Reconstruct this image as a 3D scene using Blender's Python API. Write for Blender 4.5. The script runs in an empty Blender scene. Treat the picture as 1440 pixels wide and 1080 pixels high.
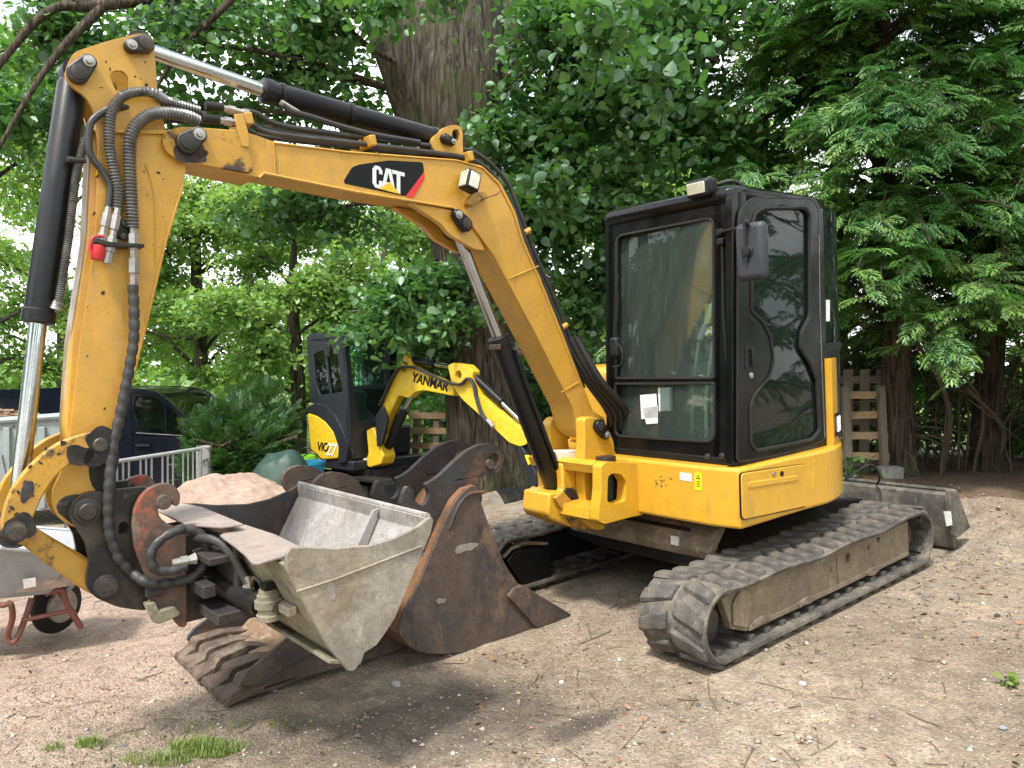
import bpy, bmesh, math, random
import numpy as np
from mathutils import Vector, Matrix
from mathutils.geometry import tessellate_polygon

S = bpy.context.scene
COL = S.collection
R = math.radians
random.seed(7)
rng = np.random.default_rng(11)

# ------------------------------------------------------------------ camera, sky, sun, exposure
cam = bpy.data.objects.new('camera', bpy.data.cameras.new('camera'))
COL.objects.link(cam)
cam.location = (0, 0, 1.47)
cam.rotation_euler = (R(90 - 0.677), 0, 0)
cam.data.sensor_width = 36
cam.data.lens = 27.5
cam.data.clip_start = 0.05
cam.data.clip_end = 500
S.camera = cam

SUN_DIR = Vector((-0.26, -0.46, 0.85)).normalized()      # towards the sun
world = bpy.data.worlds.new('World')
S.world = world
world.use_nodes = True
wn = world.node_tree
wn.nodes.clear()
wo = wn.nodes.new('ShaderNodeOutputWorld')
wb = wn.nodes.new('ShaderNodeBackground')
sky = wn.nodes.new('ShaderNodeTexSky')
sky.sky_type = 'NISHITA'
sky.sun_disc = False
sky.sun_elevation = math.asin(SUN_DIR.z)
sky.sun_rotation = math.atan2(SUN_DIR.x, SUN_DIR.y)
sky.air_density = 1.0
sky.dust_density = 1.5
wtc = wn.nodes.new('ShaderNodeTexCoord')
wno = wn.nodes.new('ShaderNodeTexNoise')
wno.inputs['Scale'].default_value = 2.6
wno.inputs['Detail'].default_value = 6
wrp = wn.nodes.new('ShaderNodeValToRGB')
wrp.color_ramp.elements[0].position = 0.36
wrp.color_ramp.elements[1].position = 0.56
wmx = wn.nodes.new('ShaderNodeMix')
wmx.data_type = 'RGBA'
wmx.inputs[7].default_value = (10.5, 10.6, 10.8, 1)     # sunlit cloud
wn.links.new(wtc.outputs['Generated'], wno.inputs['Vector'])
wn.links.new(wno.outputs['Fac'], wrp.inputs['Fac'])
wn.links.new(wrp.outputs['Color'], wmx.inputs[0])
wn.links.new(sky.outputs['Color'], wmx.inputs[6])
wn.links.new(wmx.outputs[2], wb.inputs['Color'])
wb.inputs['Strength'].default_value = 0.14
wn.links.new(wb.outputs[0], wo.inputs['Surface'])

sun = bpy.data.objects.new('sun', bpy.data.lights.new('sun', 'SUN'))
COL.objects.link(sun)
sun.data.energy = 2.7
sun.data.angle = R(7)
sun.data.color = (1.0, 0.95, 0.86)
sun.rotation_euler = SUN_DIR.to_track_quat('Z', 'Y').to_euler()

S.view_settings.view_transform = 'Standard'
S.view_settings.look = 'None'
S.view_settings.exposure = 0.98
S.view_settings.gamma = 1
S.view_settings.use_curve_mapping = False
S.render.engine = 'CYCLES'
S.cycles.use_denoising = True
S.cycles.max_bounces = 7
S.cycles.transparent_max_bounces = 12
S.cycles.transmission_bounces = 4
S.cycles.caustics_reflective = False
S.cycles.caustics_refractive = False

# ------------------------------------------------------------------ materials
def nt(name):
    m = bpy.data.materials.new(name)
    m.use_nodes = True
    t = m.node_tree
    return m, t, t.nodes['Principled BSDF'], t.nodes['Material Output']

def c4(c): return (c[0], c[1], c[2], 1)

def noise(t, vec, scale, detail=5, rough=0.55, dist=0.0):
    n = t.nodes.new('ShaderNodeTexNoise')
    n.inputs['Scale'].default_value = scale
    n.inputs['Detail'].default_value = detail
    n.inputs['Roughness'].default_value = rough
    n.inputs['Distortion'].default_value = dist
    t.links.new(vec, n.inputs['Vector'])
    return n.outputs['Fac']

def ramp(t, fac, stops):
    r = t.nodes.new('ShaderNodeValToRGB')
    e = r.color_ramp.elements
    while len(e) < len(stops): e.new(0.5)
    for k, (p, c) in enumerate(stops):
        e[k].position = p
        e[k].color = c4(c) if not isinstance(c, (int, float)) else (c, c, c, 1)
    t.links.new(fac, r.inputs['Fac'])
    return r.outputs['Color']

def mix(t, fac, a, b, mode='MIX'):
    n = t.nodes.new('ShaderNodeMix')
    n.data_type = 'RGBA'
    n.blend_type = mode
    for sock, v in ((0, fac), (6, a), (7, b)):
        if hasattr(v, 'is_linked'): t.links.new(v, n.inputs[sock])
        elif sock == 0: n.inputs[0].default_value = v
        else: n.inputs[sock].default_value = c4(v)
    return n.outputs[2]

def bump(t, b, h, strength, dist=0.01):
    n = t.nodes.new('ShaderNodeBump')
    n.inputs['Strength'].default_value = strength
    n.inputs['Distance'].default_value = dist
    t.links.new(h, n.inputs['Height'])
    t.links.new(n.outputs['Normal'], b.inputs['Normal'])

def worn(name, base, rough=0.5, metal=0.0, var=0.12, layers=(), bump_s=0.15, bump_scale=40, stretch=None, coat=0.0, grain=0.14, spec=0.5):
    """base colour with soft variation; layers = (colour, scale, lo, hi, amount) spots of dirt, rust or bare metal."""
    m, t, b, o = nt(name)
    tc = t.nodes.new('ShaderNodeTexCoord')
    v = tc.outputs['Object']
    if stretch:
        mp = t.nodes.new('ShaderNodeMapping')
        mp.inputs['Scale'].default_value = stretch
        t.links.new(v, mp.inputs['Vector'])
        vs = mp.outputs['Vector']
    else: vs = v
    col = mix(t, noise(t, v, 1.7, 4), [x * (1 - var) for x in base], [min(1, x * (1 + var)) for x in base])
    rfac = None
    for k, (lc, sc, lo, hi, amt) in enumerate(layers):
        f = ramp(t, noise(t, vs, sc, 9, 0.68, 0.15), [(lo, 0.0), (hi, amt)])
        col = mix(t, f, col, lc)
        rfac = f
    col = mix(t, 1.0, col, ramp(t, noise(t, v, 13, 9, 0.72), [(0.3, 1 - grain), (0.5, 1.0), (0.7, min(1.9, 1 + grain))]), 'MULTIPLY')
    col = mix(t, 1.0, col, ramp(t, noise(t, v, 110, 4, 0.7), [(0.3, 1 - grain * 0.8), (0.7, 1 + grain * 0.8)]), 'MULTIPLY')
    t.links.new(col, b.inputs['Base Color'])
    rr = ramp(t, noise(t, v, 6, 6), [(0.3, max(0.02, rough - 0.1)), (0.7, min(1, rough + 0.14))])
    t.links.new(rr, b.inputs['Roughness'])
    b.inputs['Metallic'].default_value = metal
    b.inputs['Specular IOR Level'].default_value = spec
    if coat: b.inputs['Coat Weight'].default_value = coat
    if bump_s: bump(t, b, noise(t, v, bump_scale, 6, 0.6), bump_s, 0.004)
    return m

def leafmat(name, cols, trans=0.4, tcol=(0.16, 0.30, 0.03), gloss=0.10):
    m = bpy.data.materials.new(name)
    m.use_nodes = True
    t = m.node_tree
    t.nodes.clear()
    o = t.nodes.new('ShaderNodeOutputMaterial')
    g = t.nodes.new('ShaderNodeNewGeometry')
    tc = t.nodes.new('ShaderNodeTexCoord')
    n = len(cols)
    c = ramp(t, g.outputs['Random Per Island'], [((k + 0.5) / n, cc) for k, cc in enumerate(cols)])
    big = noise(t, tc.outputs['Object'], 0.9, 2)
    c2 = mix(t, ramp(t, big, [(0.35, 0.0), (0.65, 0.55)]), c, [x * 1.45 for x in cols[-1]])
    d = t.nodes.new('ShaderNodeBsdfDiffuse')
    t.links.new(c2, d.inputs['Color'])
    tr = t.nodes.new('ShaderNodeBsdfTranslucent')
    tr.inputs['Color'].default_value = c4(tcol)
    gl = t.nodes.new('ShaderNodeBsdfGlossy')
    gl.inputs['Roughness'].default_value = 0.5
    gl.inputs['Color'].default_value = (0.75, 0.85, 0.8, 1)
    m1 = t.nodes.new('ShaderNodeMixShader'); m1.inputs[0].default_value = trans
    m2 = t.nodes.new('ShaderNodeMixShader'); m2.inputs[0].default_value = gloss
    t.links.new(d.outputs[0], m1.inputs[1]); t.links.new(tr.outputs[0], m1.inputs[2])
    t.links.new(m1.outputs[0], m2.inputs[1]); t.links.new(gl.outputs[0], m2.inputs[2])
    t.links.new(m2.outputs[0], o.inputs['Surface'])
    return m

def glassmat(name, tint, dust_sheen=0.05, rough=0.02, streaks=True, ior=1.5):
    m = bpy.data.materials.new(name)
    m.use_nodes = True
    t = m.node_tree
    t.nodes.clear()
    o = t.nodes.new('ShaderNodeOutputMaterial')
    tr = t.nodes.new('ShaderNodeBsdfTransparent'); tr.inputs['Color'].default_value = c4(tint)
    gl = t.nodes.new('ShaderNodeBsdfGlossy'); gl.inputs['Roughness'].default_value = rough
    fr = t.nodes.new('ShaderNodeFresnel'); fr.inputs['IOR'].default_value = ior
    df = t.nodes.new('ShaderNodeBsdfDiffuse'); df.inputs['Color'].default_value = (0.30, 0.39, 0.35, 1)  # thin film: dust, plus pale green painted in for reflected trees and sky
    a = t.nodes.new('ShaderNodeMixShader'); b = t.nodes.new('ShaderNodeMixShader')
    t.links.new(fr.outputs[0], a.inputs[0])
    t.links.new(tr.outputs[0], a.inputs[1]); t.links.new(gl.outputs[0], a.inputs[2])
    tc = t.nodes.new('ShaderNodeTexCoord')
    mp = t.nodes.new('ShaderNodeMapping')
    mp.inputs['Scale'].default_value = (14, 14, 1.2) if streaks else (6, 6, 6)
    t.links.new(tc.outputs['Object'], mp.inputs['Vector'])
    f = ramp(t, noise(t, mp.outputs['Vector'], 3, 6), [(0.35, dust_sheen * 0.75), (0.75, dust_sheen * 1.5)])
    t.links.new(f, b.inputs[0])
    t.links.new(a.outputs[0], b.inputs[1]); t.links.new(df.outputs[0], b.inputs[2])
    t.links.new(b.outputs[0], o.inputs['Surface'])
    return m

def plain(name, c, rough=0.5, metal=0.0): return worn(name, c, rough, metal, 0.06, (), 0.05, 60)

DIRT = (0.17, 0.125, 0.085)
M = {}
M['yellow'] = worn('yellow_paint', (0.56, 0.305, 0.040), 0.38, 0, 0.10, [((0.37, 0.22, 0.07), 1.6, 0.44, 0.70, 0.7), ((0.30, 0.185, 0.07), 7.0, 0.58, 0.74, 0.4), ((0.13, 0.085, 0.05), 9.0, 0.62, 0.72, 0.55)], 0.06, 25, stretch=(2.2, 2.2, 0.6), coat=0.08, grain=0.11)
M['yellow_worn'] = worn('worn_yellow_paint', (0.50, 0.27, 0.034), 0.5, 0, 0.12, [((0.28, 0.165, 0.06), 3.5, 0.45, 0.75, 0.7), ((0.030, 0.024, 0.020), 6.0, 0.545, 0.62, 0.94)], 0.3, 25, grain=0.12)
M['body_yellow'] = worn('body_yellow_paint', (0.62, 0.345, 0.028), 0.33, 0, 0.06, [((0.44, 0.255, 0.055), 1.8, 0.5, 0.8, 0.5), ((0.26, 0.175, 0.085), 5.0, 0.58, 0.72, 0.5)], 0.03, 18, stretch=(2.6, 2.6, 0.5), coat=0.2, grain=0.09)
M['lemon'] = worn('lemon_yellow_paint', (0.74, 0.49, 0.024), 0.38, 0, 0.06,
    [((0.20, 0.13, 0.05), 4.0, 0.62, 0.72, 0.7)], 0.04, 20, coat=0.2)
M['cab_black'] = worn('gloss_black_paint', (0.0045, 0.005, 0.006), 0.20, 0, 0.2, [((0.03, 0.028, 0.025), 2.2, 0.58, 0.9, 0.2)], 0.03, 30, coat=0.0, spec=0.30)
M['black'] = worn('black_paint', (0.0075, 0.008, 0.010), 0.36, 0, 0.2, [((0.06, 0.053, 0.044), 5.0, 0.55, 0.8, 0.3)], 0.10, 40, grain=0.25, spec=0.35)
M['grime'] = worn('grimy_black_steel', (0.013, 0.0125, 0.012), 0.5, 0.2, 0.2, [((0.070, 0.054, 0.040), 3.0, 0.46, 0.62, 0.75), ((0.17, 0.165, 0.15), 10.0, 0.60, 0.68, 0.6)], 0.45, 45, grain=0.4)
M['hose'] = worn('hose_rubber', (0.030, 0.030, 0.031), 0.5, 0, 0.15, [((0.12, 0.105, 0.085), 9, 0.5, 0.8, 0.5)], 0.2, 80, grain=0.3)
M['spring'] = worn('hose_guard', (0.20, 0.20, 0.20), 0.32, 0.6, 0.15, [((0.03, 0.028, 0.026), 9, 0.5, 0.75, 0.6)], 0.1, 80, grain=0.3)
M['chrome'] = worn('chrome_rod', (0.46, 0.48, 0.50), 0.14, 1.0, 0.03, [((0.24, 0.23, 0.21), 6, 0.55, 0.75, 0.5)], 0.02, 60)
M['steel'] = worn('bare_steel', (0.40, 0.39, 0.37), 0.42, 0.7, 0.1, [((0.16, 0.11, 0.08), 8, 0.52, 0.7, 0.7)], 0.25, 50)
M['pin'] = worn('greasy_pin_steel', (0.040, 0.037, 0.034), 0.45, 0.4, 0.15, [((0.24, 0.19, 0.14), 7, 0.5, 0.72, 0.6)], 0.35, 60)
M['rust'] = worn('rusty_steel', (0.092, 0.066, 0.052), 0.75, 0.05, 0.2, [((0.034, 0.033, 0.036), 2.6, 0.47, 0.58, 0.85), ((0.20, 0.125, 0.08), 4.5, 0.53, 0.64, 0.7), ((0.05, 0.037, 0.032), 14, 0.54, 0.66, 0.6), ((0.30, 0.26, 0.22), 9.0, 0.665, 0.70, 0.6)], 0.5, 60, stretch=(1, 1, 0.55), grain=0.3)
M['rust_dark'] = worn('dark_rusty_steel', (0.040, 0.034, 0.034), 0.65, 0.15, 0.2, [((0.17, 0.085, 0.048), 4.0, 0.52, 0.62, 0.75), ((0.04, 0.052, 0.065), 3.0, 0.53, 0.62, 0.6), ((0.20, 0.17, 0.14), 12, 0.62, 0.68, 0.5)], 0.5, 60, grain=0.35)
M['muddy_rust'] = worn('muddy_rust', (0.085, 0.058, 0.044), 0.85, 0, 0.2, [((0.19, 0.15, 0.115), 6, 0.50, 0.6, 0.7), ((0.05, 0.04, 0.035), 9, 0.53, 0.63, 0.8)], 0.7, 40, grain=0.35)
M['rust_inside'] = worn('bright_rust', (0.20, 0.10, 0.045), 0.8, 0, 0.2, [((0.09, 0.052, 0.035), 5, 0.48, 0.62, 0.8)], 0.4, 60, grain=0.3)
M['red_rust'] = worn('chipped_red_paint', (0.115, 0.070, 0.052), 0.7, 0.05, 0.15, [((0.34, 0.075, 0.045), 4.0, 0.545, 0.60, 0.85), ((0.07, 0.058, 0.048), 7.0, 0.52, 0.62, 0.85), ((0.22, 0.17, 0.13), 10.0, 0.58, 0.66, 0.5)], 0.45, 50, grain=0.3)
M['mud'] = worn('mud_dusted_steel', (0.225, 0.203, 0.170), 0.85, 0, 0.12, [((0.33, 0.31, 0.27), 3.0, 0.48, 0.62, 0.7), ((0.17, 0.13, 0.095), 5.0, 0.53, 0.64, 0.75), ((0.31, 0.24, 0.15), 1.8, 0.53, 0.66, 0.45), ((0.48, 0.46, 0.41), 12, 0.62, 0.70, 0.6)], 0.6, 45, grain=0.25)
M['mud_green'] = worn('algae_dusted_steel', (0.185, 0.172, 0.122), 0.85, 0, 0.12, [((0.32, 0.29, 0.21), 4.0, 0.48, 0.62, 0.7), ((0.10, 0.08, 0.058), 6.0, 0.52, 0.63, 0.8)], 0.6, 45, grain=0.3)
M['scoured'] = worn('scoured_steel', (0.33, 0.31, 0.30), 0.6, 0.15, 0.1, [((0.25, 0.20, 0.16), 2.5, 0.46, 0.62, 0.75), ((0.46, 0.45, 0.44), 5.0, 0.52, 0.64, 0.6), ((0.15, 0.11, 0.085), 13, 0.58, 0.66, 0.7)], 0.45, 55, grain=0.28)
M['brown_plate'] = worn('brown_dusty_plate', (0.26, 0.215, 0.19), 0.7, 0, 0.12,
    [((0.40, 0.37, 0.34), 4.0, 0.5, 0.7, 0.6), ((0.14, 0.10, 0.08), 7.0, 0.58, 0.7, 0.6)], 0.3, 45)
M['rubber'] = worn('track_rubber', (0.070, 0.065, 0.061), 0.8, 0, 0.15, [((0.20, 0.172, 0.138), 3.2, 0.44, 0.62, 0.75), ((0.035, 0.033, 0.032), 9.0, 0.52, 0.64, 0.7), ((0.26, 0.225, 0.18), 16, 0.60, 0.68, 0.6)], 0.6, 60, grain=0.35)
M['rubber_dark'] = worn('dark_rubber', (0.016, 0.016, 0.016), 0.6, 0, 0.15, [((0.07, 0.06, 0.05), 4, 0.52, 0.8, 0.35)], 0.3, 50, spec=0.35)
M['dusty_frame'] = worn('dust_caked_frame', (0.21, 0.168, 0.115), 0.88, 0, 0.12, [((0.09, 0.075, 0.06), 2.2, 0.47, 0.66, 0.6), ((0.30, 0.245, 0.17), 7.0, 0.50, 0.66, 0.55), ((0.10, 0.08, 0.06), 22, 0.56, 0.66, 0.5)], 0.6, 40, grain=0.3)
M['caked_soil'] = worn('caked_soil', (0.165, 0.13, 0.098), 0.95, 0, 0.2, [((0.28, 0.225, 0.175), 9, 0.48, 0.6, 0.7)], 1.0, 30, grain=0.4)
M['galv'] = worn('galvanised_sheet', (0.30, 0.32, 0.335), 0.5, 0.4, 0.08, [((0.33, 0.34, 0.34), 6, 0.5, 0.7, 0.6)], 0.1, 40)
M['galv_bar'] = worn('galvanised_bar', (0.50, 0.51, 0.52), 0.5, 0.35, 0.06, [((0.36, 0.35, 0.34), 8, 0.5, 0.7, 0.5)], 0.1, 40)
M['barrow_leg'] = worn('red_brown_tube', (0.16, 0.055, 0.042), 0.5, 0, 0.1, [((0.15, 0.10, 0.07), 9, 0.52, 0.66, 0.7)], 0.2, 50)
M['trailer_grey'] = worn('grey_green_steel', (0.27, 0.315, 0.315), 0.55, 0.1, 0.1, [((0.19, 0.20, 0.19), 3, 0.5, 0.75, 0.5)], 0.1, 30)
M['van_black'] = worn('van_black_paint', (0.006, 0.008, 0.016), 0.10, 0, 0.2, [((0.02, 0.02, 0.02), 2, 0.6, 0.9, 0.3)], 0.0, 30, coat=0.2, spec=0.4)
M['stone'] = worn('granite', (0.30, 0.30, 0.285), 0.85, 0, 0.1, [((0.15, 0.15, 0.14), 18, 0.5, 0.62, 0.7), ((0.24, 0.28, 0.17), 3, 0.54, 0.7, 0.5)], 0.6, 60)
M['wood'] = worn('weathered_wood', (0.46, 0.32, 0.19), 0.8, 0, 0.15, [((0.20, 0.135, 0.085), 5, 0.48, 0.7, 0.7)], 0.3, 60, stretch=(3, 3, 14))
M['wood_grey'] = worn('grey_wood', (0.22, 0.185, 0.145), 0.85, 0, 0.15, [((0.12, 0.095, 0.075), 5, 0.48, 0.7, 0.7)], 0.3, 60, stretch=(14, 14, 2))
M['tarp'] = worn('green_tarpaulin', (0.010, 0.040, 0.030), 0.5, 0, 0.15, [((0.025, 0.065, 0.050), 6, 0.5, 0.7, 0.5)], 0.3, 20)
M['blue_plastic'] = plain('blue_plastic', (0.02, 0.22, 0.40), 0.4)
M['lime_plastic'] = plain('lime_plastic', (0.22, 0.55, 0.03), 0.4)
M['plastic_black'] = worn('black_plastic', (0.011, 0.012, 0.013), 0.48, 0, 0.15, [((0.06, 0.056, 0.052), 6, 0.55, 0.8, 0.25)], 0.15, 70, spec=0.35)
M['charcoal'] = worn('charcoal_plastic', (0.017, 0.0195, 0.025), 0.42, 0, 0.12, [((0.07, 0.066, 0.06), 5, 0.53, 0.8, 0.25)], 0.08, 50, spec=0.35)
M['mirror_grey'] = worn('grey_black_plastic', (0.036, 0.040, 0.047), 0.42, 0, 0.12, [((0.08, 0.08, 0.075), 5, 0.55, 0.8, 0.25)], 0.08, 50, spec=0.4)
M['interior'] = plain('cab_interior_grey', (0.30, 0.325, 0.32), 0.6)
M['interior_light'] = plain('cab_interior_light', (0.55, 0.59, 0.58), 0.6)
M['seat'] = plain('seat_fabric', (0.085, 0.090, 0.095), 0.85)
M['white'] = worn('white_sticker', (0.72, 0.73, 0.72), 0.5, 0, 0.05, [((0.45, 0.44, 0.42), 12, 0.56, 0.7, 0.5)], 0.02, 50)
M['paper'] = plain('paper', (0.68, 0.72, 0.72), 0.7)
M['red'] = plain('red_vinyl', (0.62, 0.025, 0.03), 0.4)
M['red_cap'] = plain('red_dust_cap', (0.55, 0.03, 0.03), 0.4)
M['vinyl_black'] = worn('black_vinyl', (0.005, 0.0055, 0.007), 0.35, 0, 0.06, (), 0.02, 60, spec=0.25)
M['vinyl_yellow'] = plain('yellow_vinyl', (0.78, 0.47, 0.02), 0.4)
M['warn_yellow'] = plain('warning_yellow', (0.75, 0.68, 0.02), 0.4)
M['lamp'] = worn('lamp_lens', (0.62, 0.62, 0.52), 0.12, 0.3, 0.1, [((0.40, 0.39, 0.30), 10, 0.5, 0.7, 0.6)], 0.2, 60)
M['glass'] = glassmat('cab_glass', (0.88, 0.97, 0.93), 0.08, ior=1.5)  # film raised here to paint in the pale reflection on the windscreen
M['door_glass'] = glassmat('tinted_door_glass', (0.70, 0.90, 0.83), 0.026, ior=1.38)
M['far_glass'] = glassmat('far_glass', (0.82, 0.90, 0.87), 0.01, streaks=False)
M['sand'] = worn('reddish_sand', (0.34, 0.245, 0.19), 0.95, 0, 0.08, [((0.25, 0.175, 0.13), 4, 0.46, 0.62, 0.7), ((0.44, 0.35, 0.28), 30, 0.52, 0.66, 0.6)], 0.9, 45, grain=0.25)
M['rubble'] = worn('bark_rubble', (0.20, 0.13, 0.08), 0.95, 0, 0.3, [((0.33, 0.26, 0.17), 14, 0.5, 0.6, 0.8)], 0.5, 45)

# bark: vertical ridges
def barkmat(name, c0, c1, sc, strength):
    m, t, b, o = nt(name)
    tc = t.nodes.new('ShaderNodeTexCoord')
    mp = t.nodes.new('ShaderNodeMapping')
    mp.inputs['Scale'].default_value = (sc, sc, sc * 0.09)
    t.links.new(tc.outputs['Object'], mp.inputs['Vector'])
    n = noise(t, mp.outputs['Vector'], 1.0, 8, 0.6, 0.6)
    big = noise(t, tc.outputs['Object'], 1.3, 4)
    col = ramp(t, n, [(0.38, [x * 0.22 for x in c0]), (0.5, c0), (0.64, c1)])
    col = mix(t, ramp(t, big, [(0.48, 0.0), (0.68, 0.55)]), col, (0.085, 0.095, 0.04))
    t.links.new(col, b.inputs['Base Color'])
    b.inputs['Roughness'].default_value = 0.92
    bump(t, b, n, 1.0, 0.08)
    return m
M['bark'] = barkmat('linden_bark', (0.064, 0.052, 0.036), (0.140, 0.117, 0.084), 22, 1)
M['bark_dark'] = barkmat('dark_bark', (0.070, 0.050, 0.035), (0.15, 0.11, 0.075), 26, 1)
M['twig'] = plain('twig_wood', (0.135, 0.105, 0.08), 0.9)

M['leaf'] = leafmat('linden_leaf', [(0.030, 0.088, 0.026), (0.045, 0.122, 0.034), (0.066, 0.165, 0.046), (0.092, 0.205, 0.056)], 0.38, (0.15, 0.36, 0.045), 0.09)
M['leaf_far'] = leafmat('sunlit_leaf', [(0.085, 0.195, 0.055), (0.125, 0.25, 0.062), (0.175, 0.31, 0.070), (0.22, 0.36, 0.075)], 0.42, (0.38, 0.58, 0.09), 0.06)  # leaf colours lightened so the far trees look sunlit
M['spray'] = leafmat('conifer_spray', [(0.032, 0.125, 0.046), (0.046, 0.165, 0.058), (0.064, 0.205, 0.066), (0.085, 0.235, 0.064), (0.21, 0.31, 0.06)], 0.30, (0.13, 0.38, 0.07), 0.08)
M['thuja'] = leafmat('thuja_spray', [(0.028, 0.075, 0.026), (0.042, 0.105, 0.032), (0.062, 0.14, 0.040)], 0.28, (0.12, 0.26, 0.04), 0.05)
M['grass'] = leafmat('grass_blade', [(0.08, 0.16, 0.025), (0.13, 0.22, 0.035), (0.24, 0.27, 0.08)], 0.4, (0.25, 0.40, 0.06), 0.04)

# ------------------------------------------------------------------ mesh building
OFF = {}
def link(o, parent=None):
    COL.objects.link(o)
    if parent is not None: o.parent = parent
    return o

class MB:
    def __init__(self): self.v, self.f = [], []
    def add(self, vs, fs):
        n = len(self.v)
        self.v += [tuple(p) for p in vs]
        self.f += [tuple(i + n for i in f) for f in fs]
        return self
    def slab(self, poly, f0, f1, holes=()):
        n = len(poly)
        loops = [list(poly)] + [list(h) for h in holes]
        flat = [p for l in loops for p in l]
        N = len(flat)
        vs = [f0(*p) for p in flat] + [f1(*p) for p in flat]
        fs = []
        if holes:
            tris = tessellate_polygon([[Vector((p[0], p[1], 0)) for p in l] for l in loops])
            fs += [tuple(t) for t in tris] + [tuple(i + N for i in reversed(t)) for t in tris]
        else:
            fs += [tuple(range(n)), tuple(N + i for i in reversed(range(n)))]
        s = 0
        for l in loops:
            k = len(l)
            for i in range(k):
                a, b = s + i, s + (i + 1) % k
                fs.append((a, b, b + N, a + N))
            s += k
        return self.add(vs, fs)
    def pb(self, poly, b0, b1, holes=()):      # outline in (a, z), thickness along b
        return self.slab(poly, lambda u, w: (u, b0, w), lambda u, w: (u, b1, w), holes)
    def pz(self, poly, z0, z1, holes=()):
        return self.slab(poly, lambda u, w: (u, w, z0), lambda u, w: (u, w, z1), holes)
    def pa(self, poly, a0, a1, holes=()):
        return self.slab(poly, lambda u, w: (a0, u, w), lambda u, w: (a1, u, w), holes)
    def box(self, c, s, rot=None):
        x, y, z = s[0] / 2, s[1] / 2, s[2] / 2
        P = [Vector((i, j, k)) for i in (-x, x) for j in (-y, y) for k in (-z, z)]
        if rot is not None: P = [rot @ p for p in P]
        return self.add([p + Vector(c) for p in P],
            [(0, 1, 3, 2), (4, 6, 7, 5), (0, 4, 5, 1), (2, 3, 7, 6), (0, 2, 6, 4), (1, 5, 7, 3)])
    def tube(self, pts, r, n=10, cap=True):
        pts = [Vector(p) for p in pts]
        rs = r if isinstance(r, (list, tuple)) else [r] * len(pts)
        T = []
        for i in range(len(pts)):
            d = pts[min(i + 1, len(pts) - 1)] - pts[max(i - 1, 0)]
            T.append(d.normalized() if d.length > 1e-9 else Vector((0, 0, 1)))
        ref = Vector((0, 0, 1)) if abs(T[0].z) < 0.9 else Vector((1, 0, 0))
        u = T[0].cross(ref).normalized()
        vs, fs = [], []
        for i, p in enumerate(pts):
            u = (u - T[i] * u.dot(T[i])).normalized()
            w = T[i].cross(u)
            for k in range(n):
                a = 2 * math.pi * k / n
                vs.append(p + (u * math.cos(a) + w * math.sin(a)) * rs[i])
        for i in range(len(pts) - 1):
            for k in range(n):
                k2 = (k + 1) % n
                fs.append((i * n + k, i * n + k2, (i + 1) * n + k2, (i + 1) * n + k))
        if cap:
            fs.append(tuple(reversed(range(n))))
            fs.append(tuple((len(pts) - 1) * n + k for k in range(n)))
        return self.add(vs, fs)
    def cyl(self, p, q, r, n=20): return self.tube([p, q], r, n)
    def lathe(self, p, axis, prof, n=24):       # prof = (distance along axis, radius)
        p, ax = Vector(p), Vector(axis).normalized()
        pts = [p + ax * h for h, r in prof]
        ref = Vector((0, 0, 1)) if abs(ax.z) < 0.9 else Vector((1, 0, 0))
        u = ax.cross(ref).normalized(); w = ax.cross(u)
        vs, fs = [], []
        for (h, r), c in zip(prof, pts):
            for k in range(n):
                a = 2 * math.pi * k / n
                vs.append(c + (u * math.cos(a) + w * math.sin(a)) * max(r, 1e-4))
        for i in range(len(prof) - 1):
            for k in range(n):
                k2 = (k + 1) % n
                fs.append((i * n + k, i * n + k2, (i + 1) * n + k2, (i + 1) * n + k))
        fs.append(tuple(reversed(range(n))))
        fs.append(tuple((len(prof) - 1) * n + k for k in range(n)))
        return self.add(vs, fs)
    def warp(self, fn):
        self.v = [tuple(fn(*p)) for p in self.v]
        return self
    def mesh(self, name, mat, off=(0, 0, 0), smooth=32, recalc=True):
        me = bpy.data.meshes.new(name)
        me.from_pydata([(p[0] - off[0], p[1] - off[1], p[2] - off[2]) for p in self.v], [], self.f)
        if recalc:
            bm = bmesh.new(); bm.from_mesh(me)
            bmesh.ops.recalc_face_normals(bm, faces=bm.faces)
            bm.to_mesh(me); bm.free()
        me.materials.append(mat)
        if smooth:
            me.polygons.foreach_set('use_smooth', [True] * len(me.polygons))
            me.set_sharp_from_angle(angle=R(smooth))
        return me
    def build(self, name, mat, parent=None, bevel=0.0, seg=2, smooth=32, kind=None, label=None):
        if isinstance(mat, str): mat = M[mat]
        off = OFF.get(parent.name, (0, 0, 0)) if parent is not None else (0, 0, 0)
        o = bpy.data.objects.new(name, self.mesh(name, mat, off, smooth))
        link(o, parent)
        if parent is not None: OFF[o.name] = off
        if bevel:
            b = o.modifiers.new('bevel', 'BEVEL')
            b.width = bevel; b.segments = seg; b.limit_method = 'ANGLE'; b.angle_limit = R(38)
            b.harden_normals = False
        if kind: o['kind'] = kind
        if label: o['label'] = label
        return o

def tag(o, label, cat, group=None, kind=None):
    o['label'] = label; o['category'] = cat
    if group: o['group'] = group
    if kind: o['kind'] = kind
    return o

def thing(name, label, cat, loc=(0, 0, 0), mat=None, off=(0, 0, 0), group=None):
    o = bpy.data.objects.new(name, None)
    o.empty_display_size = 0.2
    COL.objects.link(o)
    if mat is not None: o.matrix_world = mat @ Matrix.Translation(off)
    else: o.location = loc
    OFF[o.name] = off
    return tag(o, label, cat, group)

def copy_part(src, parent, matrix=None, name=None):
    o = src.copy()
    if name: o.name = name
    link(o, parent)
    if matrix is not None: o.matrix_local = matrix
    OFF[o.name] = OFF.get(src.name, (0, 0, 0))
    return o

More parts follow.
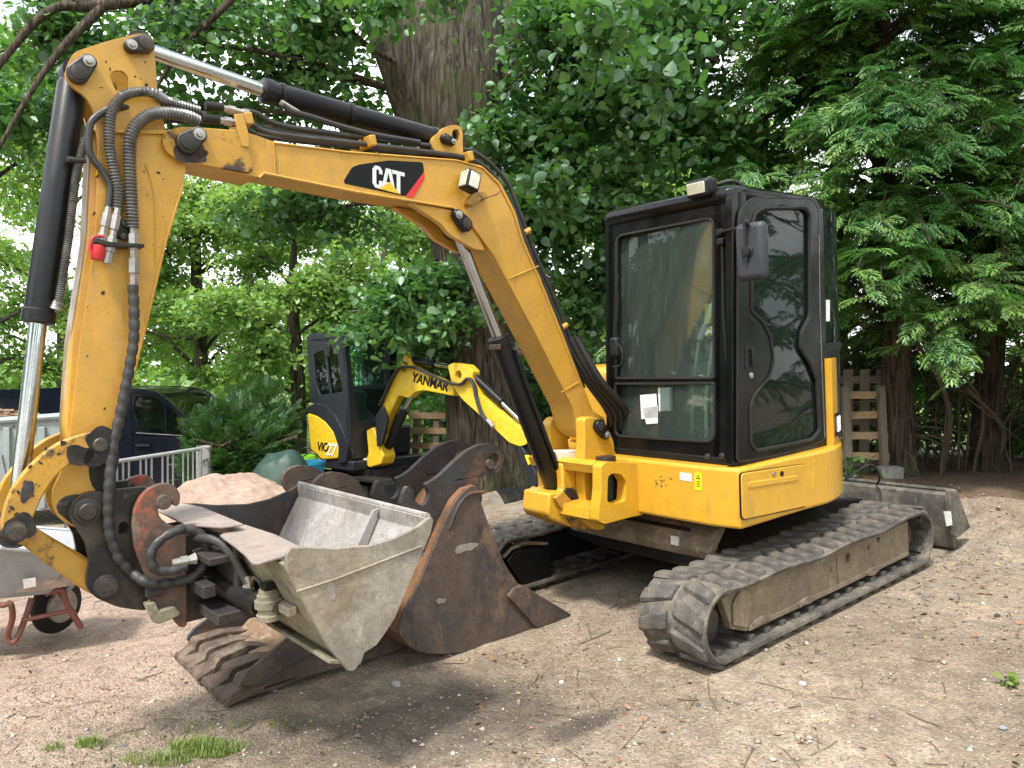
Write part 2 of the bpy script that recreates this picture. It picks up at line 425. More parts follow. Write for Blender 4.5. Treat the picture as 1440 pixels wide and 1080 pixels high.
def fillet(poly, r, n=5):
    out, k = [], len(poly)
    for i in range(k):
        p0, p1, p2 = Vector(poly[i - 1]), Vector(poly[i]), Vector(poly[(i + 1) % k])
        rr = r[i] if isinstance(r, (list, tuple)) else r
        d0, d1 = (p0 - p1), (p2 - p1)
        t = min(rr, d0.length * 0.45, d1.length * 0.45)
        if t < 1e-4: out.append(tuple(p1)); continue
        a, b = p1 + d0.normalized() * t, p1 + d1.normalized() * t
        for j in range(n + 1):
            s = j / n
            q = a * (1 - s) ** 2 + p1 * 2 * s * (1 - s) + b * s * s
            out.append((q.x, q.y))
    return out

def smoothpath(pts, n=8):
    P = [Vector(p) for p in pts]
    Q = [P[0] * 2 - P[1]] + P + [P[-1] * 2 - P[-2]]
    out = []
    for i in range(1, len(Q) - 2):
        p0, p1, p2, p3 = Q[i - 1:i + 3]
        for j in range(n):
            t = j / n
            out.append(0.5 * ((2 * p1) + (p2 - p0) * t + (2 * p0 - 5 * p1 + 4 * p2 - p3) * t * t + (3 * p1 - p0 - 3 * p2 + p3) * t ** 3))
    out.append(P[-1])
    return out

def resample(pts, step):
    P = [Vector(p) for p in pts]
    out, acc = [P[0]], 0.0
    for a, b in zip(P, P[1:]):
        L = (b - a).length
        if L < 1e-9: continue
        d = step - acc
        while d <= L:
            out.append(a.lerp(b, d / L)); d += step
        acc = (acc + L) % step if L + acc >= step else acc + L
    out.append(P[-1])
    return out

def onb(pts, b):
    """(a, z) points lifted to depth b (a number or one per point)."""
    bs = b if isinstance(b, (list, tuple)) else [b] * len(pts)
    return [(p[0], q, p[1]) for p, q in zip(pts, bs)]

def ring(c, r, n=24, a0=0, a1=360):
    return [(c[0] + r * math.cos(R(a0 + (a1 - a0) * k / (n - (0 if a1 - a0 == 360 else 1)))), c[1] + r * math.sin(R(a0 + (a1 - a0) * k / (n - (0 if a1 - a0 == 360 else 1))))) for k in range(n)]

def frame_matrix(o, yaw, pitch=0.0):
    y, p = R(yaw), R(pitch)
    Fh = Vector((math.cos(y), math.sin(y), 0)); U = Vector((0, 0, 1))
    F = Fh * math.cos(p) - U * math.sin(p); V = U * math.cos(p) + Fh * math.sin(p)
    L = Vector((-math.sin(y), math.cos(y), 0))
    return Matrix(((F.x, L.x, V.x, o[0]), (F.y, L.y, V.y, o[1]), (F.z, L.z, V.z, o[2]), (0, 0, 0, 1)))

MM = frame_matrix((1.25, 5.18, 0.135), 219.5, 3.7)     # the excavator's own axes: a forward, b to its left, z up
MV = frame_matrix((-2.22, 10.6, -0.30), -43)           # the small excavator's axes
YF = Vector((math.cos(R(219.5)), math.sin(R(219.5)), 0)); YL = Vector((-YF.y, YF.x, 0))

# value noise for terrain and heaps
_lat = rng.random((256, 256))
def vnoise(x, y, s, seed=0):
    x = np.asarray(x) * s + seed * 17.3; y = np.asarray(y) * s + seed * 9.1
    xi = np.floor(x).astype(int); yi = np.floor(y).astype(int)
    fx = x - xi; fy = y - yi
    fx = fx * fx * (3 - 2 * fx); fy = fy * fy * (3 - 2 * fy)
    g = lambda i, j: _lat[i % 256, j % 256]
    return (g(xi, yi) * (1 - fx) + g(xi + 1, yi) * fx) * (1 - fy) + (g(xi, yi + 1) * (1 - fx) + g(xi + 1, yi + 1) * fx) * fy - 0.5

def ground_h(x, y):
    x = np.asarray(x, float); y = np.asarray(y, float)
    dx, dy = x - 1.25, y - 5.18
    a = dx * YF.x + dy * YF.y; b = dx * YL.x + dy * YL.y
    h = 0.135 - 0.0647 * np.clip(a, -2.6, 3.2)
    h = h - 0.088 * np.clip(-b - 1.3, 0, 8.0)
    near = np.clip((9 - np.hypot(x, y)) / 5, 0.25, 1)
    r = vnoise(x, y, 0.9) * 0.05 + vnoise(x, y, 2.6, 1) * 0.03 + vnoise(x, y, 7, 2) * 0.016 + vnoise(x, y, 19, 3) * 0.011
    # calm where the tracks stand
    inm = np.exp(-(np.clip(np.abs(a) - 1.4, 0, 9) ** 2 + np.clip(np.abs(b) - 1.0, 0, 9) ** 2) / 0.1)
    h = h + r * (1 - 0.6 * inm) * near - 0.012 * inm
    # spoil bank behind the blade on the right
    h = h + 0.16 * np.exp(-(((a + 2.55) / 0.55) ** 2 + ((b - 0.3) / 1.7) ** 2)) * (1 + 1.2 * vnoise(x, y, 3, 5))
    h = h - 0.05 * np.exp(-(((x + 0.45) / 0.14) ** 2 + ((y - 3.12) / 0.10) ** 2))
    return h
def gh(x, y): return float(ground_h(np.array([x]), np.array([y]))[0])
# ------------------------------------------------------------------ setting: ground
def axis_lines(lo, hi, dlo, dhi, step, grow):
    L = list(np.arange(dlo, dhi, step))
    s, v = step, dhi
    while v < hi: L.append(v); s *= grow; v += s
    L.append(hi)
    s, v, B = step, dlo, []
    while v > lo: s *= grow; v -= s; B.append(v)
    B.append(lo - 1)
    return np.array(B[::-1] + L)
gx = axis_lines(-150, 150, -3.8, 4.4, 0.044, 1.12)
gy = axis_lines(-60, 220, 2.4, 7.6, 0.044, 1.12)
GX, GY = np.meshgrid(gx, gy)
GZ = ground_h(GX, GY)
nx, ny = len(gx), len(gy)
gm = bpy.data.meshes.new('ground')
idx = np.arange(nx * ny).reshape(ny, nx)
quads = np.stack([idx[:-1, :-1], idx[:-1, 1:], idx[1:, 1:], idx[1:, :-1]], -1).reshape(-1, 4)
gm.vertices.add(nx * ny)
gm.vertices.foreach_set('co', np.stack([GX, GY, GZ], -1).reshape(-1).astype(np.float32))
gm.loops.add(quads.size)
gm.loops.foreach_set('vertex_index', quads.reshape(-1).astype(np.int32))
gm.polygons.add(len(quads))
gm.polygons.foreach_set('loop_start', np.arange(0, quads.size, 4, dtype=np.int32))
gm.polygons.foreach_set('use_smooth', np.ones(len(quads), bool))
gm.update(calc_edges=True)

def ground_material():
    m, t, b, o = nt('yard_ground')
    tc = t.nodes.new('ShaderNodeTexCoord')
    v = tc.outputs['Object']
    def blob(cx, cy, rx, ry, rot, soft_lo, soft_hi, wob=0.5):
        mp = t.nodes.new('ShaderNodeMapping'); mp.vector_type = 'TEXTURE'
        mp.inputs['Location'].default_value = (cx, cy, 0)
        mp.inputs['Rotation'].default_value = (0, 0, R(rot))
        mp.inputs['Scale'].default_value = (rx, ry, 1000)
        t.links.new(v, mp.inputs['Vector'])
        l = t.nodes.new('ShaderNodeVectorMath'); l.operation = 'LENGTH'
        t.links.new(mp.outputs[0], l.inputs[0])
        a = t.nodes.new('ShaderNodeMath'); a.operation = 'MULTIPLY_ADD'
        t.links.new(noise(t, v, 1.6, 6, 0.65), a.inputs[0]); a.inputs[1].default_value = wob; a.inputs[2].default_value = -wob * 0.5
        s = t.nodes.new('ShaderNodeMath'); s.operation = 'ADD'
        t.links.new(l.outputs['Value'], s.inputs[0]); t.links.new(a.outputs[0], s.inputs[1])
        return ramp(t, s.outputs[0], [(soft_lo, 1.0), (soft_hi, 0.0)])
    base = mix(t, ramp(t, noise(t, v, 1.1, 7, 0.65), [(0.38, 0.0), (0.64, 1.0)]), (0.240, 0.194, 0.146), (0.375, 0.306, 0.230))
    base = mix(t, ramp(t, noise(t, v, 3.7, 6, 0.7), [(0.55, 0.0), (0.7, 0.7)]), base, (0.33, 0.27, 0.19))
    # grey fine gravel
    base = mix(t, ramp(t, noise(t, v, 0.55, 5, 0.6), [(0.45, 0.0), (0.62, 0.6)]), base, (0.270, 0.232, 0.190))
    base = mix(t, ramp(t, noise(t, v, 2.3, 10, 0.78, 0.4), [(0.53, 0.0), (0.60, 0.75)]), base, (0.40, 0.32, 0.225))
    base = mix(t, ramp(t, noise(t, v, 3.1, 10, 0.8, 0.3), [(0.56, 0.0), (0.63, 0.7)]), base, (0.125, 0.098, 0.075))
    base = mix(t, ramp(t, noise(t, v, 0.8, 8, 0.7, 0.3), [(0.50, 0.0), (0.58, 0.5)]), base, (0.20, 0.155, 0.115))
    # reddish sand spilled round the heap and the barrow
    base = mix(t, blob(-3.1, 4.6, 2.5, 2.3, 20, 0.62, 1.05, 0.7), base, (0.385, 0.290, 0.232))
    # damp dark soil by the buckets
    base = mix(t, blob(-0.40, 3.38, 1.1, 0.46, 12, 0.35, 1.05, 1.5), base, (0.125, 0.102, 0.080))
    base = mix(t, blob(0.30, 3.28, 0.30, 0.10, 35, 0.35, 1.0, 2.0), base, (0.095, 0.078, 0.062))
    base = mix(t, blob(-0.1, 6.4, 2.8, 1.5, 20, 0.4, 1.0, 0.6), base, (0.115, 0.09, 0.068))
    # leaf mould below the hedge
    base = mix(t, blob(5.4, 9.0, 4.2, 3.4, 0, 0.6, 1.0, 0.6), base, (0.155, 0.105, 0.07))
    # grass beyond the yard
    far = t.nodes.new('ShaderNodeSeparateXYZ'); t.links.new(v, far.inputs[0])
    base = mix(t, ramp(t, far.outputs[1], [(0.0, 0.0), (1.0, 1.0)]), base, base)
    gr = t.nodes.new('ShaderNodeMapRange'); gr.inputs[1].default_value = 12.5; gr.inputs[2].default_value = 14.5
    t.links.new(far.outputs[1], gr.inputs[0])
    base = mix(t, gr.outputs[0], base, (0.13, 0.19, 0.045))
    base = mix(t, 1.0, base, ramp(t, noise(t, v, 9, 9, 0.75), [(0.3, 0.62), (0.5, 1.0), (0.7, 1.35)]), 'MULTIPLY')
    base = mix(t, ramp(t, noise(t, v, 24, 6, 0.75), [(0.58, 0.0), (0.68, 0.6)]), base, (0.10, 0.08, 0.06))
    # mineral grain
    vo = t.nodes.new('ShaderNodeTexVoronoi'); vo.inputs['Scale'].default_value = 85
    t.links.new(v, vo.inputs['Vector'])
    grain = mix(t, 0.6, (0.5, 0.5, 0.5), vo.outputs['Color'])
    bw = t.nodes.new('ShaderNodeRGBToBW'); t.links.new(grain, bw.inputs[0])
    g2 = ramp(t, bw.outputs[0], [(0.25, (0.55, 0.54, 0.53)), (0.55, (1, 1, 1)), (0.78, (1.5, 1.48, 1.42))])
    base = mix(t, 0.55, base, g2, 'MULTIPLY')
    t.links.new(base, b.inputs['Base Color'])
    b.inputs['Roughness'].default_value = 0.95
    h = t.nodes.new('ShaderNodeMath'); h.operation = 'MULTIPLY_ADD'
    t.links.new(vo.outputs['Distance'], h.inputs[0]); h.inputs[1].default_value = -0.5
    t.links.new(noise(t, v, 30, 8, 0.7), h.inputs[2])
    bump(t, b, h.outputs[0], 0.9, 0.02)
    return m
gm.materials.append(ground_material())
go = link(bpy.data.objects.new('ground', gm)); go['kind'] = 'structure'

# ------------------------------------------------------------------ the big excavator
EX = thing('excavator', 'yellow and black tracked excavator with its boom arched to the left and a closed cab', 'excavator', mat=MM)

# --- tracks: belt with inner ribs and two staggered rows of lugs
HL, RAD, ZC, AC = 1.06, 0.186, 0.205, 0.03
PER = 4 * HL + 2 * math.pi * RAD
def track_pt(s, r=RAD):
    """point and outward normal on the loop (a, z)"""
    s = s % PER
    if s < 2 * HL: return (AC + HL - s, ZC + r), (0, 1)                        # top run, front to rear
    s -= 2 * HL
    if s < math.pi * RAD:
        t = s / RAD
        return (AC - HL - r * math.sin(t), ZC + r * math.cos(t)), (-math.sin(t), math.cos(t))
    s -= math.pi * RAD
    if s < 2 * HL: return (AC - HL + s, ZC - r), (0, -1)
    s -= 2 * HL
    t = s / RAD
    return (AC + HL + r * math.sin(t), ZC - r * math.cos(t)), (math.sin(t), -math.cos(t))
def sag(a, z, s):                                                               # slight slack in the top run
    s = s % PER
    if s < 2 * HL: z -= 0.018 * math.sin(math.pi * s / (2 * HL)) + 0.008 * math.sin(3 * math.pi * s / HL)
    return z
def belt(b0, b1):
    m = MB(); n = 150; vs, fs = [], []
    prof = [(b0, 0.004), (b0 + 0.012, 0.018), (b1 - 0.012, 0.018), (b1, 0.004), (b1 - 0.004, -0.012), (b0 + 0.004, -0.012)]
    for i in range(n):
        s = PER * i / n
        for bb, dr in prof:
            (a, z), nn = track_pt(s, RAD + dr - 0.018)
            vs.append((a, bb, sag(a, z, s)))
    k = len(prof)
    for i in range(n):
        for j in range(k):
            fs.append((i * k + j, i * k + (j + 1) % k, ((i + 1) % n) * k + (j + 1) % k, ((i + 1) % n) * k + j))
    return m.add(vs, fs)
def lug_mesh(sgn):
    m = MB()
    w, l, h = 0.178, 0.078, 0.018
    low = [(-l / 2 - 0.028, -w / 2), (l / 2 - 0.014, -w / 2), (l / 2 + 0.036, w / 2), (l / 2 - 0.034, w / 2), (-l / 2 + 0.004, 0.0)]
    vs = [(x, sgn * y, -0.004) for x, y in low] + [(x * 0.84, sgn * (y * 0.95), h) for x, y in low]
    fs = [(0, 1, 2, 3, 4), (9, 8, 7, 6, 5)] + [(i, (i + 1) % 5, (i + 1) % 5 + 5, i + 5) for i in range(5)]
    m.add(vs, fs)
    me = m.mesh('tread_lug', M['rubber'], smooth=None)
    bm = bmesh.new(); bm.from_mesh(me)
    bmesh.ops.bevel(bm, geom=[e for e in bm.edges if min(v.co.z for v in e.verts) > 0.0 or abs(e.verts[0].co.z - e.verts[1].co.z) > 0.01], offset=0.006, segments=2, affect='EDGES', profile=0.6)
    bm.to_mesh(me); bm.free()
    me.polygons.foreach_set('use_smooth', [True] * len(me.polygons)); me.set_sharp_from_angle(angle=R(50))
    return me
def rib_mesh():
    m = MB(); m.box((0, 0, -0.012), (0.045, 0.30, 0.03)); m.box((0, 0.0, -0.04), (0.03, 0.05, 0.05))
    return m.mesh('guide_rib', M['rubber'], smooth=None)
LUGM = {1: lug_mesh(1), -1: lug_mesh(-1)}
RIBM = rib_mesh()
NL = 38
for side in (1, -1):
    bc = 0.79 * side
    tr = belt(bc - 0.2, bc + 0.2).build('rubber_track', 'rubber', EX, smooth=40)
    for k in range(NL):
        for row in (1, -1):
            s = PER * (k + (0.5 if row > 0 else 0)) / NL
            (a, z), nn = track_pt(s, RAD)
            z = sag(a, z, s)
            N_ = Vector((nn[0], 0, nn[1])); B_ = Vector((0, 1, 0)); T_ = B_.cross(N_)
            mat = Matrix(((T_.x, B_.x, N_.x, a), (T_.y, B_.y, N_.y, bc + row * 0.102), (T_.z, B_.z, N_.z, z), (0, 0, 0, 1)))
            link(bpy.data.objects.new('tread_lug', LUGM[row]), tr).matrix_local = mat
        s = PER * k / NL
        (a, z), nn = track_pt(s, RAD - 0.028)
        N_ = Vector((nn[0], 0, nn[1])); T_ = B_.cross(N_)
        link(bpy.data.objects.new('guide_rib', RIBM), tr).matrix_local = Matrix(((T_.x, 0, N_.x, a), (0, 1, 0, bc), (T_.z, 0, N_.z, sag(a, z, s)), (0, 0, 0, 1)))
    # side frame between idler and sprocket
    sd = side
    if side > 0:
        outline = [(0.900, 0.344), (0.841, 0.312), (0.808, 0.354), (0.094, 0.342), (-0.955, 0.330), (-0.974, 0.097), (-0.058, 0.093), (0.853, 0.100), (0.977, 0.145), (1.049, 0.316)]
        holes = [ring((-0.182, 0.250), 0.030, 12), ring((-0.563, 0.292), 0.024, 12)]
        fr = MB().pb(outline, 0.885, 0.93, holes)
        fr.pb([(0.86, 0.12), (0.86, 0.30), (-0.86, 0.32), (-0.86, 0.12)], 0.68, 0.875)
        fo = fr.build('track_frame', 'dusty_frame', EX, bevel=0.008)
        MB().pb([(0.909, 0.334), (0.838, 0.309), (0.823, 0.247), (0.867, 0.121), (0.979, 0.166), (0.978, 0.273)], 0.93, 0.948).build('frame_lug', 'dusty_frame', fo, bevel=0.008)
        MB().pb([(0.803, 0.351), (0.104, 0.337), (-0.944, 0.328), (-0.942, 0.301), (0.105, 0.309), (0.805, 0.322)], 0.929, 0.940).build('frame_ledge', 'dusty_frame', fo, bevel=0.004)
        MB().pb([(0.841, 0.127), (-0.043, 0.127), (-0.933, 0.130), (-0.953, 0.103), (-0.049, 0.097), (0.842, 0.098)], 0.929, 0.938).build('frame_ledge', 'dusty_frame', fo, bevel=0.004)
        for xa, xb in ((1152, 824), (1178, 812)):
            MB().tube(onb([(-0.046, 0.316), (-0.051, 0.108)], 0.931), 0.006, 6).build('weld_seam', 'dusty_frame', fo) if xa == 1152 else None
        for q_ in ((0.006, 0.229), (-0.434, 0.261), (0.439, 0.226)):
            MB().lathe((q_[0], 0.928, q_[1]), (0, 1, 0), [(0, 0.016), (0.006, 0.016), (0.012, 0.012)], 8).build('frame_bolt', 'dusty_frame', fo)
        for q_ in ((0.725, 0.139), (0.316, 0.133), (-0.454, 0.125)):
            m_ = MB(); n_ = 14
            pts_ = [(q_[0] + 0.10 * math.cos(2 * math.pi * i / n_) * random.uniform(.7, 1.2), q_[1] - 0.015 + 0.028 * math.sin(2 * math.pi * i / n_) * random.uniform(.6, 1.3)) for i in range(n_)]
            m_.pb(pts_, 0.926, 0.942).build('dried_mud', 'caked_soil', fo, bevel=0.006)
    else:
        fr = MB().pb([(0.86, 0.12), (0.86, 0.30), (-0.86, 0.32), (-0.86, 0.12)], -0.90, -0.68)
        fo = fr.build('track_frame', 'black', EX, bevel=0.008)
        # big flat guard plate seen between the tracks
        MB().pb([(1.143, 0.229), (1.081, 0.280), (0.974, 0.285), (0.784, 0.255), (0.768, 0.003), (0.943, 0.002), (1.046, 0.092)], -0.655, -0.615).build('frame_guard', 'black', fo, bevel=0.006)
        MB().tube(onb([(1.169, 0.261), (1.096, 0.305), (0.989, 0.319), (0.794, 0.275)], -0.62), 0.012, 8).build('guard_rim', 'caked_soil', fo)
    idl = MB().lathe((AC + HL, bc - 0.09, ZC), (0, 1, 0), [(0, 0.09), (0.02, 0.135), (0.14, 0.135), (0.165, 0.118), (0.185, 0.06), (0.195, 0.055)], 32)
    idl.build('idler_wheel', 'rust_dark', EX)
    spr = MB().lathe((AC - HL, bc - 0.06, ZC), (0, 1, 0), [(0, 0.13), (0.10, 0.13), (0.12, 0.10), (0.15, 0.09)], 24)
    spr.build('drive_sprocket', 'rust_dark', EX)
    for k in range(4):
        MB().cyl((0.62 - 0.41 * k, bc - 0.12, 0.10), (0.62 - 0.41 * k, bc + 0.10, 0.10), 0.06, 16).build('track_roller', 'rust_dark', EX)

# --- centre frame, blade
cf = MB()
cf.pa([(-0.62, 0.30), (-0.62, 0.38), (-0.40, 0.50), (0.40, 0.50), (0.62, 0.38), (0.62, 0.30), (0.3, 0.27), (-0.3, 0.27)], -0.62, 0.62)
cfo = cf.build('centre_frame', 'black', EX, bevel=0.015)
MB().pb([(0.63, 0.34), (0.66, 0.40), (0.63, 0.47), (0.60, 0.50), (0.52, 0.52), (0.50, 0.50), (0.58, 0.42), (0.60, 0.34)], -0.56, 0.58).build('soil_cake', 'caked_soil', cfo, bevel=0.02)
MB().box((0.655, 0.335, 0.425), (0.012, 0.055, 0.05)).build('reflector', 'white', cfo)
MB().lathe((0, 0, 0.49), (0, 0, 1), [(0, 0.42), (0.10, 0.42), (0.115, 0.40)], 40).build('slew_ring', 'grime', EX)
bl = MB()
prof = [(-1.70, 0.03), (-1.60, 0.10), (-1.565, 0.20), (-1.575, 0.30), (-1.63, 0.40), (-1.615, 0.42), (-1.55, 0.40), (-1.53, 0.20), (-1.58, 0.02)]
bl.pb(prof, -0.97, 0.97)
bo = bl.build('dozer_blade', 'rubber', EX, bevel=0.006)
for e in (-1, 1):
    MB().pb([(-1.461, 0.451), (-1.579, 0.442), (-1.798, 0.132), (-1.574, 0.104), (-1.469, 0.145)] if e > 0 else [(-1.56, 0.44), (-1.63, 0.43), (-1.78, 0.08), (-1.62, 0.03)], 0.96 * e, 0.995 * e).build('end_plate', 'rubber', bo, bevel=0.006)
MB().pb([(-1.337, 0.332), (-1.452, 0.312), (-1.470, 0.215), (-1.378, 0.223)], 0.998, 1.002).build('white_patch', 'white', bo)
MB().tube([(-1.6, -0.97, 0.425), (-1.6, 0.97, 0.425)], 0.014, 8).build('top_edge', 'rubber', bo)
for e in (-1, 1):
    MB().pb([(-1.55, 0.14), (-1.55, 0.30), (-0.7, 0.42), (-0.7, 0.30)], 0.30 * e - 0.05, 0.30 * e + 0.05).build('blade_arm', 'black', bo, bevel=0.01)
MB().tube(smoothpath([(-1.0, 0.50, 0.55), (-1.25, 0.55, 0.62), (-1.45, 0.52, 0.50), (-1.55, 0.45, 0.42)], 6), 0.008, 8).build('blade_hose', 'rubber_dark', EX)

# --- house: yellow skirt with hatch, tail hood
def house_plan(o=0.0):
    P = [(0.80 - o, -0.30), (0.80 - o, 0.71), (0.765 - o, 0.86 - o)]
    P += [(0.2, 0.872 - o)]
    P += [((0.89 - o) * math.cos(R(t)), (0.89 - o) * math.sin(R(t))) for t in range(92, 270, 6)]
    P += [(0.2, -0.872 + o), (0.62, -0.80 + o)]
    return P
hs = MB().pz(house_plan(), 0.588, 0.905)
ho = hs.build('house_skirt', 'body_yellow', EX, bevel=0.018, seg=3)
hatch = [(0.777, 0.884), (0.168, 0.849), (0.166, 0.610), (0.778, 0.646)]
MB().pb(fillet(hatch, 0.03), 0.868, 0.878).build('side_hatch', 'body_yellow', ho, bevel=0.004)
seam = fillet([(0.783, 0.888), (0.160, 0.852), (0.159, 0.604), (0.785, 0.643)], 0.03)
MB().pb(seam, 0.8665, 0.8735, [fillet(hatch, 0.03)]).build('hatch_seam', 'vinyl_black', ho)
press = [(0.720, 0.832), (0.247, 0.799), (0.249, 0.768), (0.722, 0.799)]
MB().pb(fillet(press, 0.012), 0.874, 0.883).build('pressed_panel', 'body_yellow', ho, bevel=0.004)
press2 = [(0.096, 0.784), (-0.076, 0.780), (-0.070, 0.685), (0.101, 0.688)]
MB().pb(fillet(press2, 0.012), 0.864, 0.882).build('pressed_panel', 'body_yellow', ho, bevel=0.004)
for p, mt in (((0.484, 0.841), 'steel'), ((0.409, 0.831), 'vinyl_black')):
    MB().lathe((p[0], 0.872, p[1]), (0, 1, 0), [(0, 0.014), (0.012, 0.014), (0.014, 0.011)], 16).build('hatch_lock', mt, ho)
# stickers on the skirt front
for k in range(3):
    x0 = 955.5 + 0
stk = [(0.505, 0.859), (0.586, 0.863), (0.584, 0.820), (0.503, 0.816)]
for k in range(3):
    u0 = stk[0][0] + (stk[1][0] - stk[0][0]) * (k / 3.0 + 0.01); u1 = stk[0][0] + (stk[1][0] - stk[0][0]) * ((k + 0.92) / 3.0)
    MB().pa([(u0, stk[0][1]), (u1, stk[0][1]), (u1, stk[3][1]), (u0, stk[3][1])], 0.799, 0.802).build('white_label', 'white', ho)
wy = [(0.605, 0.866), (0.651, 0.869), (0.647, 0.774), (0.601, 0.772)]
w0 = MB().pa(wy, 0.799, 0.802).build('warning_label', 'warn_yellow', ho)
um, zt, zb = (wy[0][0] + wy[1][0]) / 2, wy[0][1], wy[3][1]
MB().pa([(um - 0.014, zt - 0.032), (um + 0.014, zt - 0.032), (um, zt - 0.008)], 0.800, 0.8028, [[(um - 0.008, zt - 0.028), (um + 0.008, zt - 0.028), (um, zt - 0.015)]]).build('warning_sign', 'vinyl_black', ho)
for k in range(4):
    MB().box((0.8022, um, zt - 0.045 - 0.009 * k), (0.001, 0.026, 0.003)).build('warning_line', 'vinyl_black', ho)
# faded scraps of an old sticker
for k in range(26):
    q = (0.384, 0.795)
    MB().box((0.8005, q[0] + random.uniform(-0.06, 0.075), q[1] + random.uniform(-0.035, 0.035)), (0.0015, random.uniform(0.004, 0.014), random.uniform(0.003, 0.008))).build('sticker_scrap', 'rust', ho) if k < 16 else None
# tail hood behind the cab and tank cover at the right of the boom
tail = MB().pz([(0.862 * math.cos(R(t)), 0.862 * math.sin(R(t))) for t in range(108, 256, 6)] + [(-0.30, -0.78), (-0.42, 0.70)], 0.906, 1.40)
tail.warp(lambda a, b, z: (a * (1 - 0.07 * (z - 0.9)), b * (1 - 0.07 * (z - 0.9)), z))
to = tail.build('tail_hood', 'body_yellow', EX, bevel=0.04, seg=4)
mk = [(-0.239, 1.037), (-0.289, 1.040), (-0.289, 0.885), (-0.239, 0.883)]
tank = MB().pz([(0.50, -0.30), (0.50, -0.72), (0.30, -0.80), (-0.28, -0.82), (-0.28, -0.18), (0.1, -0.18)], 0.906, 1.42)
tank.build('tank_cover', 'body_yellow', EX, bevel=0.07, seg=4)
# rear corner trim of the tail beside the door, with the model plate
trim = MB()
for k in range(7):
    t0, t1 = 103 + k * 3, 106 + k * 3
    trim.add([((0.875) * math.cos(R(t)), (0.875) * math.sin(R(t)), z) for z in (0.90, 1.42 - 0.035 * 0) for t in (t0, t1)] +
             [((0.835) * math.cos(R(t)), (0.835) * math.sin(R(t)), z) for z in (0.90, 1.42) for t in (t0, t1)],
             [(0, 1, 3, 2), (4, 6, 7, 5), (0, 4, 5, 1), (2, 3, 7, 6), (0, 2, 6, 4), (1, 5, 7, 3)])
trim.build('corner_trim', 'body_yellow', EX)
pl = MB()
for k in range(4):
    t0, t1 = 105 + k * 3, 108 + k * 3
    pl.add([(0.880 * math.cos(R(t)), 0.880 * math.sin(R(t)), z) for z in (0.955, 1.09) for t in (t0, t1)] + [(0.87 * math.cos(R(t)), 0.87 * math.sin(R(t)), z) for z in (0.955, 1.09) for t in (t0, t1)],
           [(0, 1, 3, 2), (4, 6, 7, 5), (0, 4, 5, 1), (2, 3, 7, 6)])
plo = pl.build('model_plate', 'vinyl_black', EX)
MB().tube([(0.884 * math.cos(R(108)), 0.884 * math.sin(R(108)), z) for z in (0.98, 1.07)], 0.008, 6).build('plate_mark', 'white', plo)
MB().tube([(0.884 * math.cos(R(112)), 0.884 * math.sin(R(112)), z) for z in (0.98, 1.07)], 0.008, 6).build('plate_mark', 'white', plo)

# --- nose of the main frame and the swing bracket
nose = fillet([(1.090, 0.903), (1.050, 0.921), (0.757, 0.873), (0.759, 0.836), (0.764, 0.646), (0.763, 0.575), (0.842, 0.581), (1.088, 0.582), (1.131, 0.606), (1.122, 0.671), (1.099, 0.770)], 0.012, 3)
hole = fillet([(1.043, 0.841), (1.002, 0.854), (0.934, 0.836), (0.895, 0.786), (0.908, 0.682), (0.990, 0.676), (1.058, 0.700)], 0.014, 3)
MB().pb(nose, 0.13, 0.20, [hole]).pb([(1.090, 0.903), (1.050, 0.921), (0.757, 0.873), (0.759, 0.836), (0.898, 0.839), (1.071, 0.853)], -0.42, 0.125).pb([(0.765, 0.642), (0.763, 0.575), (0.842, 0.581), (1.088, 0.582), (1.131, 0.606), (1.122, 0.663), (0.979, 0.670)], -0.42, 0.125).build('frame_nose', 'body_yellow', EX, bevel=0.012, seg=3)
MB().cyl((0.90, 0.05, 0.56), (0.90, 0.05, 0.92), 0.06, 20).build('king_pin', 'grime', EX)
br = MB()
ear = fillet([(0.974, 1.140), (0.938, 1.153), (0.874, 1.146), (0.822, 1.112), (0.800, 1.067), (0.748, 1.022), (0.725, 0.981), (0.723, 0.920), (0.699, 0.908), (0.700, 0.887), (0.843, 0.863), (0.853, 0.814), (0.806, 0.773), (0.809, 0.627), (0.842, 0.598), (0.898, 0.570), (0.901, 0.523), (0.830, 0.493), (0.844, 0.466), (0.916, 0.475), (1.028, 0.568), (0.993, 0.658), (0.997, 0.772), (0.988, 0.921), (0.975, 1.032)], 0.02, 3)
br.pb(ear, -0.115, -0.04)
far = fillet([(0.972, 1.099), (0.921, 1.142), (0.851, 1.113), (0.820, 1.020), (0.804, 0.884), (0.821, 0.616), (0.971, 0.640)], 0.03, 3)
br.pb(far, -0.42, -0.345)
bo2 = br.build('swing_bracket', 'body_yellow', EX, bevel=0.012, seg=3)
web = [(1.093, 0.890), (0.887, 0.913), (0.910, 0.464), (1.014, 0.497), (1.196, 0.582), (1.222, 0.619), (1.203, 0.732), (1.091, 0.731)]
MB().pb(web, -0.345, -0.118, []).build('bracket_web', 'body_yellow', bo2, bevel=0.012)
MB().pb([(1.188, 0.708), (1.119, 0.738), (0.946, 0.549), (0.974, 0.481), (1.042, 0.507)], -0.112, -0.085).build('cylinder_lug', 'yellow_worn', bo2, bevel=0.005)
MB().pb([(1.188, 0.708), (1.119, 0.738), (0.946, 0.549), (0.974, 0.481), (1.042, 0.507)], -0.36, -0.33).build('cylinder_lug', 'yellow_worn', bo2, bevel=0.005)
MB().slab([(1.096, 0.964), (0.893, 0.943), (0.903, 0.880), (0.969, 0.876), (1.077, 0.899)], lambda a, z: (a, -0.16, z), lambda a, z: (a - 0.02, -0.30, z - 0.01)).build('white_plate', 'white', bo2, bevel=0.006)
rp = (0.854, 1.077)
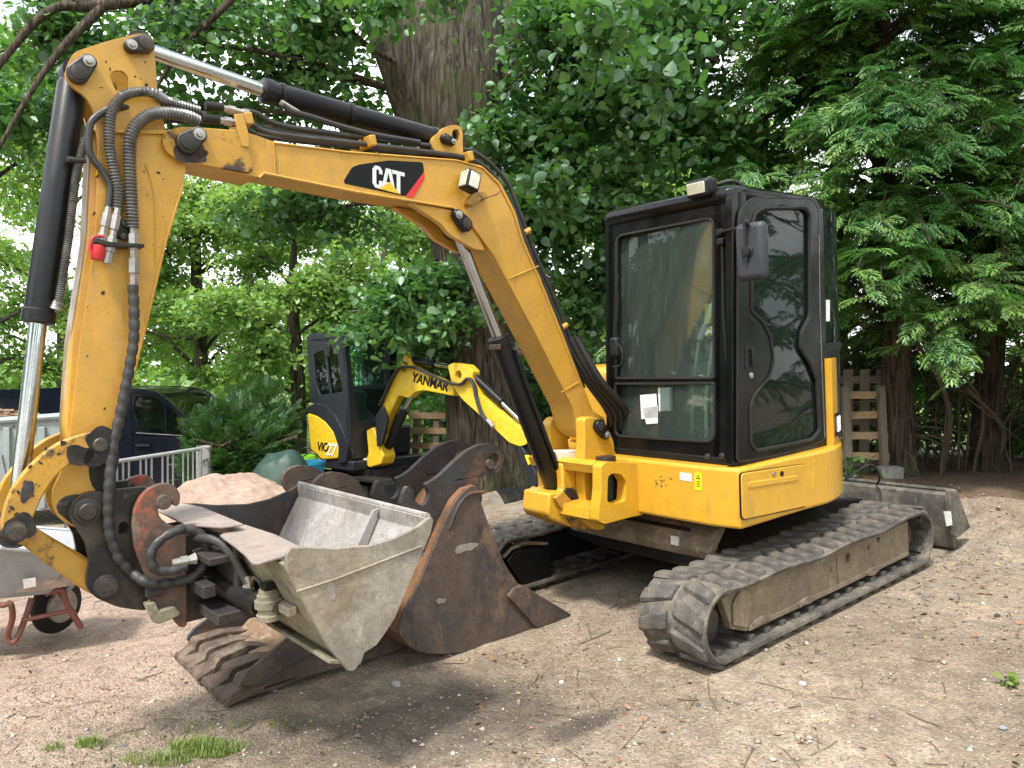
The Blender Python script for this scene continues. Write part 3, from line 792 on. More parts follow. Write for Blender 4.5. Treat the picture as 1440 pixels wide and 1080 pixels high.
def pin_cap(parent, p, q, b, r=0.045, mat='pin', t=0.035):
    """two-lobed pin keeper: big pin head with a bolt on a bridging plate"""
    P, Q = Vector(p), Vector(q)
    d = (Q - P).normalized(); nrm = Vector((-d.y, d.x))
    r2 = r * 0.72
    a0 = math.degrees(math.atan2(d.y, d.x))
    poly = [tuple(P + Vector((math.cos(R(a0 + t_)), math.sin(R(a0 + t_)))) * r) for t_ in range(100, 261, 16)]
    poly += [tuple(Q + Vector((math.cos(R(a0 + t_)), math.sin(R(a0 + t_)))) * r2) for t_ in range(-80, 81, 16)]
    k = MB().pb(poly, b - 0.004, b + t).build('pin_keeper', mat, parent, bevel=0.007)
    MB().lathe((P.x, b + t - 0.002, P.y), (0, 1, 0), [(0, r * 0.72), (0.008, r * 0.72), (0.010, r * 0.60), (0.011, r * 0.2)], 20).build('pin_head', 'pin', k)
    MB().lathe((Q.x, b + t - 0.002, Q.y), (0, 1, 0), [(0, r2 * 0.75), (0.005, r2 * 0.75), (0.006, r2 * 0.5), (0.018, r2 * 0.45), (0.019, r2 * 0.2)], 12).build('keeper_bolt', 'steel', k)
    return k
pin_cap(bo2, (0.865, 1.091), (0.820, 1.035), -0.04, 0.040, 'black')
MB().cyl((rp[0], -0.43, rp[1]), (rp[0], -0.03, rp[1]), 0.035).build('root_pin', 'pin', bo2)

# --- boom
B0, B1 = -0.32, -0.12
up = [(3.186, 2.484), (3.181, 2.510), (3.164, 2.526), (3.118, 2.549), (3.042, 2.557), (2.872, 2.567), (2.802, 2.559), (2.720, 2.538), (2.362, 2.540), (1.731, 2.569), (1.565, 2.553), (1.444, 2.474), (1.348, 2.324), (1.292, 2.163), (1.188, 1.968), (1.042, 1.662), (0.815, 1.172), (0.719, 1.119), (0.705, 1.052), (0.764, 1.002), (0.861, 1.009), (0.940, 1.073), (0.984, 1.213), (1.226, 1.619), (1.514, 2.077), (1.604, 2.180), (1.696, 2.279), (1.775, 2.317), (2.330, 2.352), (2.772, 2.395), (2.796, 2.374), (3.083, 2.408), (3.147, 2.421), (3.180, 2.448)]
boom = MB().pb(fillet(up, 0.02, 3), B0 + 0.014, B1 - 0.014).build('boom', 'yellow', EX, bevel=0.004)
for b0, b1 in ((B1 - 0.0135, B1), (B0, B0 + 0.0135)):
    MB().pb(fillet(up, 0.02, 3), b0, b1).warp(lambda a, b, z: (a, b, z)).build('side_plate', 'yellow', boom, bevel=0.003)
# weld flanges along the lower edge and the seams of the side plate
low = [(2.796, 2.374), (2.772, 2.395), (2.330, 2.352), (1.775, 2.317), (1.696, 2.279), (1.604, 2.180), (1.514, 2.077), (1.226, 1.619), (0.984, 1.213)]
MB().tube(onb(smoothpath([(p[0], 0, p[1]) for p in low], 1) and [(p[0], p[1]) for p in low], -0.117), 0.0065, 6).build('flange_edge', 'yellow', boom)
top = [(2.721, 2.532), (2.362, 2.533), (1.732, 2.562), (1.566, 2.542), (1.460, 2.465), (1.369, 2.319), (1.313, 2.158), (1.209, 1.967), (1.064, 1.658), (0.849, 1.201)]
MB().tube(onb(top, -0.117), 0.005, 6).build('flange_edge', 'yellow', boom)
MB().tube(onb([(2.720, 2.538), (2.721, 2.384)], -0.118), 0.004, 6).build('weld_seam', 'yellow', boom)
MB().tube(onb([(1.423, 1.956), (1.200, 2.031)], -0.118), 0.0035, 6).build('weld_seam', 'yellow', boom)
MB().tube(onb([(1.070, 1.304), (0.911, 1.359)], -0.118), 0.0035, 6).build('weld_seam', 'yellow', boom)
# doubler plate at the arm joint
MB().pb(fillet([(3.189, 2.481), (3.167, 2.523), (3.121, 2.546), (3.045, 2.554), (2.846, 2.563), (2.818, 2.385), (3.087, 2.405), (3.150, 2.418), (3.183, 2.446)], 0.04, 4), -0.121, -0.106).build('joint_plate', 'yellow_worn', boom, bevel=0.003)
# cylinder gusset at the elbow
gus = fillet([(2.037, 2.330), (1.758, 2.304), (1.634, 2.231), (1.566, 2.106), (1.642, 2.111), (1.732, 2.152), (1.793, 2.178), (1.843, 2.233), (1.935, 2.278)], 0.02, 3)
for b0, b1 in ((-0.165, -0.128), (-0.312, -0.275)):
    MB().pb(gus, b0, b1).build('cylinder_gusset', 'yellow', boom, bevel=0.005)
pin_cap(boom, (1.712, 2.233), (1.759, 2.278), -0.12, 0.040, 'black')
pin_cap(boom, (3.097, 2.480), (3.052, 2.517), -0.107, 0.045, 'pin')
# arm cylinder bracket on top of the boom: two ears with a slotted eye
eye = fillet([(1.857, 2.603), (1.857, 2.671), (1.811, 2.702), (1.782, 2.732), (1.727, 2.753), (1.677, 2.753), (1.661, 2.718), (1.669, 2.662), (1.665, 2.581)], 0.03, 4)
slot = fillet([(1.729, 2.724), (1.701, 2.735), (1.684, 2.715), (1.692, 2.670), (1.720, 2.656), (1.736, 2.687)], 0.01, 3)
for b0, b1 in ((-0.175, -0.145), (-0.295, -0.265)):
    MB().pb(eye, b0, b1, [slot]).build('cylinder_ear', 'yellow', boom, bevel=0.005)
pin_cap(boom, (1.788, 2.669), (1.749, 2.656), -0.147, 0.026, 'black')

# decal with the letters C A T, a triangle and a red stripe
dec = MB().pb(fillet([(2.388, 2.399), (2.341, 2.466), (2.301, 2.483), (2.140, 2.519), (1.942, 2.531), (1.937, 2.486), (2.054, 2.353), (2.385, 2.386)], 0.012, 3), -0.1215, -0.1185).build('boom_decal', 'vinyl_black', boom)
MB().pb([(1.937, 2.486), (1.939, 2.447), (2.013, 2.349), (2.054, 2.353)], -0.119, -0.1172).build('red_stripe', 'red', dec)
def letters_map(u, v):     # unit letter box over the decal, rows dropping slightly to the right
    O, X, Y = Vector((2.238, 2.382)), Vector((2.061, 2.360)), Vector((2.231, 2.489))
    p = O + (X - O) * u + (Y - O) * v
    return (p.x, p.y)
Cg = [(0.30, 0.66), (0.30, 0.82), (0.23, 0.98), (0.15, 1.0), (0.07, 0.98), (0.0, 0.82), (0.0, 0.18), (0.07, 0.02), (0.15, 0.0), (0.23, 0.02), (0.30, 0.18), (0.30, 0.36), (0.20, 0.36), (0.20, 0.20), (0.155, 0.14), (0.11, 0.20), (0.11, 0.80), (0.155, 0.86), (0.20, 0.80), (0.20, 0.66)]
Ag = [(0.27, 0.0), (0.41, 1.0), (0.57, 1.0), (0.71, 0.0), (0.60, 0.0), (0.582, 0.2), (0.40, 0.2), (0.375, 0.0)]
Ah = [(0.42, 0.38), (0.56, 0.38), (0.49, 0.83)]
Tg = [(0.61, 1.0), (1.0, 1.0), (1.0, 0.83), (0.86, 0.83), (0.86, 0.0), (0.75, 0.0), (0.75, 0.83), (0.61, 0.83)]
for nm, g, h in (('letter', Cg, ()), ('letter', Ag, [Ah]), ('letter', Tg, ())):
    MB().pb([letters_map(*p) for p in g], -0.1187, -0.1166, [[letters_map(*p) for p in q] for q in h]).build(nm, 'paper', dec)
MB().pb([letters_map(*p) for p in ((0.20, -0.01), (0.52, 0.42), (0.86, -0.03))], -0.1168, -0.1150).build('triangle', 'vinyl_yellow', dec)

# work lamp on the elbow
lx, lz = (1.700, 2.446)
lm = MB().box((lx, -0.055, lz), (0.085, 0.075, 0.105), Matrix.Rotation(R(-18), 3, 'Y')).build('work_lamp', 'plastic_black', boom, bevel=0.012, seg=3)
Rm = Matrix.Rotation(R(-18), 3, 'Y')
MB().box(Vector((lx, -0.055, lz)) + Rm @ Vector((0.044, 0, 0)), (0.006, 0.060, 0.085), Rm).build('lamp_lens', 'lamp', lm, bevel=0.004)
MB().box(Vector((lx, -0.015, lz)) + Rm @ Vector((0.0, 0, 0)), (0.060, 0.006, 0.080), Rm).build('lamp_side_lens', 'lamp', lm, bevel=0.004)
MB().pb(fillet([(1.709, 2.335), (1.703, 2.358), (1.664, 2.394), (1.588, 2.415), (1.571, 2.390), (1.630, 2.352), (1.669, 2.324)], 0.01), -0.118, -0.075).build('lamp_bracket', 'yellow_worn', boom, bevel=0.004)
MB().tube(smoothpath(onb([(1.664, 2.346), (1.607, 2.362), (1.548, 2.389), (1.509, 2.399), (1.473, 2.425)], -0.085), 5), 0.0045, 6).build('lamp_wire', 'rust_inside', boom)
for p in ((1.267, 2.219), (1.012, 1.677)):
    MB().tube([(p[0] - 0.01, -0.16, p[1]), (p[0] - 0.05, -0.16, p[1] + 0.02)], 0.016, 10).build('hose_stub', 'yellow', boom)

# hard lines along the back of the boom
l1 = [(2.816, 2.669), (2.762, 2.665), (2.644, 2.628), (2.215, 2.629), (1.719, 2.636), (1.579, 2.633), (1.443, 2.568), (1.343, 2.473), (1.275, 2.329), (1.196, 2.154), (1.095, 1.953), (0.979, 1.725), (0.877, 1.489), (0.824, 1.378)]
l2 = [(2.874, 2.613), (2.814, 2.619), (2.705, 2.581), (2.229, 2.589), (1.736, 2.593), (1.598, 2.582), (1.486, 2.526), (1.394, 2.419), (1.324, 2.311), (1.247, 2.137), (1.147, 1.939), (1.033, 1.704), (0.933, 1.478), (0.860, 1.316)]
for k, (ln, bb) in enumerate(((l1, -0.17), (l1, -0.27), (l2, -0.145), (l2, -0.22))):
    MB().tube(smoothpath(onb(ln, bb), 5), 0.0125 if k % 2 == 0 else 0.010, 10).build('hydraulic_line', 'hose', boom)
for p in ((2.827, 2.620), (1.649, 2.592), (2.228, 2.602)):
    MB().box((p[0], -0.20, p[1]), (0.035, 0.20, 0.05), Matrix.Rotation(R(10), 3, 'Y')).build('line_clamp', 'yellow' if p[0] != 0 else 'yellow', boom, bevel=0.005)
MB().pb([(2.891, 2.628), (2.854, 2.634), (2.832, 2.547), (2.836, 2.493), (2.870, 2.495)], -0.118, -0.10).build('clamp_bracket', 'yellow', boom, bevel=0.004)
# black hose bundle falling from the boom foot to the house
for k in range(4):
    MB().tube(smoothpath([(1.0 - 0.02 * k, -0.20 + 0.03 * k, 1.62), (0.86, -0.12 + 0.04 * k, 1.36), (0.72 - 0.02 * k, -0.08 + 0.03 * k, 1.15), (0.66, -0.10, 0.98), (0.55, -0.18, 0.90)], 6), 0.020, 8).build('hose_bundle', 'rubber_dark', boom)

# --- cylinders
def ram(name, parent, p_eye, p_split, p_rod, r, rr, b, gland=True, mat='black', rod_from='rod'):
    A, Sx, E = (Vector((q[0], b, q[1])) for q in (p_eye, p_split, p_rod))
    d = (Sx - A).normalized(); L = (Sx - A).length
    c = MB().lathe(A, d, [(0.03, r * 0.8), (0.05, r), (L - 0.055, r), (L - 0.05, r * 1.08), (L - 0.005, r * 1.08), (L, r * 0.96)], 28).build(name, mat, parent, smooth=40)
    MB().cyl(A - Vector((0, r * 0.95, 0)), A + Vector((0, r * 0.95, 0)), r * 0.9, 20).build('eye', mat, c)
    MB().cyl(Sx - d * 0.02, E - (E - Sx).normalized() * rr * 1.2, rr, 24).build('rod', 'chrome', c)
    MB().cyl(E - Vector((0, r * 0.9, 0)), E + Vector((0, r * 0.9, 0)), rr * 1.7, 20).build('rod_eye', 'pin', c)
    return c
# arm cylinder: rod at the arm head, barrel back to the elbow
acy = ram('arm_cylinder', EX, (1.717, 2.684), (2.715, 2.788), (3.224, 2.877), 0.052, 0.031, -0.22)
MB().tube(smoothpath(onb([(2.645, 2.717), (2.600, 2.695), (2.504, 2.683), (2.362, 2.661), (2.173, 2.645), (1.928, 2.641)], -0.16), 5), 0.014, 8).build('cylinder_hose', 'hose', acy)
MB().cyl(*onb([(2.654, 2.731), (2.573, 2.696)], -0.165), 0.013, 10).build('port_fitting', 'steel', acy)
for t in (0.08, 0.42, 0.9):
    p0, p1 = Vector((2.715, 2.788)), Vector((1.717, 2.684))
    q = p0.lerp(p1, t)
    d = (p1 - p0).normalized()
    MB().lathe((q.x, -0.22, q.y), (d.x, 0, d.y), [(0, 0.052), (0.001, 0.056), (0.02, 0.056), (0.021, 0.052)], 24).build('band', 'black', acy)
# boom cylinder
bcy = ram('boom_cylinder', EX, (1.060, 0.715), (1.438, 1.646), (1.687, 2.227), 0.056, 0.032, -0.22)
MB().tube(smoothpath(onb([(1.362, 1.565), (1.328, 1.452), (1.213, 1.159), (1.092, 0.875), (1.013, 0.767)], -0.16), 5), 0.014, 8).build('cylinder_pipe', 'black', bcy)
MB().box(onb([(1.491, 1.587)], -0.185)[0], (0.05, 0.05, 0.03)).build('port_block', 'rust_dark', bcy, bevel=0.005)
MB().cyl(*onb([(1.361, 1.577), (1.333, 1.532)], -0.16), 0.02, 10).build('port_fitting', 'pin', bcy)
MB().cyl(((1.060, 0.715)[0], -0.35, (1.060, 0.715)[1]), ((1.060, 0.715)[0], -0.10, (1.060, 0.715)[1]), 0.03).build('cylinder_pin', 'pin', bcy)
MB().tube(onb([(1.044, 0.724), (0.979, 0.654)], -0.12), 0.028, 12).build('cylinder_cross_pin', 'rubber_dark', bcy)
# bucket cylinder in front of the arm
kcy = ram('bucket_cylinder', EX, (3.465, 2.727), (3.654, 1.768), (3.783, 0.996), 0.053, 0.031, -0.22)
kh = [(3.436, 2.508), (3.453, 2.468), (3.468, 2.428), (3.498, 2.320), (3.518, 2.209), (3.541, 2.078), (3.567, 1.952), (3.585, 1.863), (3.595, 1.826)]
def coil(path, r, amp, pitch=0.0085, n=10):
    P = resample(smoothpath(path, 10), pitch / 2)
    return MB().tube(P, [r + (amp if i % 2 else -amp) for i in range(len(P))], n)
coil(onb(kh, -0.155), 0.0155, 0.0022).build('guarded_hose', 'spring', kcy, smooth=75)
MB().cyl(*onb([(3.589, 1.844), (3.603, 1.815)], -0.16), 0.019, 12).build('port_fitting', 'steel', kcy)
MB().tube(onb([(3.527, 2.379), (3.489, 2.378), (3.464, 2.380)], -0.14), 0.011, 10).build('hose_clamp', 'pin', kcy)
MB().tube(onb([(3.647, 1.728), (3.688, 1.487), (3.730, 1.276), (3.758, 1.118)], -0.285), 0.010, 8).build('guide_rod', 'yellow_worn', kcy)

# --- arm (stick)
A0, A1 = -0.305, -0.135
arm_o = fillet([(3.514, 2.683), (3.504, 2.727), (3.476, 2.782), (3.362, 2.844), (3.246, 2.898), (3.212, 2.903), (3.187, 2.874), (3.185, 2.791), (3.186, 2.693), (3.167, 2.541), (3.094, 2.392), (3.110, 2.324), (3.196, 2.083), (3.312, 1.685), (3.353, 1.552), (3.412, 1.411), (3.437, 1.307), (3.452, 1.248), (3.504, 1.116), (3.525, 1.031), (3.565, 0.983), (3.603, 0.990), (3.647, 1.031), (3.667, 1.083), (3.663, 1.142), (3.619, 1.229), (3.592, 1.342), (3.532, 1.693), (3.453, 2.078), (3.419, 2.429), (3.423, 2.574), (3.449, 2.623), (3.486, 2.646)], 0.02, 3)
lh = fillet([(3.361, 2.715), (3.342, 2.738), (3.311, 2.743), (3.292, 2.725), (3.290, 2.676), (3.322, 2.657), (3.340, 2.662)], 0.012, 3)
arm = MB().pb(arm_o, A1 - 0.02, A1, [lh]).pb(arm_o, A0, A0 + 0.02, [lh]).build('arm', 'yellow', EX, bevel=0.004)
inner = fillet([(3.420, 2.535), (3.194, 2.595), (3.155, 2.373), (3.214, 2.112), (3.337, 1.692), (3.438, 1.357), (3.466, 1.249), (3.594, 1.239), (3.603, 1.375), (3.562, 1.695), (3.482, 2.077), (3.442, 2.427)], 0.02, 2)
MB().pb(inner, A0 + 0.0205, A1 - 0.0205).build('box_section', 'yellow', arm, bevel=0.01, seg=3)
MB().pb([(3.378, 2.507), (3.118, 2.536), (3.113, 2.519), (3.380, 2.491)], A1 - 0.002, A1 + 0.014).build('top_flange', 'yellow', arm, bevel=0.003)
MB().tube(onb([(3.111, 2.323), (3.197, 2.083), (3.314, 1.685), (3.355, 1.552), (3.413, 1.411)], A1 + 0.001), 0.006, 6).build('weld_seam', 'yellow', arm)
MB().tube(smoothpath(onb([(3.251, 2.389), (3.231, 2.301), (3.228, 2.194), (3.241, 1.996)], A1 + 0.001), 5), 0.0045, 6).build('weld_seam', 'yellow', arm)
pin_cap(arm, (3.471, 2.700), (3.434, 2.746), A1, 0.040, 'pin')
pin_cap(arm, (3.227, 2.856), (3.277, 2.838), A1, 0.036, 'pin')
for nm, p, r, bb in (('link_pin', (3.503, 1.298), 0.047, -0.085), ('tip_pin', (3.564, 1.054), 0.056, -0.075)):
    MB().lathe((p[0], -0.345, p[1]), (0, 1, 0), [(0, r), (bb + 0.32, r), (bb + 0.33, r * 0.86), (bb + 0.345, r * 0.84), (bb + 0.347, r * 0.60), (bb + 0.362, r * 0.58), (bb + 0.366, r * 0.5)], 24).build(nm, 'pin', arm)
# hydraulic couplings on the arm
cp = MB().pb([(3.468, 2.079), (3.415, 2.065), (3.295, 2.062), (3.296, 2.048), (3.421, 2.046), (3.469, 2.060)], A1, A1 + 0.07).build('coupling_bracket', 'grime', arm, bevel=0.003)
MB().box(onb([(3.353, 2.124)], A1 + 0.012)[0], (0.07, 0.02, 0.075)).build('bracket_plate', 'black', arm, bevel=0.004)
for p in ((3.351, 2.146), (3.358, 2.094)):
    MB().lathe((p[0], A1 + 0.02, p[1]), (0, 1, 0), [(0, 0.014), (0.012, 0.014), (0.014, 0.008)], 6).build('bolt', 'pin', arm)
def fitting(path, r, parent, b):
    P = onb(path, b); A, Z = Vector(P[0]), Vector(P[1]); d = (Z - A)
    L = d.length; d.normalize()
    return MB().lathe(A, d, [(0, r * 0.7), (L * .12, r * 0.7), (L * .13, r), (L * .38, r), (L * .40, r * .75), (L * .52, r * .75), (L * .54, r * 1.1), (L * .78, r * 1.1), (L * .80, r * .8), (L, r * .8)], 6).build('hose_coupling', 'steel', parent)
fitting([(3.326, 2.131), (3.340, 1.900)], 0.020, arm, -0.09)
fitting([(3.377, 2.196), (3.429, 1.985)], 0.018, arm, -0.09)
fitting([(3.409, 2.201), (3.460, 2.006)], 0.016, arm, -0.09)
MB().lathe(((3.454, 2.052)[0], -0.09, (3.454, 2.052)[1]), (0.18, 0, -1), [(0, 0.022), (0.004, 0.027), (0.03, 0.027), (0.05, 0.022), (0.055, 0.02)], 14).build('dust_cap', 'red_cap', arm)
MB().tube(smoothpath(onb([(3.435, 2.085), (3.469, 2.083), (3.486, 2.045), (3.477, 2.006), (3.455, 2.004)], -0.075), 5), 0.006, 6).build('cap_strap', 'red_cap', arm)
# hoses looping from the boom to the arm
h1 = [(3.035, 2.585), (3.074, 2.594), (3.132, 2.594), (3.190, 2.586), (3.230, 2.574), (3.263, 2.550), (3.292, 2.516), (3.310, 2.476), (3.318, 2.426), (3.323, 2.319), (3.326, 2.175), (3.327, 2.125)]
coil(onb(h1, [-0.13, -0.115, -0.10] + [-0.09] * 9), 0.0225, 0.0035, 0.013, 12).build('guarded_hose', 'spring', EX, smooth=75)
h2 = [(3.015, 2.637), (3.093, 2.645), (3.153, 2.652), (3.211, 2.662), (3.269, 2.658), (3.314, 2.640), (3.340, 2.617), (3.366, 2.576), (3.379, 2.529), (3.386, 2.434), (3.377, 2.339), (3.367, 2.267), (3.375, 2.190)]
coil(onb(h2, [-0.16, -0.15, -0.14] + [-0.10] * 10), 0.0185, 0.003, 0.012, 12).build('guarded_hose', 'spring', EX, smooth=75)
h3 = [(2.980, 2.627), (3.122, 2.623), (3.257, 2.611), (3.314, 2.602), (3.360, 2.587), (3.394, 2.566), (3.428, 2.537), (3.448, 2.500), (3.456, 2.417), (3.442, 2.376), (3.422, 2.349), (3.402, 2.313), (3.392, 2.282), (3.397, 2.238), (3.405, 2.200)]
MB().tube(smoothpath(onb(h3, [-0.17, -0.17, -0.16, -0.14] + [-0.11] * 11), 6), 0.0135, 10).build('return_hose', 'hose', EX)
for a_, b_ in (((286, 166), (332, 172)), ((289, 149), (332, 158))): pass
for ln in ([(3.015, 2.603), (2.944, 2.607)], [(2.996, 2.658), (2.925, 2.660)]):
    MB().cyl(*onb(ln, -0.14), 0.019, 12).build('hose_end', 'rubber_dark', EX)
for ln in ([(2.950, 2.606), (2.832, 2.605)], [(2.931, 2.659), (2.825, 2.651)]):
    MB().lathe(onb(ln, -0.145)[0], Vector(onb(ln, -0.145)[1]) - Vector(onb(ln, -0.145)[0]), [(0, 0.014), (0.03, 0.014), (0.031, 0.019), (0.06, 0.019), (0.061, 0.014), (0.09, 0.014), (0.091, 0.018), (0.12, 0.018)], 6).build('hose_coupling', 'steel', EX)
# long wrapped hose down to the tilt bucket
h4 = [(3.344, 1.904), (3.347, 1.794), (3.357, 1.684), (3.380, 1.576), (3.408, 1.468), (3.429, 1.388), (3.448, 1.327), (3.469, 1.242), (3.482, 1.159), (3.493, 1.068), (3.498, 0.998), (3.495, 0.946), (3.483, 0.899), (3.469, 0.852), (3.446, 0.814), (3.423, 0.783), (3.396, 0.758), (3.359, 0.737), (3.322, 0.732), (3.271, 0.728), (3.226, 0.738), (3.191, 0.762), (3.174, 0.794), (3.163, 0.830), (3.169, 0.872), (3.186, 0.905), (3.213, 0.927), (3.245, 0.939), (3.280, 0.940), (3.316, 0.930), (3.347, 0.911), (3.369, 0.890), (3.379, 0.861), (3.376, 0.826), (3.359, 0.803), (3.310, 0.789), (3.252, 0.796)]
hb = [-0.085] * 8 + [-0.07] * 8 + [-0.02] * 4 + [0.0] * 8 + [0.02] * 11
hb = (hb + [0.02] * 60)[:len(h4)]
P4 = resample(smoothpath(onb(h4, hb), 8), 0.012)
MB().tube(P4, [0.0185 + (0.0016 if (i % 4) < 3 else -0.0028) for i in range(len(P4))], 10).build('wrapped_hose', 'hose', EX, smooth=75)

# --- bucket linkage
lk = fillet([(3.504, 1.346), (3.535, 1.349), (3.569, 1.345), (3.643, 1.322), (3.705, 1.280), (3.752, 1.235), (3.793, 1.184), (3.821, 1.122), (3.838, 1.062), (3.837, 1.013), (3.820, 0.984), (3.799, 0.972), (3.773, 0.979), (3.759, 1.013), (3.741, 1.059), (3.704, 1.136), (3.663, 1.195), (3.629, 1.227), (3.593, 1.241), (3.551, 1.260), (3.510, 1.254), (3.478, 1.266), (3.463, 1.295), (3.473, 1.329)], 0.02, 3)
lko = MB().pb(lk, -0.115, -0.075).build('bucket_link', 'yellow_worn', EX, bevel=0.006)
lk2 = MB().pb(lk, -0.365, -0.325).build('bucket_link', 'yellow_worn', EX, bevel=0.006)
kp = (3.798, 1.021)
MB().lathe((kp[0], -0.38, kp[1]), (0, 1, 0), [(0, 0.04), (0.31, 0.04), (0.312, 0.034), (0.33, 0.034), (0.333, 0.026), (0.345, 0.025)], 20).build('link_pin', 'pin', lko)
rod2 = fillet([(3.768, 0.951), (3.790, 0.977), (3.778, 1.022), (3.725, 1.014), (3.704, 0.986), (3.638, 0.924), (3.559, 0.852), (3.496, 0.788), (3.469, 0.736), (3.488, 0.690), (3.523, 0.693), (3.579, 0.735), (3.690, 0.857)], 0.02, 3)
MB().pb(rod2, -0.30, -0.14).build('push_link', 'yellow_worn', EX, bevel=0.012, seg=3)

# --- quick hitch: two black plates with cross pins
hp = fillet([(3.626, 1.054), (3.601, 1.103), (3.557, 1.123), (3.511, 1.118), (3.351, 1.113), (3.332, 1.081), (3.357, 0.983), (3.378, 0.871), (3.374, 0.779), (3.368, 0.683), (3.380, 0.623), (3.416, 0.635), (3.483, 0.663), (3.556, 0.718), (3.583, 0.757), (3.582, 0.801), (3.566, 0.858), (3.573, 0.930), (3.610, 1.011)], 0.02, 3)
hole = fillet([(3.458, 0.985), (3.432, 0.991), (3.419, 0.961), (3.436, 0.936), (3.461, 0.941)], 0.01, 3)
hit = MB().pb(hp, -0.125, -0.09, [hole]).pb(hp, -0.36, -0.325, [hole]).build('quick_hitch', 'grime', EX, bevel=0.005)
MB().pb([(3.479, 0.894), (3.388, 0.876), (3.380, 0.660), (3.482, 0.672)], -0.322, -0.128).build('hitch_block', 'grime', hit, bevel=0.006)
q = (3.519, 0.755)
MB().lathe((q[0], -0.40, q[1]), (0, 1, 0), [(0, 0.045), (0.32, 0.045), (0.322, 0.038), (0.345, 0.037), (0.348, 0.022)], 22).build('hitch_pin', 'pin', hit)
# ------------------------------------------------------------------ cab
def lean(z): return -0.058 * (z - 0.88)
def fr_pt(b, z, d=0.0): return (0.72 + lean(z) + d, b, z)      # a point on the leaning front face
cab_plan = fillet([(0.66, -0.12), (0.66, 0.82), (-0.52, 0.80), (-0.52, -0.12)], [0.05, 0.10, 0.36, 0.10], 8)
CABR = MB().pz(fillet([(0.665, -0.13), (0.665, 0.825), (-0.50, 0.80), (-0.50, -0.13)], [0.06, 0.13, 0.36, 0.12], 8), 2.275, 2.372)
cab = CABR.build('cab', 'cab_black', EX, bevel=0.045, seg=5)
MB().pz(fillet([(0.50, -0.02), (0.50, 0.70), (-0.38, 0.62), (-0.38, -0.02)], 0.1, 5), 2.368, 2.392).build('roof_panel', 'black', cab, bevel=0.015)
MB().pz(fillet([(0.72, -0.11), (0.72, 0.81), (-0.50, 0.79), (-0.50, -0.11)], [0.04, 0.09, 0.34, 0.1], 7), 0.906, 0.945).build('floor', 'black', cab, bevel=0.006)
# front face: frame with an upper and a lower pane
fo_out = fillet([(-0.121, 2.312), (-0.097, 2.347), (-0.033, 2.354), (0.654, 2.350), (0.708, 2.329), (0.717, 2.231), (0.706, 0.901), (0.679, 0.891), (-0.086, 0.843), (-0.116, 0.892)], 0.02, 3)
up_h = fillet([(-0.028, 2.213), (0.667, 2.216), (0.671, 1.364), (-0.037, 1.361)], [0.05, 0.05, 0.01, 0.01], 5)
lo_h = fillet([(-0.043, 1.327), (0.671, 1.337), (0.675, 1.023), (-0.044, 1.014)], [0.01, 0.01, 0.06, 0.05], 5)
MB().slab(fo_out, lambda b, z: fr_pt(b, z, -0.06), lambda b, z: fr_pt(b, z, 0.0), [up_h, lo_h]).build('front_frame', 'cab_black', cab, bevel=0.006)
for h, nm in ((up_h, 'windscreen'), (lo_h, 'lower_windscreen')):
    MB().slab(h, lambda b, z: fr_pt(b, z, -0.026 + 0.068 * (b - 0.35)), lambda b, z: fr_pt(b, z, -0.020 + 0.068 * (b - 0.35))).build(nm, 'glass', cab)
    MB().tube([fr_pt(b, z, 0.0) for b, z in h + h[:1]], 0.008, 6).build('window_seal', 'rubber_dark', cab)
# corner post between the windscreen and the door
post = MB()
pp = fillet([(0.72, 0.66), (0.72, 0.82), (0.64, 0.82), (0.66, 0.66)], [0.01, 0.11, 0.01, 0.01], 8)
post.pz(pp, 0.91, 2.33).warp(lambda a, b, z: (a + lean(z), b, z)).build('corner_post', 'cab_black', cab, bevel=0.004)
MB().pz(fillet([(0.72, -0.115), (0.72, -0.04), (0.62, -0.04), (0.62, -0.115)], 0.02, 4), 0.91, 2.33).warp(lambda a, b, z: (a + lean(z), b, z)).build('corner_post', 'cab_black', cab)
# left side: body panel with the door in it
side_out = fillet([(0.678, 2.303), (0.657, 2.352), (-0.148, 2.353), (-0.223, 2.272), (-0.203, 0.897), (0.295, 0.891), (0.760, 0.916)], 0.02, 3)
door_out = fillet([(0.652, 2.141), (0.628, 2.230), (0.521, 2.304), (-0.068, 2.342), (-0.143, 2.299), (-0.149, 1.690), (-0.156, 0.945), (0.230, 0.919), (0.729, 0.931)], [0.03, 0.06, 0.06, 0.03, 0.05, 0.4, 0.05, 0.3, 0.03], 5)
win = fillet([(0.530, 2.155), (0.500, 2.224), (0.418, 2.255), (0.004, 2.288), (-0.047, 2.252), (-0.015, 1.668), (0.081, 1.581), (0.094, 1.493), (0.007, 1.416), (-0.072, 1.304), (-0.087, 1.004), (0.002, 0.964), (0.560, 0.969), (0.609, 1.013), (0.605, 1.208), (0.569, 1.265), (0.417, 1.353), (0.370, 1.443), (0.391, 1.567), (0.467, 1.654), (0.562, 1.708)], 0.022, 4)
MB().pb(side_out, 0.775, 0.812, [fillet(door_out, 0.0)]).build('side_frame', 'cab_black', cab, bevel=0.004)
door = MB().pb(door_out, 0.795, 0.826, [win]).build('door', 'cab_black', cab, bevel=0.007, seg=3)
MB().tube([(a, 0.826, z) for a, z in win + win[:1]], 0.011, 6).build('window_seal', 'rubber_dark', cab)
MB().tube([(a, 0.822, z) for a, z in door_out + door_out[:1]], 0.006, 6).build('door_seal', 'rubber_dark', cab)
MB().pb(win, 0.806, 0.812).build('door_pane', 'door_glass', cab)
hnd = [(0.627, 1.523), (0.510, 1.522), (0.517, 1.405), (0.634, 1.409)]
hx = sum(p[0] for p in hnd) / 4; hz = sum(p[1] for p in hnd) / 4
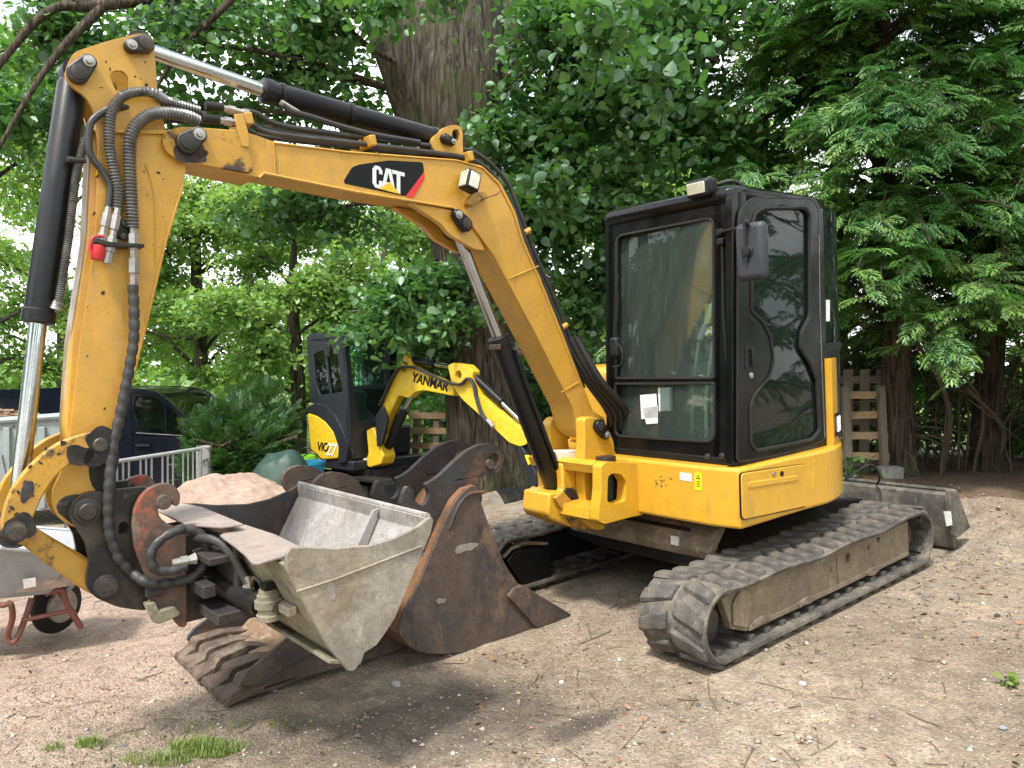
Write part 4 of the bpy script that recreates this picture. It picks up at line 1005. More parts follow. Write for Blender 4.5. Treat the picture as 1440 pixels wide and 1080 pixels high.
MB().pb(fillet(hnd, 0.012), 0.822, 0.832, ).build('handle_recess', 'plastic_black', cab, bevel=0.003)
MB().box((hx + 0.012, 0.842, hz), (0.028, 0.018, 0.095)).build('door_handle', 'black', cab, bevel=0.006)
p = (0.585, 1.372)
MB().lathe((p[0], 0.826, p[1]), (0, 1, 0), [(0, 0.016), (0.006, 0.016), (0.008, 0.010)], 14).build('door_lock', 'steel', cab)
for p in ((0.733, 0.965), (0.715, 0.958)):
    pass
# bright gasket line on the rear door edge
MB().tube(onb([(-0.144, 2.142), (-0.127, 1.690), (-0.132, 1.358), (-0.142, 0.960)], 0.827), 0.004, 6).build('door_edge', 'spring', cab)
# rear quarter: curved glass, lower panel and posts
qr = [(a, b) for a, b in fillet([(-0.14, 0.81), (-0.50, 0.80), (-0.50, 0.40)], [0, 0.33, 0], 10)]
def wall(path, z0, z1, th):
    m = MB(); n = len(path); C = Vector((0, 0.3))
    inn = [tuple(Vector(p) + (C - Vector(p)).normalized() * th) for p in path]
    vs = [(p[0], p[1], z) for z in (z0, z1) for p in path] + [(p[0], p[1], z) for z in (z0, z1) for p in inn]
    fs = []
    for i in range(n - 1):
        fs += [(i, i + 1, n + i + 1, n + i), (2 * n + i, 3 * n + i, 3 * n + i + 1, 2 * n + i + 1), (n + i, n + i + 1, 3 * n + i + 1, 3 * n + i), (i, 2 * n + i, 2 * n + i + 1, i + 1)]
    fs += [(0, n, 3 * n, 2 * n), (n - 1, 3 * n - 1, 4 * n - 1, 2 * n - 1)]
    return m.add(vs, fs)
wall(qr, 1.50, 2.30, 0.006).build('quarter_pane', 'door_glass', cab)
wall(qr, 0.93, 1.50, 0.03).build('quarter_panel', 'cab_black', cab)
wall([(p[0] * 1.012, p[1] * 1.012) for p in qr], 1.47, 1.51, 0.03).build('quarter_sill', 'plastic_black', cab)
MB().pb([(-0.238, 1.766), (-0.279, 1.766), (-0.272, 1.639), (-0.231, 1.640)], 0.806, 0.809).build('white_label', 'paper', cab)
MB().box((-0.50, -0.09, 1.6), (0.05, 0.06, 1.40)).build('rear_post', 'cab_black', cab, bevel=0.01)
MB().box((-0.50, 0.40, 1.6), (0.05, 0.06, 1.40)).build('rear_post', 'cab_black', cab, bevel=0.01)
MB().box((-0.505, 0.15, 1.75), (0.006, 0.45, 1.05)).build('rear_pane', 'far_glass', cab)
MB().box((-0.50, 0.15, 1.07), (0.03, 0.50, 0.30)).build('rear_panel', 'cab_black', cab)
# right side: frame and pane
rs = [(0.70, 0.93), (0.62, 2.30), (-0.50, 2.30), (-0.50, 0.93)]
MB().pb(rs, -0.115, -0.085, [fillet([(0.64, 1.15), (0.58, 2.22), (-0.44, 2.22), (-0.44, 1.15)], 0.05, 4)]).build('right_frame', 'cab_black', cab, bevel=0.005)
MB().pb(fillet([(0.64, 1.15), (0.58, 2.22), (-0.44, 2.22), (-0.44, 1.15)], 0.05, 4), -0.103, -0.097).build('right_pane', 'far_glass', cab)
MB().pb([(0.66, 1.93), (0.62, 1.97), (-0.46, 1.97), (-0.46, 1.93)], -0.112, -0.09).build('right_rail', 'cab_black', cab)
# inside: seat, consoles, levers, papers
st = MB().box((-0.12, 0.36, 1.28), (0.46, 0.46, 0.13)).build('seat_cushion', 'seat', cab, bevel=0.04, seg=4)
MB().box((-0.34, 0.36, 1.62), (0.13, 0.46, 0.62), Matrix.Rotation(R(-10), 3, 'Y')).build('seat_back', 'seat', cab, bevel=0.05, seg=4)
MB().box((-0.40, 0.36, 2.02), (0.09, 0.26, 0.18), Matrix.Rotation(R(-10), 3, 'Y')).build('headrest', 'seat', cab, bevel=0.04, seg=4)
MB().box((-0.12, 0.36, 1.08), (0.40, 0.36, 0.30)).build('seat_base', 'interior', cab, bevel=0.02)
for bb in (0.06, 0.66):
    c_ = MB().box((0.02, bb, 1.27), (0.46, 0.13, 0.30)).build('side_console', 'interior', cab, bevel=0.03, seg=3)
    MB().lathe((0.16, bb, 1.42), (0.1, 0, 1), [(0, 0.065), (0.03, 0.06), (0.032, 0.052), (0.06, 0.047), (0.062, 0.04), (0.09, 0.035), (0.13, 0.02)], 16).build('lever_boot', 'plastic_black', cab)
    MB().tube([(0.17, bb, 1.54), (0.18, bb, 1.66), (0.20, bb, 1.78)], [0.018, 0.024, 0.020], 10).build('joystick', 'plastic_black', cab)
MB().box((0.40, 0.02, 1.18), (0.20, 0.18, 0.52)).build('front_console', 'interior', cab, bevel=0.03, seg=3)
MB().box((0.42, 0.03, 1.50), (0.10, 0.20, 0.16), Matrix.Rotation(R(25), 3, 'Y')).build('monitor', 'interior_light', cab, bevel=0.02)
MB().tube(smoothpath([(0.46, -0.02, 1.30), (0.44, 0.04, 1.52), (0.40, 0.10, 1.60), (0.38, 0.14, 1.55)], 6), 0.02, 10).build('grab_bar', 'interior_light', cab)
for bb in (0.30, 0.40):
    MB().tube(smoothpath([(0.42, bb, 0.96), (0.40, bb, 1.25), (0.33, bb + 0.01, 1.56)], 5), 0.011, 8).build('travel_lever', 'steel', cab)
    MB().tube([(0.33, bb - 0.03, 1.56), (0.33, bb + 0.05, 1.57)], 0.016, 8).build('lever_grip', 'plastic_black', cab)
    MB().box((0.47, bb, 0.99), (0.14, 0.08, 0.03), Matrix.Rotation(R(-25), 3, 'Y')).build('pedal', 'plastic_black', cab, bevel=0.006)
coil([(0.36, 0.56, 0.98), (0.35, 0.56, 1.10), (0.34, 0.57, 1.28)], 0.02, 0.004, 0.02).build('lever_spring', 'plastic_black', cab)
for poly in ([(0.132, 1.262), (0.255, 1.272), (0.265, 1.134), (0.142, 1.121)], [(0.266, 1.305), (0.349, 1.310), (0.353, 1.178), (0.276, 1.171)], [(0.148, 1.187), (0.266, 1.203), (0.265, 1.102), (0.180, 1.093)]):
    MB().slab(poly, lambda b, z: fr_pt(b, z, -0.027), lambda b, z: fr_pt(b, z, -0.0245)).build('paper_sheet', 'paper', cab)
for poly in ([(0.536, 1.715), (0.584, 1.716), (0.584, 1.682), (0.536, 1.681)], [(0.522, 1.670), (0.584, 1.670), (0.584, 1.628), (0.527, 1.627)]):
    MB().slab(poly, lambda b, z: fr_pt(b, z, -0.27), lambda b, z: fr_pt(b, z, -0.268)).build('paper_label', 'paper', cab)
for poly in ([(0.593, 1.762), (0.635, 1.763), (0.635, 1.656), (0.593, 1.655)], [(0.602, 1.631), (0.639, 1.648), (0.639, 1.599), (0.607, 1.581)]):
    MB().slab(poly, lambda b, z: fr_pt(b, z, -0.027), lambda b, z: fr_pt(b, z, -0.0245)).build('warning_label', 'warn_yellow', cab)
# small print on the seat back, seen through the door
# wiper on the left of the windscreen
wp = [fr_pt(b, z, 0.03) for b, z in [(-0.025, 1.498), (-0.025, 1.626), (-0.006, 1.837), (0.011, 1.984)]]
MB().tube(wp, 0.006, 6).build('wiper_arm', 'plastic_black', cab)
MB().tube([fr_pt(b, z, 0.018) for b, z in [(-0.019, 1.689), (-0.006, 1.880)]], 0.010, 6).build('wiper_blade', 'rubber_dark', cab)
MB().box(fr_pt(*(-0.019, 1.549), 0.02), (0.05, 0.06, 0.12)).build('wiper_motor', 'plastic_black', cab, bevel=0.015)
MB().tube(smoothpath([fr_pt(b, z, 0.03) for b, z in [(-0.019, 1.604), (0.044, 1.517), (0.032, 1.446), (-0.037, 1.430)]], 5), 0.005, 6).build('washer_pipe', 'rubber_dark', cab)
# mirror on its bracket
mc = (0.960, 1.998)
mir = MB().box((0.74, mc[0], mc[1]), (0.065, 0.165, 0.285)).build('side_mirror', 'mirror_grey', cab, bevel=0.03, seg=4)
MB().box((0.704, mc[0], mc[1]), (0.006, 0.135, 0.25)).build('mirror_face', 'far_glass', cab)
q = (0.954, 1.997)
MB().lathe((0.765, q[0], q[1]), (1, 0, 0), [(0, 0.034), (0.012, 0.034), (0.016, 0.026), (0.03, 0.024), (0.032, 0.012)], 16).build('mirror_mount', 'plastic_black', cab)
MB().tube([(0.785, q[0], q[1] + 0.16), (0.785, q[0], q[1] - 0.05)], 0.0085, 8).build('mirror_stalk', 'plastic_black', cab)
s0 = (0.959, 2.127); s1 = (0.716, 2.130)
MB().tube(smoothpath([(0.785, q[0], q[1] + 0.155), (0.775, s0[0], s0[1] + 0.0), fr_pt(s1[0], s1[1], 0.02)], 4), 0.0075, 8).build('mirror_arm', 'plastic_black', cab)
for p in ((0.721, 2.130), (0.725, 2.081)):
    MB().box(fr_pt(p[0], p[1], 0.01), (0.035, 0.04, 0.035)).build('hinge_block', 'plastic_black', cab, bevel=0.005)
MB().tube([fr_pt(b, z, 0.012) for b, z in [(0.730, 2.061), (0.738, 1.707), (0.773, 1.260), (0.781, 0.963)]], 0.005, 6).build('washer_pipe', 'rubber_dark', cab)
for p in ((0.634, 0.944), (0.724, 0.955)):
    MB().lathe(fr_pt(p[0], p[1], 0.0), (1, 0, 0), [(0, 0.017), (0.010, 0.017), (0.014, 0.008)], 12).build('bolt', 'pin', cab)
# lamp on the roof edge
lb, lz_ = (0.613, 2.373)
rl = MB().box((0.66, lb, lz_ + 0.005), (0.10, 0.15, 0.095), Matrix.Rotation(R(8), 3, 'Y')).build('roof_lamp', 'plastic_black', cab, bevel=0.022, seg=4)
MB().box((0.712, lb, lz_), (0.006, 0.115, 0.060), Matrix.Rotation(R(8), 3, 'Y')).build('lamp_lens', 'lamp', cab, bevel=0.008)
MB().tube(smoothpath([(0.60, lb + 0.05, lz_ + 0.02), (0.56, lb + 0.12, lz_ + 0.03), (0.50, lb + 0.15, lz_ - 0.0)], 4), 0.012, 8).build('lamp_cable', 'rubber_dark', cab)
p = (-0.051, 2.352)
MB().tube([fr_pt(p[0], p[1] - 0.03, -0.03), fr_pt(p[0], p[1] + 0.05, -0.03)], 0.008, 6).build('aerial_stub', 'rubber_dark', cab)
MB().slab([(-0.010, 2.363), (0.102, 2.365), (0.552, 2.353), (0.654, 2.350), (0.654, 2.331), (-0.010, 2.337)], lambda b, z: fr_pt(b, z, -0.10), lambda b, z: fr_pt(b, z, 0.012)).build('visor', 'black', cab, bevel=0.008)

# ------------------------------------------------------------------ tilt bucket held by the hitch
TO = (2.85, 0.0, 0.40)
TB = thing('tilt_bucket', 'wide ditching bucket caked in pale mud, hanging from the hitch of the yellow arm', 'bucket', mat=MM, off=TO)
# width runs along b: near end plate b=.60, far end plate b=-.62
near = [(3.084, 0.913), (3.065, 0.929), (3.007, 0.920), (2.910, 0.895), (2.756, 0.874), (2.645, 0.881), (2.543, 0.906), (2.481, 0.934), (2.468, 0.918), (2.485, 0.867), (2.665, 0.577), (2.712, 0.529), (2.755, 0.491), (2.807, 0.477), (2.818, 0.453), (2.852, 0.423), (2.878, 0.428), (2.958, 0.550), (3.064, 0.797), (3.088, 0.859)]
shell = [(near[7][0] - 0.0, near[7][1]), near[10], near[11], near[12], near[13], near[15]]
MB().pb(near, 0.585, 0.605).build('end_plate', 'mud', TB, bevel=0.004)
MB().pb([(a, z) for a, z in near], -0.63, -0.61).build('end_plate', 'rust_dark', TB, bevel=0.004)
MB().tube(onb([(3.057, 0.772), (2.912, 0.781), (2.734, 0.802), (2.532, 0.826)], 0.606), 0.005, 6).build('press_line', 'mud', TB)
# shell: rear wall rim -> rounded bottom -> lip ; left wall to the mounting
def sheet(curve, b0, b1, th, inward):
    """wall of a bucket: curve in (a, z) given a thickness towards `inward`"""
    C = Vector(inward)
    inn = []
    for i, p in enumerate(curve):
        P = Vector(p); d = Vector(curve[min(i + 1, len(curve) - 1)]) - Vector(curve[max(i - 1, 0)])
        n = Vector((-d.y, d.x)).normalized()
        if n.dot(C - P) < 0: n = -n
        inn.append(tuple(P + n * th))
    return MB().pb(list(curve) + inn[::-1], b0, b1)
cen = (2.83, 0.85)
nL = near[0]; nR = near[8]; nB = near[15]
rw = [(near[7][0] + 0.005, near[7][1] - 0.002)] + [near[k] for k in (9, 10, 11, 12)] + [(near[13][0] + 0.01, near[13][1]), (near[15][0], near[15][1] + 0.012)]
sheet(rw, -0.61, 0.585, 0.014, cen).build('rear_wall', 'scoured', TB, bevel=0.003)
lw = [(near[15][0], near[15][1]), near[17], near[18], (near[19][0], near[19][1] + 0.01)]
sheet(lw, -0.60, 0.584, 0.016, cen).build('front_wall', 'mud_green', TB, bevel=0.003)
lip = [(nB[0] - 0.03, nB[1] + 0.01), (nB[0] + 0.10, nB[1] + 0.055), (nB[0] + 0.095, nB[1] + 0.07), (nB[0] - 0.035, nB[1] + 0.03)]
MB().pb(lip, -0.60, 0.600).build('cutting_lip', 'mud_green', TB, bevel=0.004)
rim = near[7]
MB().tube([(rim[0] + 0.004, -0.61, rim[1] + 0.002), (rim[0] + 0.004, 0.59, rim[1] + 0.002)], 0.012, 8).build('rim_bar', 'scoured', TB)
# ribs welded inside
for bb in (0.22,):
    MB().pb([(rim[0] + 0.015, rim[1] - 0.015), (rim[0] + 0.045, rim[1] - 0.02), (near[10][0] + 0.05, near[10][1] + 0.04), (near[10][0] + 0.0, near[10][1])], bb - 0.008, bb + 0.008).build('inner_rib', 'scoured', TB)
MB().tube([(near[9][0] + 0.022, -0.60, near[9][1] - 0.085), (near[9][0] + 0.022, 0.58, near[9][1] - 0.085)], 0.008, 6).build('inner_seam', 'scoured', TB)
# brown lid plates over the tilt frame
def crinkle(poly, z0, th, amp, name, mat, drop=None):
    n = 14
    xs = [p[0] for p in poly]; ys = [p[1] for p in poly]
    m = MB().pz(poly, z0 - th, z0)
    return m
zl = near[0][1] + 0.01
lid1 = [(3.131, 0.069), (3.038, -0.022), (2.988, -0.038), (2.973, 0.245), (2.975, 0.492), (3.023, 0.495), (3.060, 0.541), (3.105, 0.543), (3.163, 0.558), (3.182, 0.536), (3.165, 0.430), (3.153, 0.293)]
MB().pz(lid1, 0.892, 0.902).warp(lambda a, b, z: (a, b, z + 0.25 * (3.05 - a) * 0 - 0.05 * max(0, b - 0.30))).build('lid_plate', 'brown_plate', TB, bevel=0.003)
lid2 = [(3.198, -0.535), (3.096, -0.653), (3.060, -0.579), (3.033, -0.442), (3.038, 0.079), (3.121, 0.053), (3.203, -0.109)]
MB().pz(lid2, 0.922, 0.932).build('lid_plate', 'brown_plate', TB, bevel=0.003)
# hitch hooks: red plates with a round pin
hk = fillet([(3.419, 0.982), (3.407, 1.041), (3.387, 1.079), (3.354, 1.110), (3.308, 1.123), (3.268, 1.117), (3.246, 1.093), (3.237, 1.063), (3.242, 1.032), (3.256, 1.023), (3.266, 1.031), (3.273, 1.055), (3.293, 1.072), (3.315, 1.062), (3.325, 1.035), (3.324, 1.001), (3.310, 0.979), (3.290, 0.958), (3.233, 0.924), (3.227, 0.894), (3.248, 0.542), (3.260, 0.533), (3.281, 0.545), (3.305, 0.595), (3.338, 0.572), (3.353, 0.588), (3.368, 0.677), (3.383, 0.757), (3.400, 0.822), (3.416, 0.887)], 0.012, 3)
for b0, b1, mt in ((-0.075, -0.040, 'red_rust'), (-0.405, -0.370, 'red_rust')):
    MB().pb(hk, b0, b1).build('hook_plate', mt, TB, bevel=0.004)
q = (3.305, 1.051)
MB().lathe((q[0], -0.42, q[1]), (0, 1, 0), [(0, 0.030), (0.395, 0.030), (0.40, 0.026), (0.402, 0.01)], 20).build('hook_pin', 'rust', TB)
lt = fillet([(3.405, 0.674), (3.368, 0.673), (3.358, 0.633), (3.299, 0.638), (3.280, 0.610), (3.283, 0.597), (3.359, 0.583), (3.379, 0.594)], 0.006, 2)
MB().pb(lt, -0.05, -0.005).build('latch_block', 'mud_green', TB, bevel=0.005)
MB().box(onb([(3.363, 0.714)], -0.028)[0], (0.07, 0.02, 0.05)).build('latch_shadow_plate', 'rust_dark', TB, bevel=0.02)  # dark plate standing in for the shadow above the latch
# frame between hooks and shell
MB().box((3.13, -0.10, 0.82), (0.15, 0.50, 0.03)).build('frame_beam', 'rust_dark', TB, bevel=0.005)
MB().box((3.20, -0.10, 0.70), (0.05, 0.44, 0.05)).build('frame_beam', 'rust_dark', TB, bevel=0.005)
MB().box((3.085, -0.06, 0.60), (0.23, 0.50, 0.045)).build('frame_beam', 'rust_dark', TB, bevel=0.005)
MB().box((3.20, -0.22, 0.72), (0.10, 0.30, 0.36)).build('mount_block', 'grime', TB, bevel=0.008)
MB().box((3.10, -0.12, 0.74), (0.02, 0.56, 0.26)).build('frame_web', 'rust_dark', TB, bevel=0.005)
# tilt cylinder and its clevis on the near side
c0, c1 = (3.15, -0.22, 0.70), (3.07, 0.30, 0.655)
MB().cyl(c0, c1, 0.042, 20).build('tilt_cylinder', 'grime', TB)
kz = (3.064, 0.671)
kk = MB().lathe((kz[0], 0.36, kz[1] - 0.055), (0, 0, 1), [(0, 0.045), (0.02, 0.048), (0.024, 0.042), (0.045, 0.042), (0.049, 0.052), (0.075, 0.052), (0.079, 0.042), (0.095, 0.042), (0.10, 0.036), (0.115, 0.034)], 20).build('clevis', 'mud_green', TB)
MB().box((kz[0] - 0.03, 0.43, kz[1] - 0.003), (0.035, 0.15, 0.035)).build('clevis_arm', 'mud', TB, bevel=0.005)
MB().cyl((kz[0] - 0.012, 0.40, kz[1] - 0.003), (kz[0] - 0.012, 0.42, kz[1] - 0.003), 0.02, 12).build('clevis_bolt', 'pin', TB)
MB().tube(smoothpath([(kz[0] + 0.0, 0.30, kz[1] + 0.02), (kz[0] + 0.005, 0.31, kz[1] + 0.07), (kz[0] + 0.02, 0.28, kz[1] + 0.09), (kz[0] + 0.02, 0.25, kz[1] + 0.05)], 5), 0.008, 8).build('safety_hook', 'rust', TB)
MB().box((kz[0] + 0.0, 0.37, kz[1] + 0.075), (0.05, 0.04, 0.03)).build('valve_block', 'black', TB, bevel=0.005)
p5 = onb([(3.200, 0.893), (3.167, 0.892), (3.138, 0.870), (3.111, 0.824), (3.092, 0.771), (3.078, 0.724), (3.074, 0.695)], [0.0, 0.06, 0.10, 0.14, 0.16, 0.18, 0.19])
MB().tube(smoothpath(p5, 6), 0.017, 10).build('feed_hose', 'hose', TB)
e5 = p5[-1]
MB().lathe(e5, (0, 0.25, -1), [(-0.05, 0.017), (-0.02, 0.017), (-0.018, 0.022), (0.02, 0.022), (0.022, 0.026), (0.05, 0.026)], 8).build('hose_elbow', 'mud', TB)
e6 = onb([(3.275, 0.816), (3.248, 0.816)], 0.02)
MB().lathe(e6[0], Vector(e6[1]) - Vector(e6[0]), [(-0.03, 0.016), (0, 0.016), (0.002, 0.020), (0.03, 0.020), (0.032, 0.015), (0.06, 0.024)], 8).build('hose_coupling', 'steel', TB)

# ------------------------------------------------------------------ digging bucket standing behind it (teeth to the right)
AO = (1.5, -0.35, 0.0)
BA = thing('digging_bucket', 'tall rusty brown toothed bucket standing on the ground, its teeth pointing right at the tracks', 'bucket', mat=MM, off=AO)
NB, FB = -0.13, -0.58
sideA = fillet([(2.234, 0.203), (2.189, 0.133), (2.130, 0.075), (2.051, 0.041), (1.960, 0.014), (1.760, -0.030), (1.453, -0.068), (1.171, -0.069), (1.014, -0.060), (1.047, -0.025), (1.417, 0.247), (1.453, 0.260), (1.546, 0.405), (1.631, 0.615), (1.688, 0.780), (1.701, 0.866), (1.778, 0.848), (1.850, 0.796), (1.924, 0.697), (2.007, 0.565), (2.094, 0.420), (2.194, 0.300)], 0.03, 3)
MB().pb(sideA, NB - 0.018, NB).build('side_plate', 'rust', BA, bevel=0.004)
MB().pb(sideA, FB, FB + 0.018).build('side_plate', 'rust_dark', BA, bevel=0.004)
shA = [(1.702, 0.855), (1.778, 0.848), (1.850, 0.796), (1.924, 0.697), (2.007, 0.565), (2.094, 0.420), (2.204, 0.285), (2.234, 0.203), (2.189, 0.133), (2.130, 0.075), (2.051, 0.041), (1.960, 0.014), (1.760, -0.030), (1.453, -0.068), (1.171, -0.069)]
cA = (1.646, 0.314)
sheet(shA, FB + 0.018, NB - 0.018, 0.016, cA).build('bucket_shell', 'rust_inside', BA)
# side cutter and lip with four teeth
MB().pb(fillet([(1.441, 0.259), (1.090, 0.005), (1.058, -0.046), (1.307, -0.066), (1.416, 0.067), (1.550, 0.222), (1.497, 0.257)], 0.01, 2), NB, NB + 0.022).build('side_cutter', 'rust', BA, bevel=0.006)
tA = (1.171, -0.069); tT = (0.984, -0.055)
MB().pb([(1.388, -0.045), (1.171, -0.069), (1.094, -0.030), (1.138, -0.001), (1.306, -0.015)], FB, NB).build('cutting_edge', 'rust', BA, bevel=0.004)
def tooth(parent, a, z, da, dz, b, w, mat):
    d = Vector((da, dz)); L = d.length; d.normalize(); n = Vector((-d.y, d.x))
    vs = []
    for s, h, ww in ((0, 0.045, w), (0.45, 0.036, w * 0.9), (1, 0.008, w * 0.62)):
        for sg in (1, -1):
            p = Vector((a, z)) + d * L * s + n * h * sg * 0.5
            vs += [(p.x, b - ww / 2, p.y), (p.x, b + ww / 2, p.y)]
    fs = [(0, 1, 3, 2), (8, 10, 11, 9)]
    for i in (0, 4):
        fs += [(i, i + 4, i + 5, i + 1), (i + 2, i + 3, i + 7, i + 6), (i, i + 2, i + 6, i + 4), (i + 1, i + 5, i + 7, i + 3)]
    return MB().add(vs, fs).build('tooth', mat, parent, bevel=0.006)
for k in range(4):
    tooth(BA, tA[0] + 0.01, tA[1] + 0.025, tT[0] - tA[0] - 0.02, tT[1] - tA[1] - 0.02, NB - 0.05 - k * 0.117, 0.075, 'rust')
# mounting ears with hook slots
earA = fillet([(2.112, 0.790), (2.140, 0.816), (2.114, 0.885), (2.088, 0.910), (2.056, 0.876), (2.067, 0.841), (2.018, 0.788), (1.982, 0.804), (1.962, 0.846), (1.985, 0.901), (1.940, 0.910), (1.885, 0.935), (1.804, 0.988), (1.706, 1.041), (1.623, 1.061), (1.540, 1.059), (1.482, 1.024), (1.454, 0.973), (1.473, 0.923), (1.505, 0.892), (1.566, 0.884), (1.619, 0.896), (1.637, 0.848), (1.624, 0.759), (1.709, 0.645), (1.813, 0.491), (1.951, 0.483), (2.033, 0.575)], 0.016, 3)
eyeA = ring((1.541, 0.960), 0.045, 16)
for b0 in (-0.21, -0.50):
    MB().pb(earA, b0 - 0.018, b0 + 0.018, [eyeA]).build('mounting_ear', 'rust_dark', BA, bevel=0.004)
q = (1.572, 0.949)
MB().tube([(q[0], -0.54, q[1]), (q[0], -0.17, q[1])], 0.026, 14).build('ear_pin', 'rust', BA)
MB().tube(smoothpath(onb([(1.659, 0.814), (1.759, 0.819), (1.837, 0.759), (1.899, 0.657)], -0.128), 5), 0.010, 8).build('weld_ridge', 'rust_dark', BA)
# SECOND, under the tilt bucket, teeth to the front
BO = (2.55, -0.7, 0.0)
BB = thing('digging_bucket', 'dark rusty toothed bucket lying below the pale ditching bucket, teeth towards the lower left', 'bucket', mat=MM, off=BO)
N2, F2 = -0.30, -1.10
sideB = fillet([(2.981, 0.079), (2.941, 0.132), (2.837, 0.183), (2.712, 0.241), (2.618, 0.301), (2.555, 0.424), (2.538, 0.560), (2.464, 0.649), (2.350, 0.608), (2.237, 0.492), (2.128, 0.242), (2.045, 0.049), (2.092, 0.001), (2.208, -0.005), (2.391, -0.000), (2.655, 0.023), (2.830, 0.046)], 0.03, 3)
# side plate kept low enough to clear the bucket above
sideB = [(a, min(z, 0.40 + 0.9 * max(0, 2.55 - a))) for a, z in sideB]
MB().pb(sideB, N2 - 0.02, N2).build('side_plate', 'rust', BB, bevel=0.004)
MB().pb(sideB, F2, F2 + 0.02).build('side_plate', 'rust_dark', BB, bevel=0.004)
shB = [(3.02, 0.005), (2.80, 0.0), (2.55, 0.01), (2.32, 0.04), (2.17, 0.12), (2.09, 0.26), (2.10, 0.42), (2.17, 0.58), (2.24, 0.66)]
sheet(shB, F2 + 0.02, N2 - 0.02, 0.018, (2.5, 0.4)).build('bucket_shell', 'rust', BB)
MB().pb(fillet([(2.990, 0.082), (2.944, 0.140), (2.723, 0.247), (2.611, 0.214), (2.503, 0.148), (2.616, 0.129), (2.761, 0.105), (2.860, 0.062)], 0.01, 2), N2, N2 + 0.02).build('side_cutter', 'rust', BB, bevel=0.006)
MB().pb([(3.04, 0.0), (3.03, 0.03), (2.86, 0.055), (2.86, 0.02)], F2, N2).build('cutting_edge', 'muddy_rust', BB, bevel=0.005)
for k in range(5):
    bb = N2 - 0.06 - k * 0.17
    j = random.uniform(-0.012, 0.012)
    tooth(BB, 2.93 + j, 0.055, 0.115, -0.035, bb, 0.118, 'muddy_rust')
    MB().pb(fillet([(2.58, 0.03), (2.64, 0.075), (2.80, 0.115 + j), (2.95, 0.10), (2.985 + j, 0.03)], 0.02, 3), bb - 0.052, bb + 0.052).warp(lambda a, b, z: (a, bb + (b - bb) * (0.75 + 0.35 * max(0, (a - 2.6)) / 0.35), z)).build('tooth_adapter', 'muddy_rust', BB, bevel=0.016, seg=3)
sm = MB(); n = 22
vs, fs = [], []
for i in range(n):
    for j in range(n):
        a = 2.14 + 0.66 * i / (n - 1); b = F2 + 0.03 + (N2 - F2 - 0.06) * j / (n - 1)
        vs.append((a, b, 0.075 + 0.10 * (2.8 - a) / 0.66 + float(vnoise(a, b, 14, 2)) * 0.05 + float(vnoise(a, b, 35, 3)) * 0.03))
for i in range(n - 1):
    for j in range(n - 1): fs.append((i * n + j, i * n + j + 1, (i + 1) * n + j + 1, (i + 1) * n + j))
so = sm.add(vs, fs).build('soil_in_bucket', 'rubble', None)
so.data.transform(MM)
tag(so, 'crumbly brown soil and bark lying inside the lower toothed bucket', 'soil', kind='stuff')
earB = fillet([(2.445, 0.718), (2.463, 0.802), (2.481, 0.870), (2.466, 0.926), (2.425, 0.956), (2.365, 0.965), (2.297, 0.955), (2.238, 0.927), (2.158, 0.862), (2.168, 0.711), (2.259, 0.615), (2.380, 0.621)], 0.02, 3)
slotB = fillet([(2.393, 0.900), (2.354, 0.886), (2.357, 0.842), (2.390, 0.829), (2.404, 0.865)], 0.012, 3)
def earB_poly(dx, dy):
    return None
hookB = fillet([(2.466, 0.864), (2.479, 0.902), (2.465, 0.940), (2.424, 0.967), (2.368, 0.973), (2.297, 0.955), (2.246, 0.925), (2.208, 0.877), (2.168, 0.711), (2.260, 0.596), (2.379, 0.639), (2.349, 0.726), (2.352, 0.797), (2.369, 0.785), (2.407, 0.807), (2.452, 0.836)], 0.012, 3)
for b0, off_ in ((-0.47, 0.0), (-0.86, 0.0)):
    MB().pb(hookB, b0 - 0.02, b0 + 0.02, [ring((2.381, 0.853), 0.034, 14)]).build('mounting_ear', 'rust', BB, bevel=0.004)
MB().cyl((2.28, -0.90, 0.72), (2.28, -0.44, 0.72), 0.03).build('ear_pin', 'rust_dark', BB)

BB.matrix_world = MM @ Matrix.Translation((BO[0] - 0.03, BO[1] - 0.07, BO[2] + 0.01))
so.location = (MM.to_3x3() @ Vector((-0.03, -0.07, 0.01)))
# ------------------------------------------------------------------ wear on the yellow steel: paint chips and grease smears
def chips(parent, pts, b, n, seed, smax=0.02, mat='grime'):
    """small chipped spots, thin as paint, scattered inside the outline"""
    rr = random.Random(seed); m = MB()
    us = [p[0] for p in pts]; ws = [p[1] for p in pts]
    def inside(u, w):
        c = False; j = len(pts) - 1
        for i in range(len(pts)):
            if (pts[i][1] > w) != (pts[j][1] > w) and u < (pts[j][0] - pts[i][0]) * (w - pts[i][1]) / (pts[j][1] - pts[i][1]) + pts[i][0]: c = not c
            j = i
        return c
    k = 0
    while k < n:
        u, w = rr.uniform(min(us), max(us)), rr.uniform(min(ws), max(ws))
        if not inside(u, w): continue
        k += 1
        L = smax * rr.random() ** 2.5 + 0.002; H = L * rr.uniform(0.15, 0.8); t = rr.uniform(0, 6.28)
        poly = [(u + L * rr.uniform(.6, 1) * math.cos(a) * math.cos(t) - H * math.sin(a) * math.sin(t), w + L * math.cos(a) * math.sin(t) + H * rr.uniform(.6, 1) * math.sin(a) * math.cos(t)) for a in np.linspace(0, 5.5, 7)]
        m.pb(poly, b, b + 0.0012)
    m.build('paint_chips', mat, parent, smooth=None)['kind'] = 'stuff'
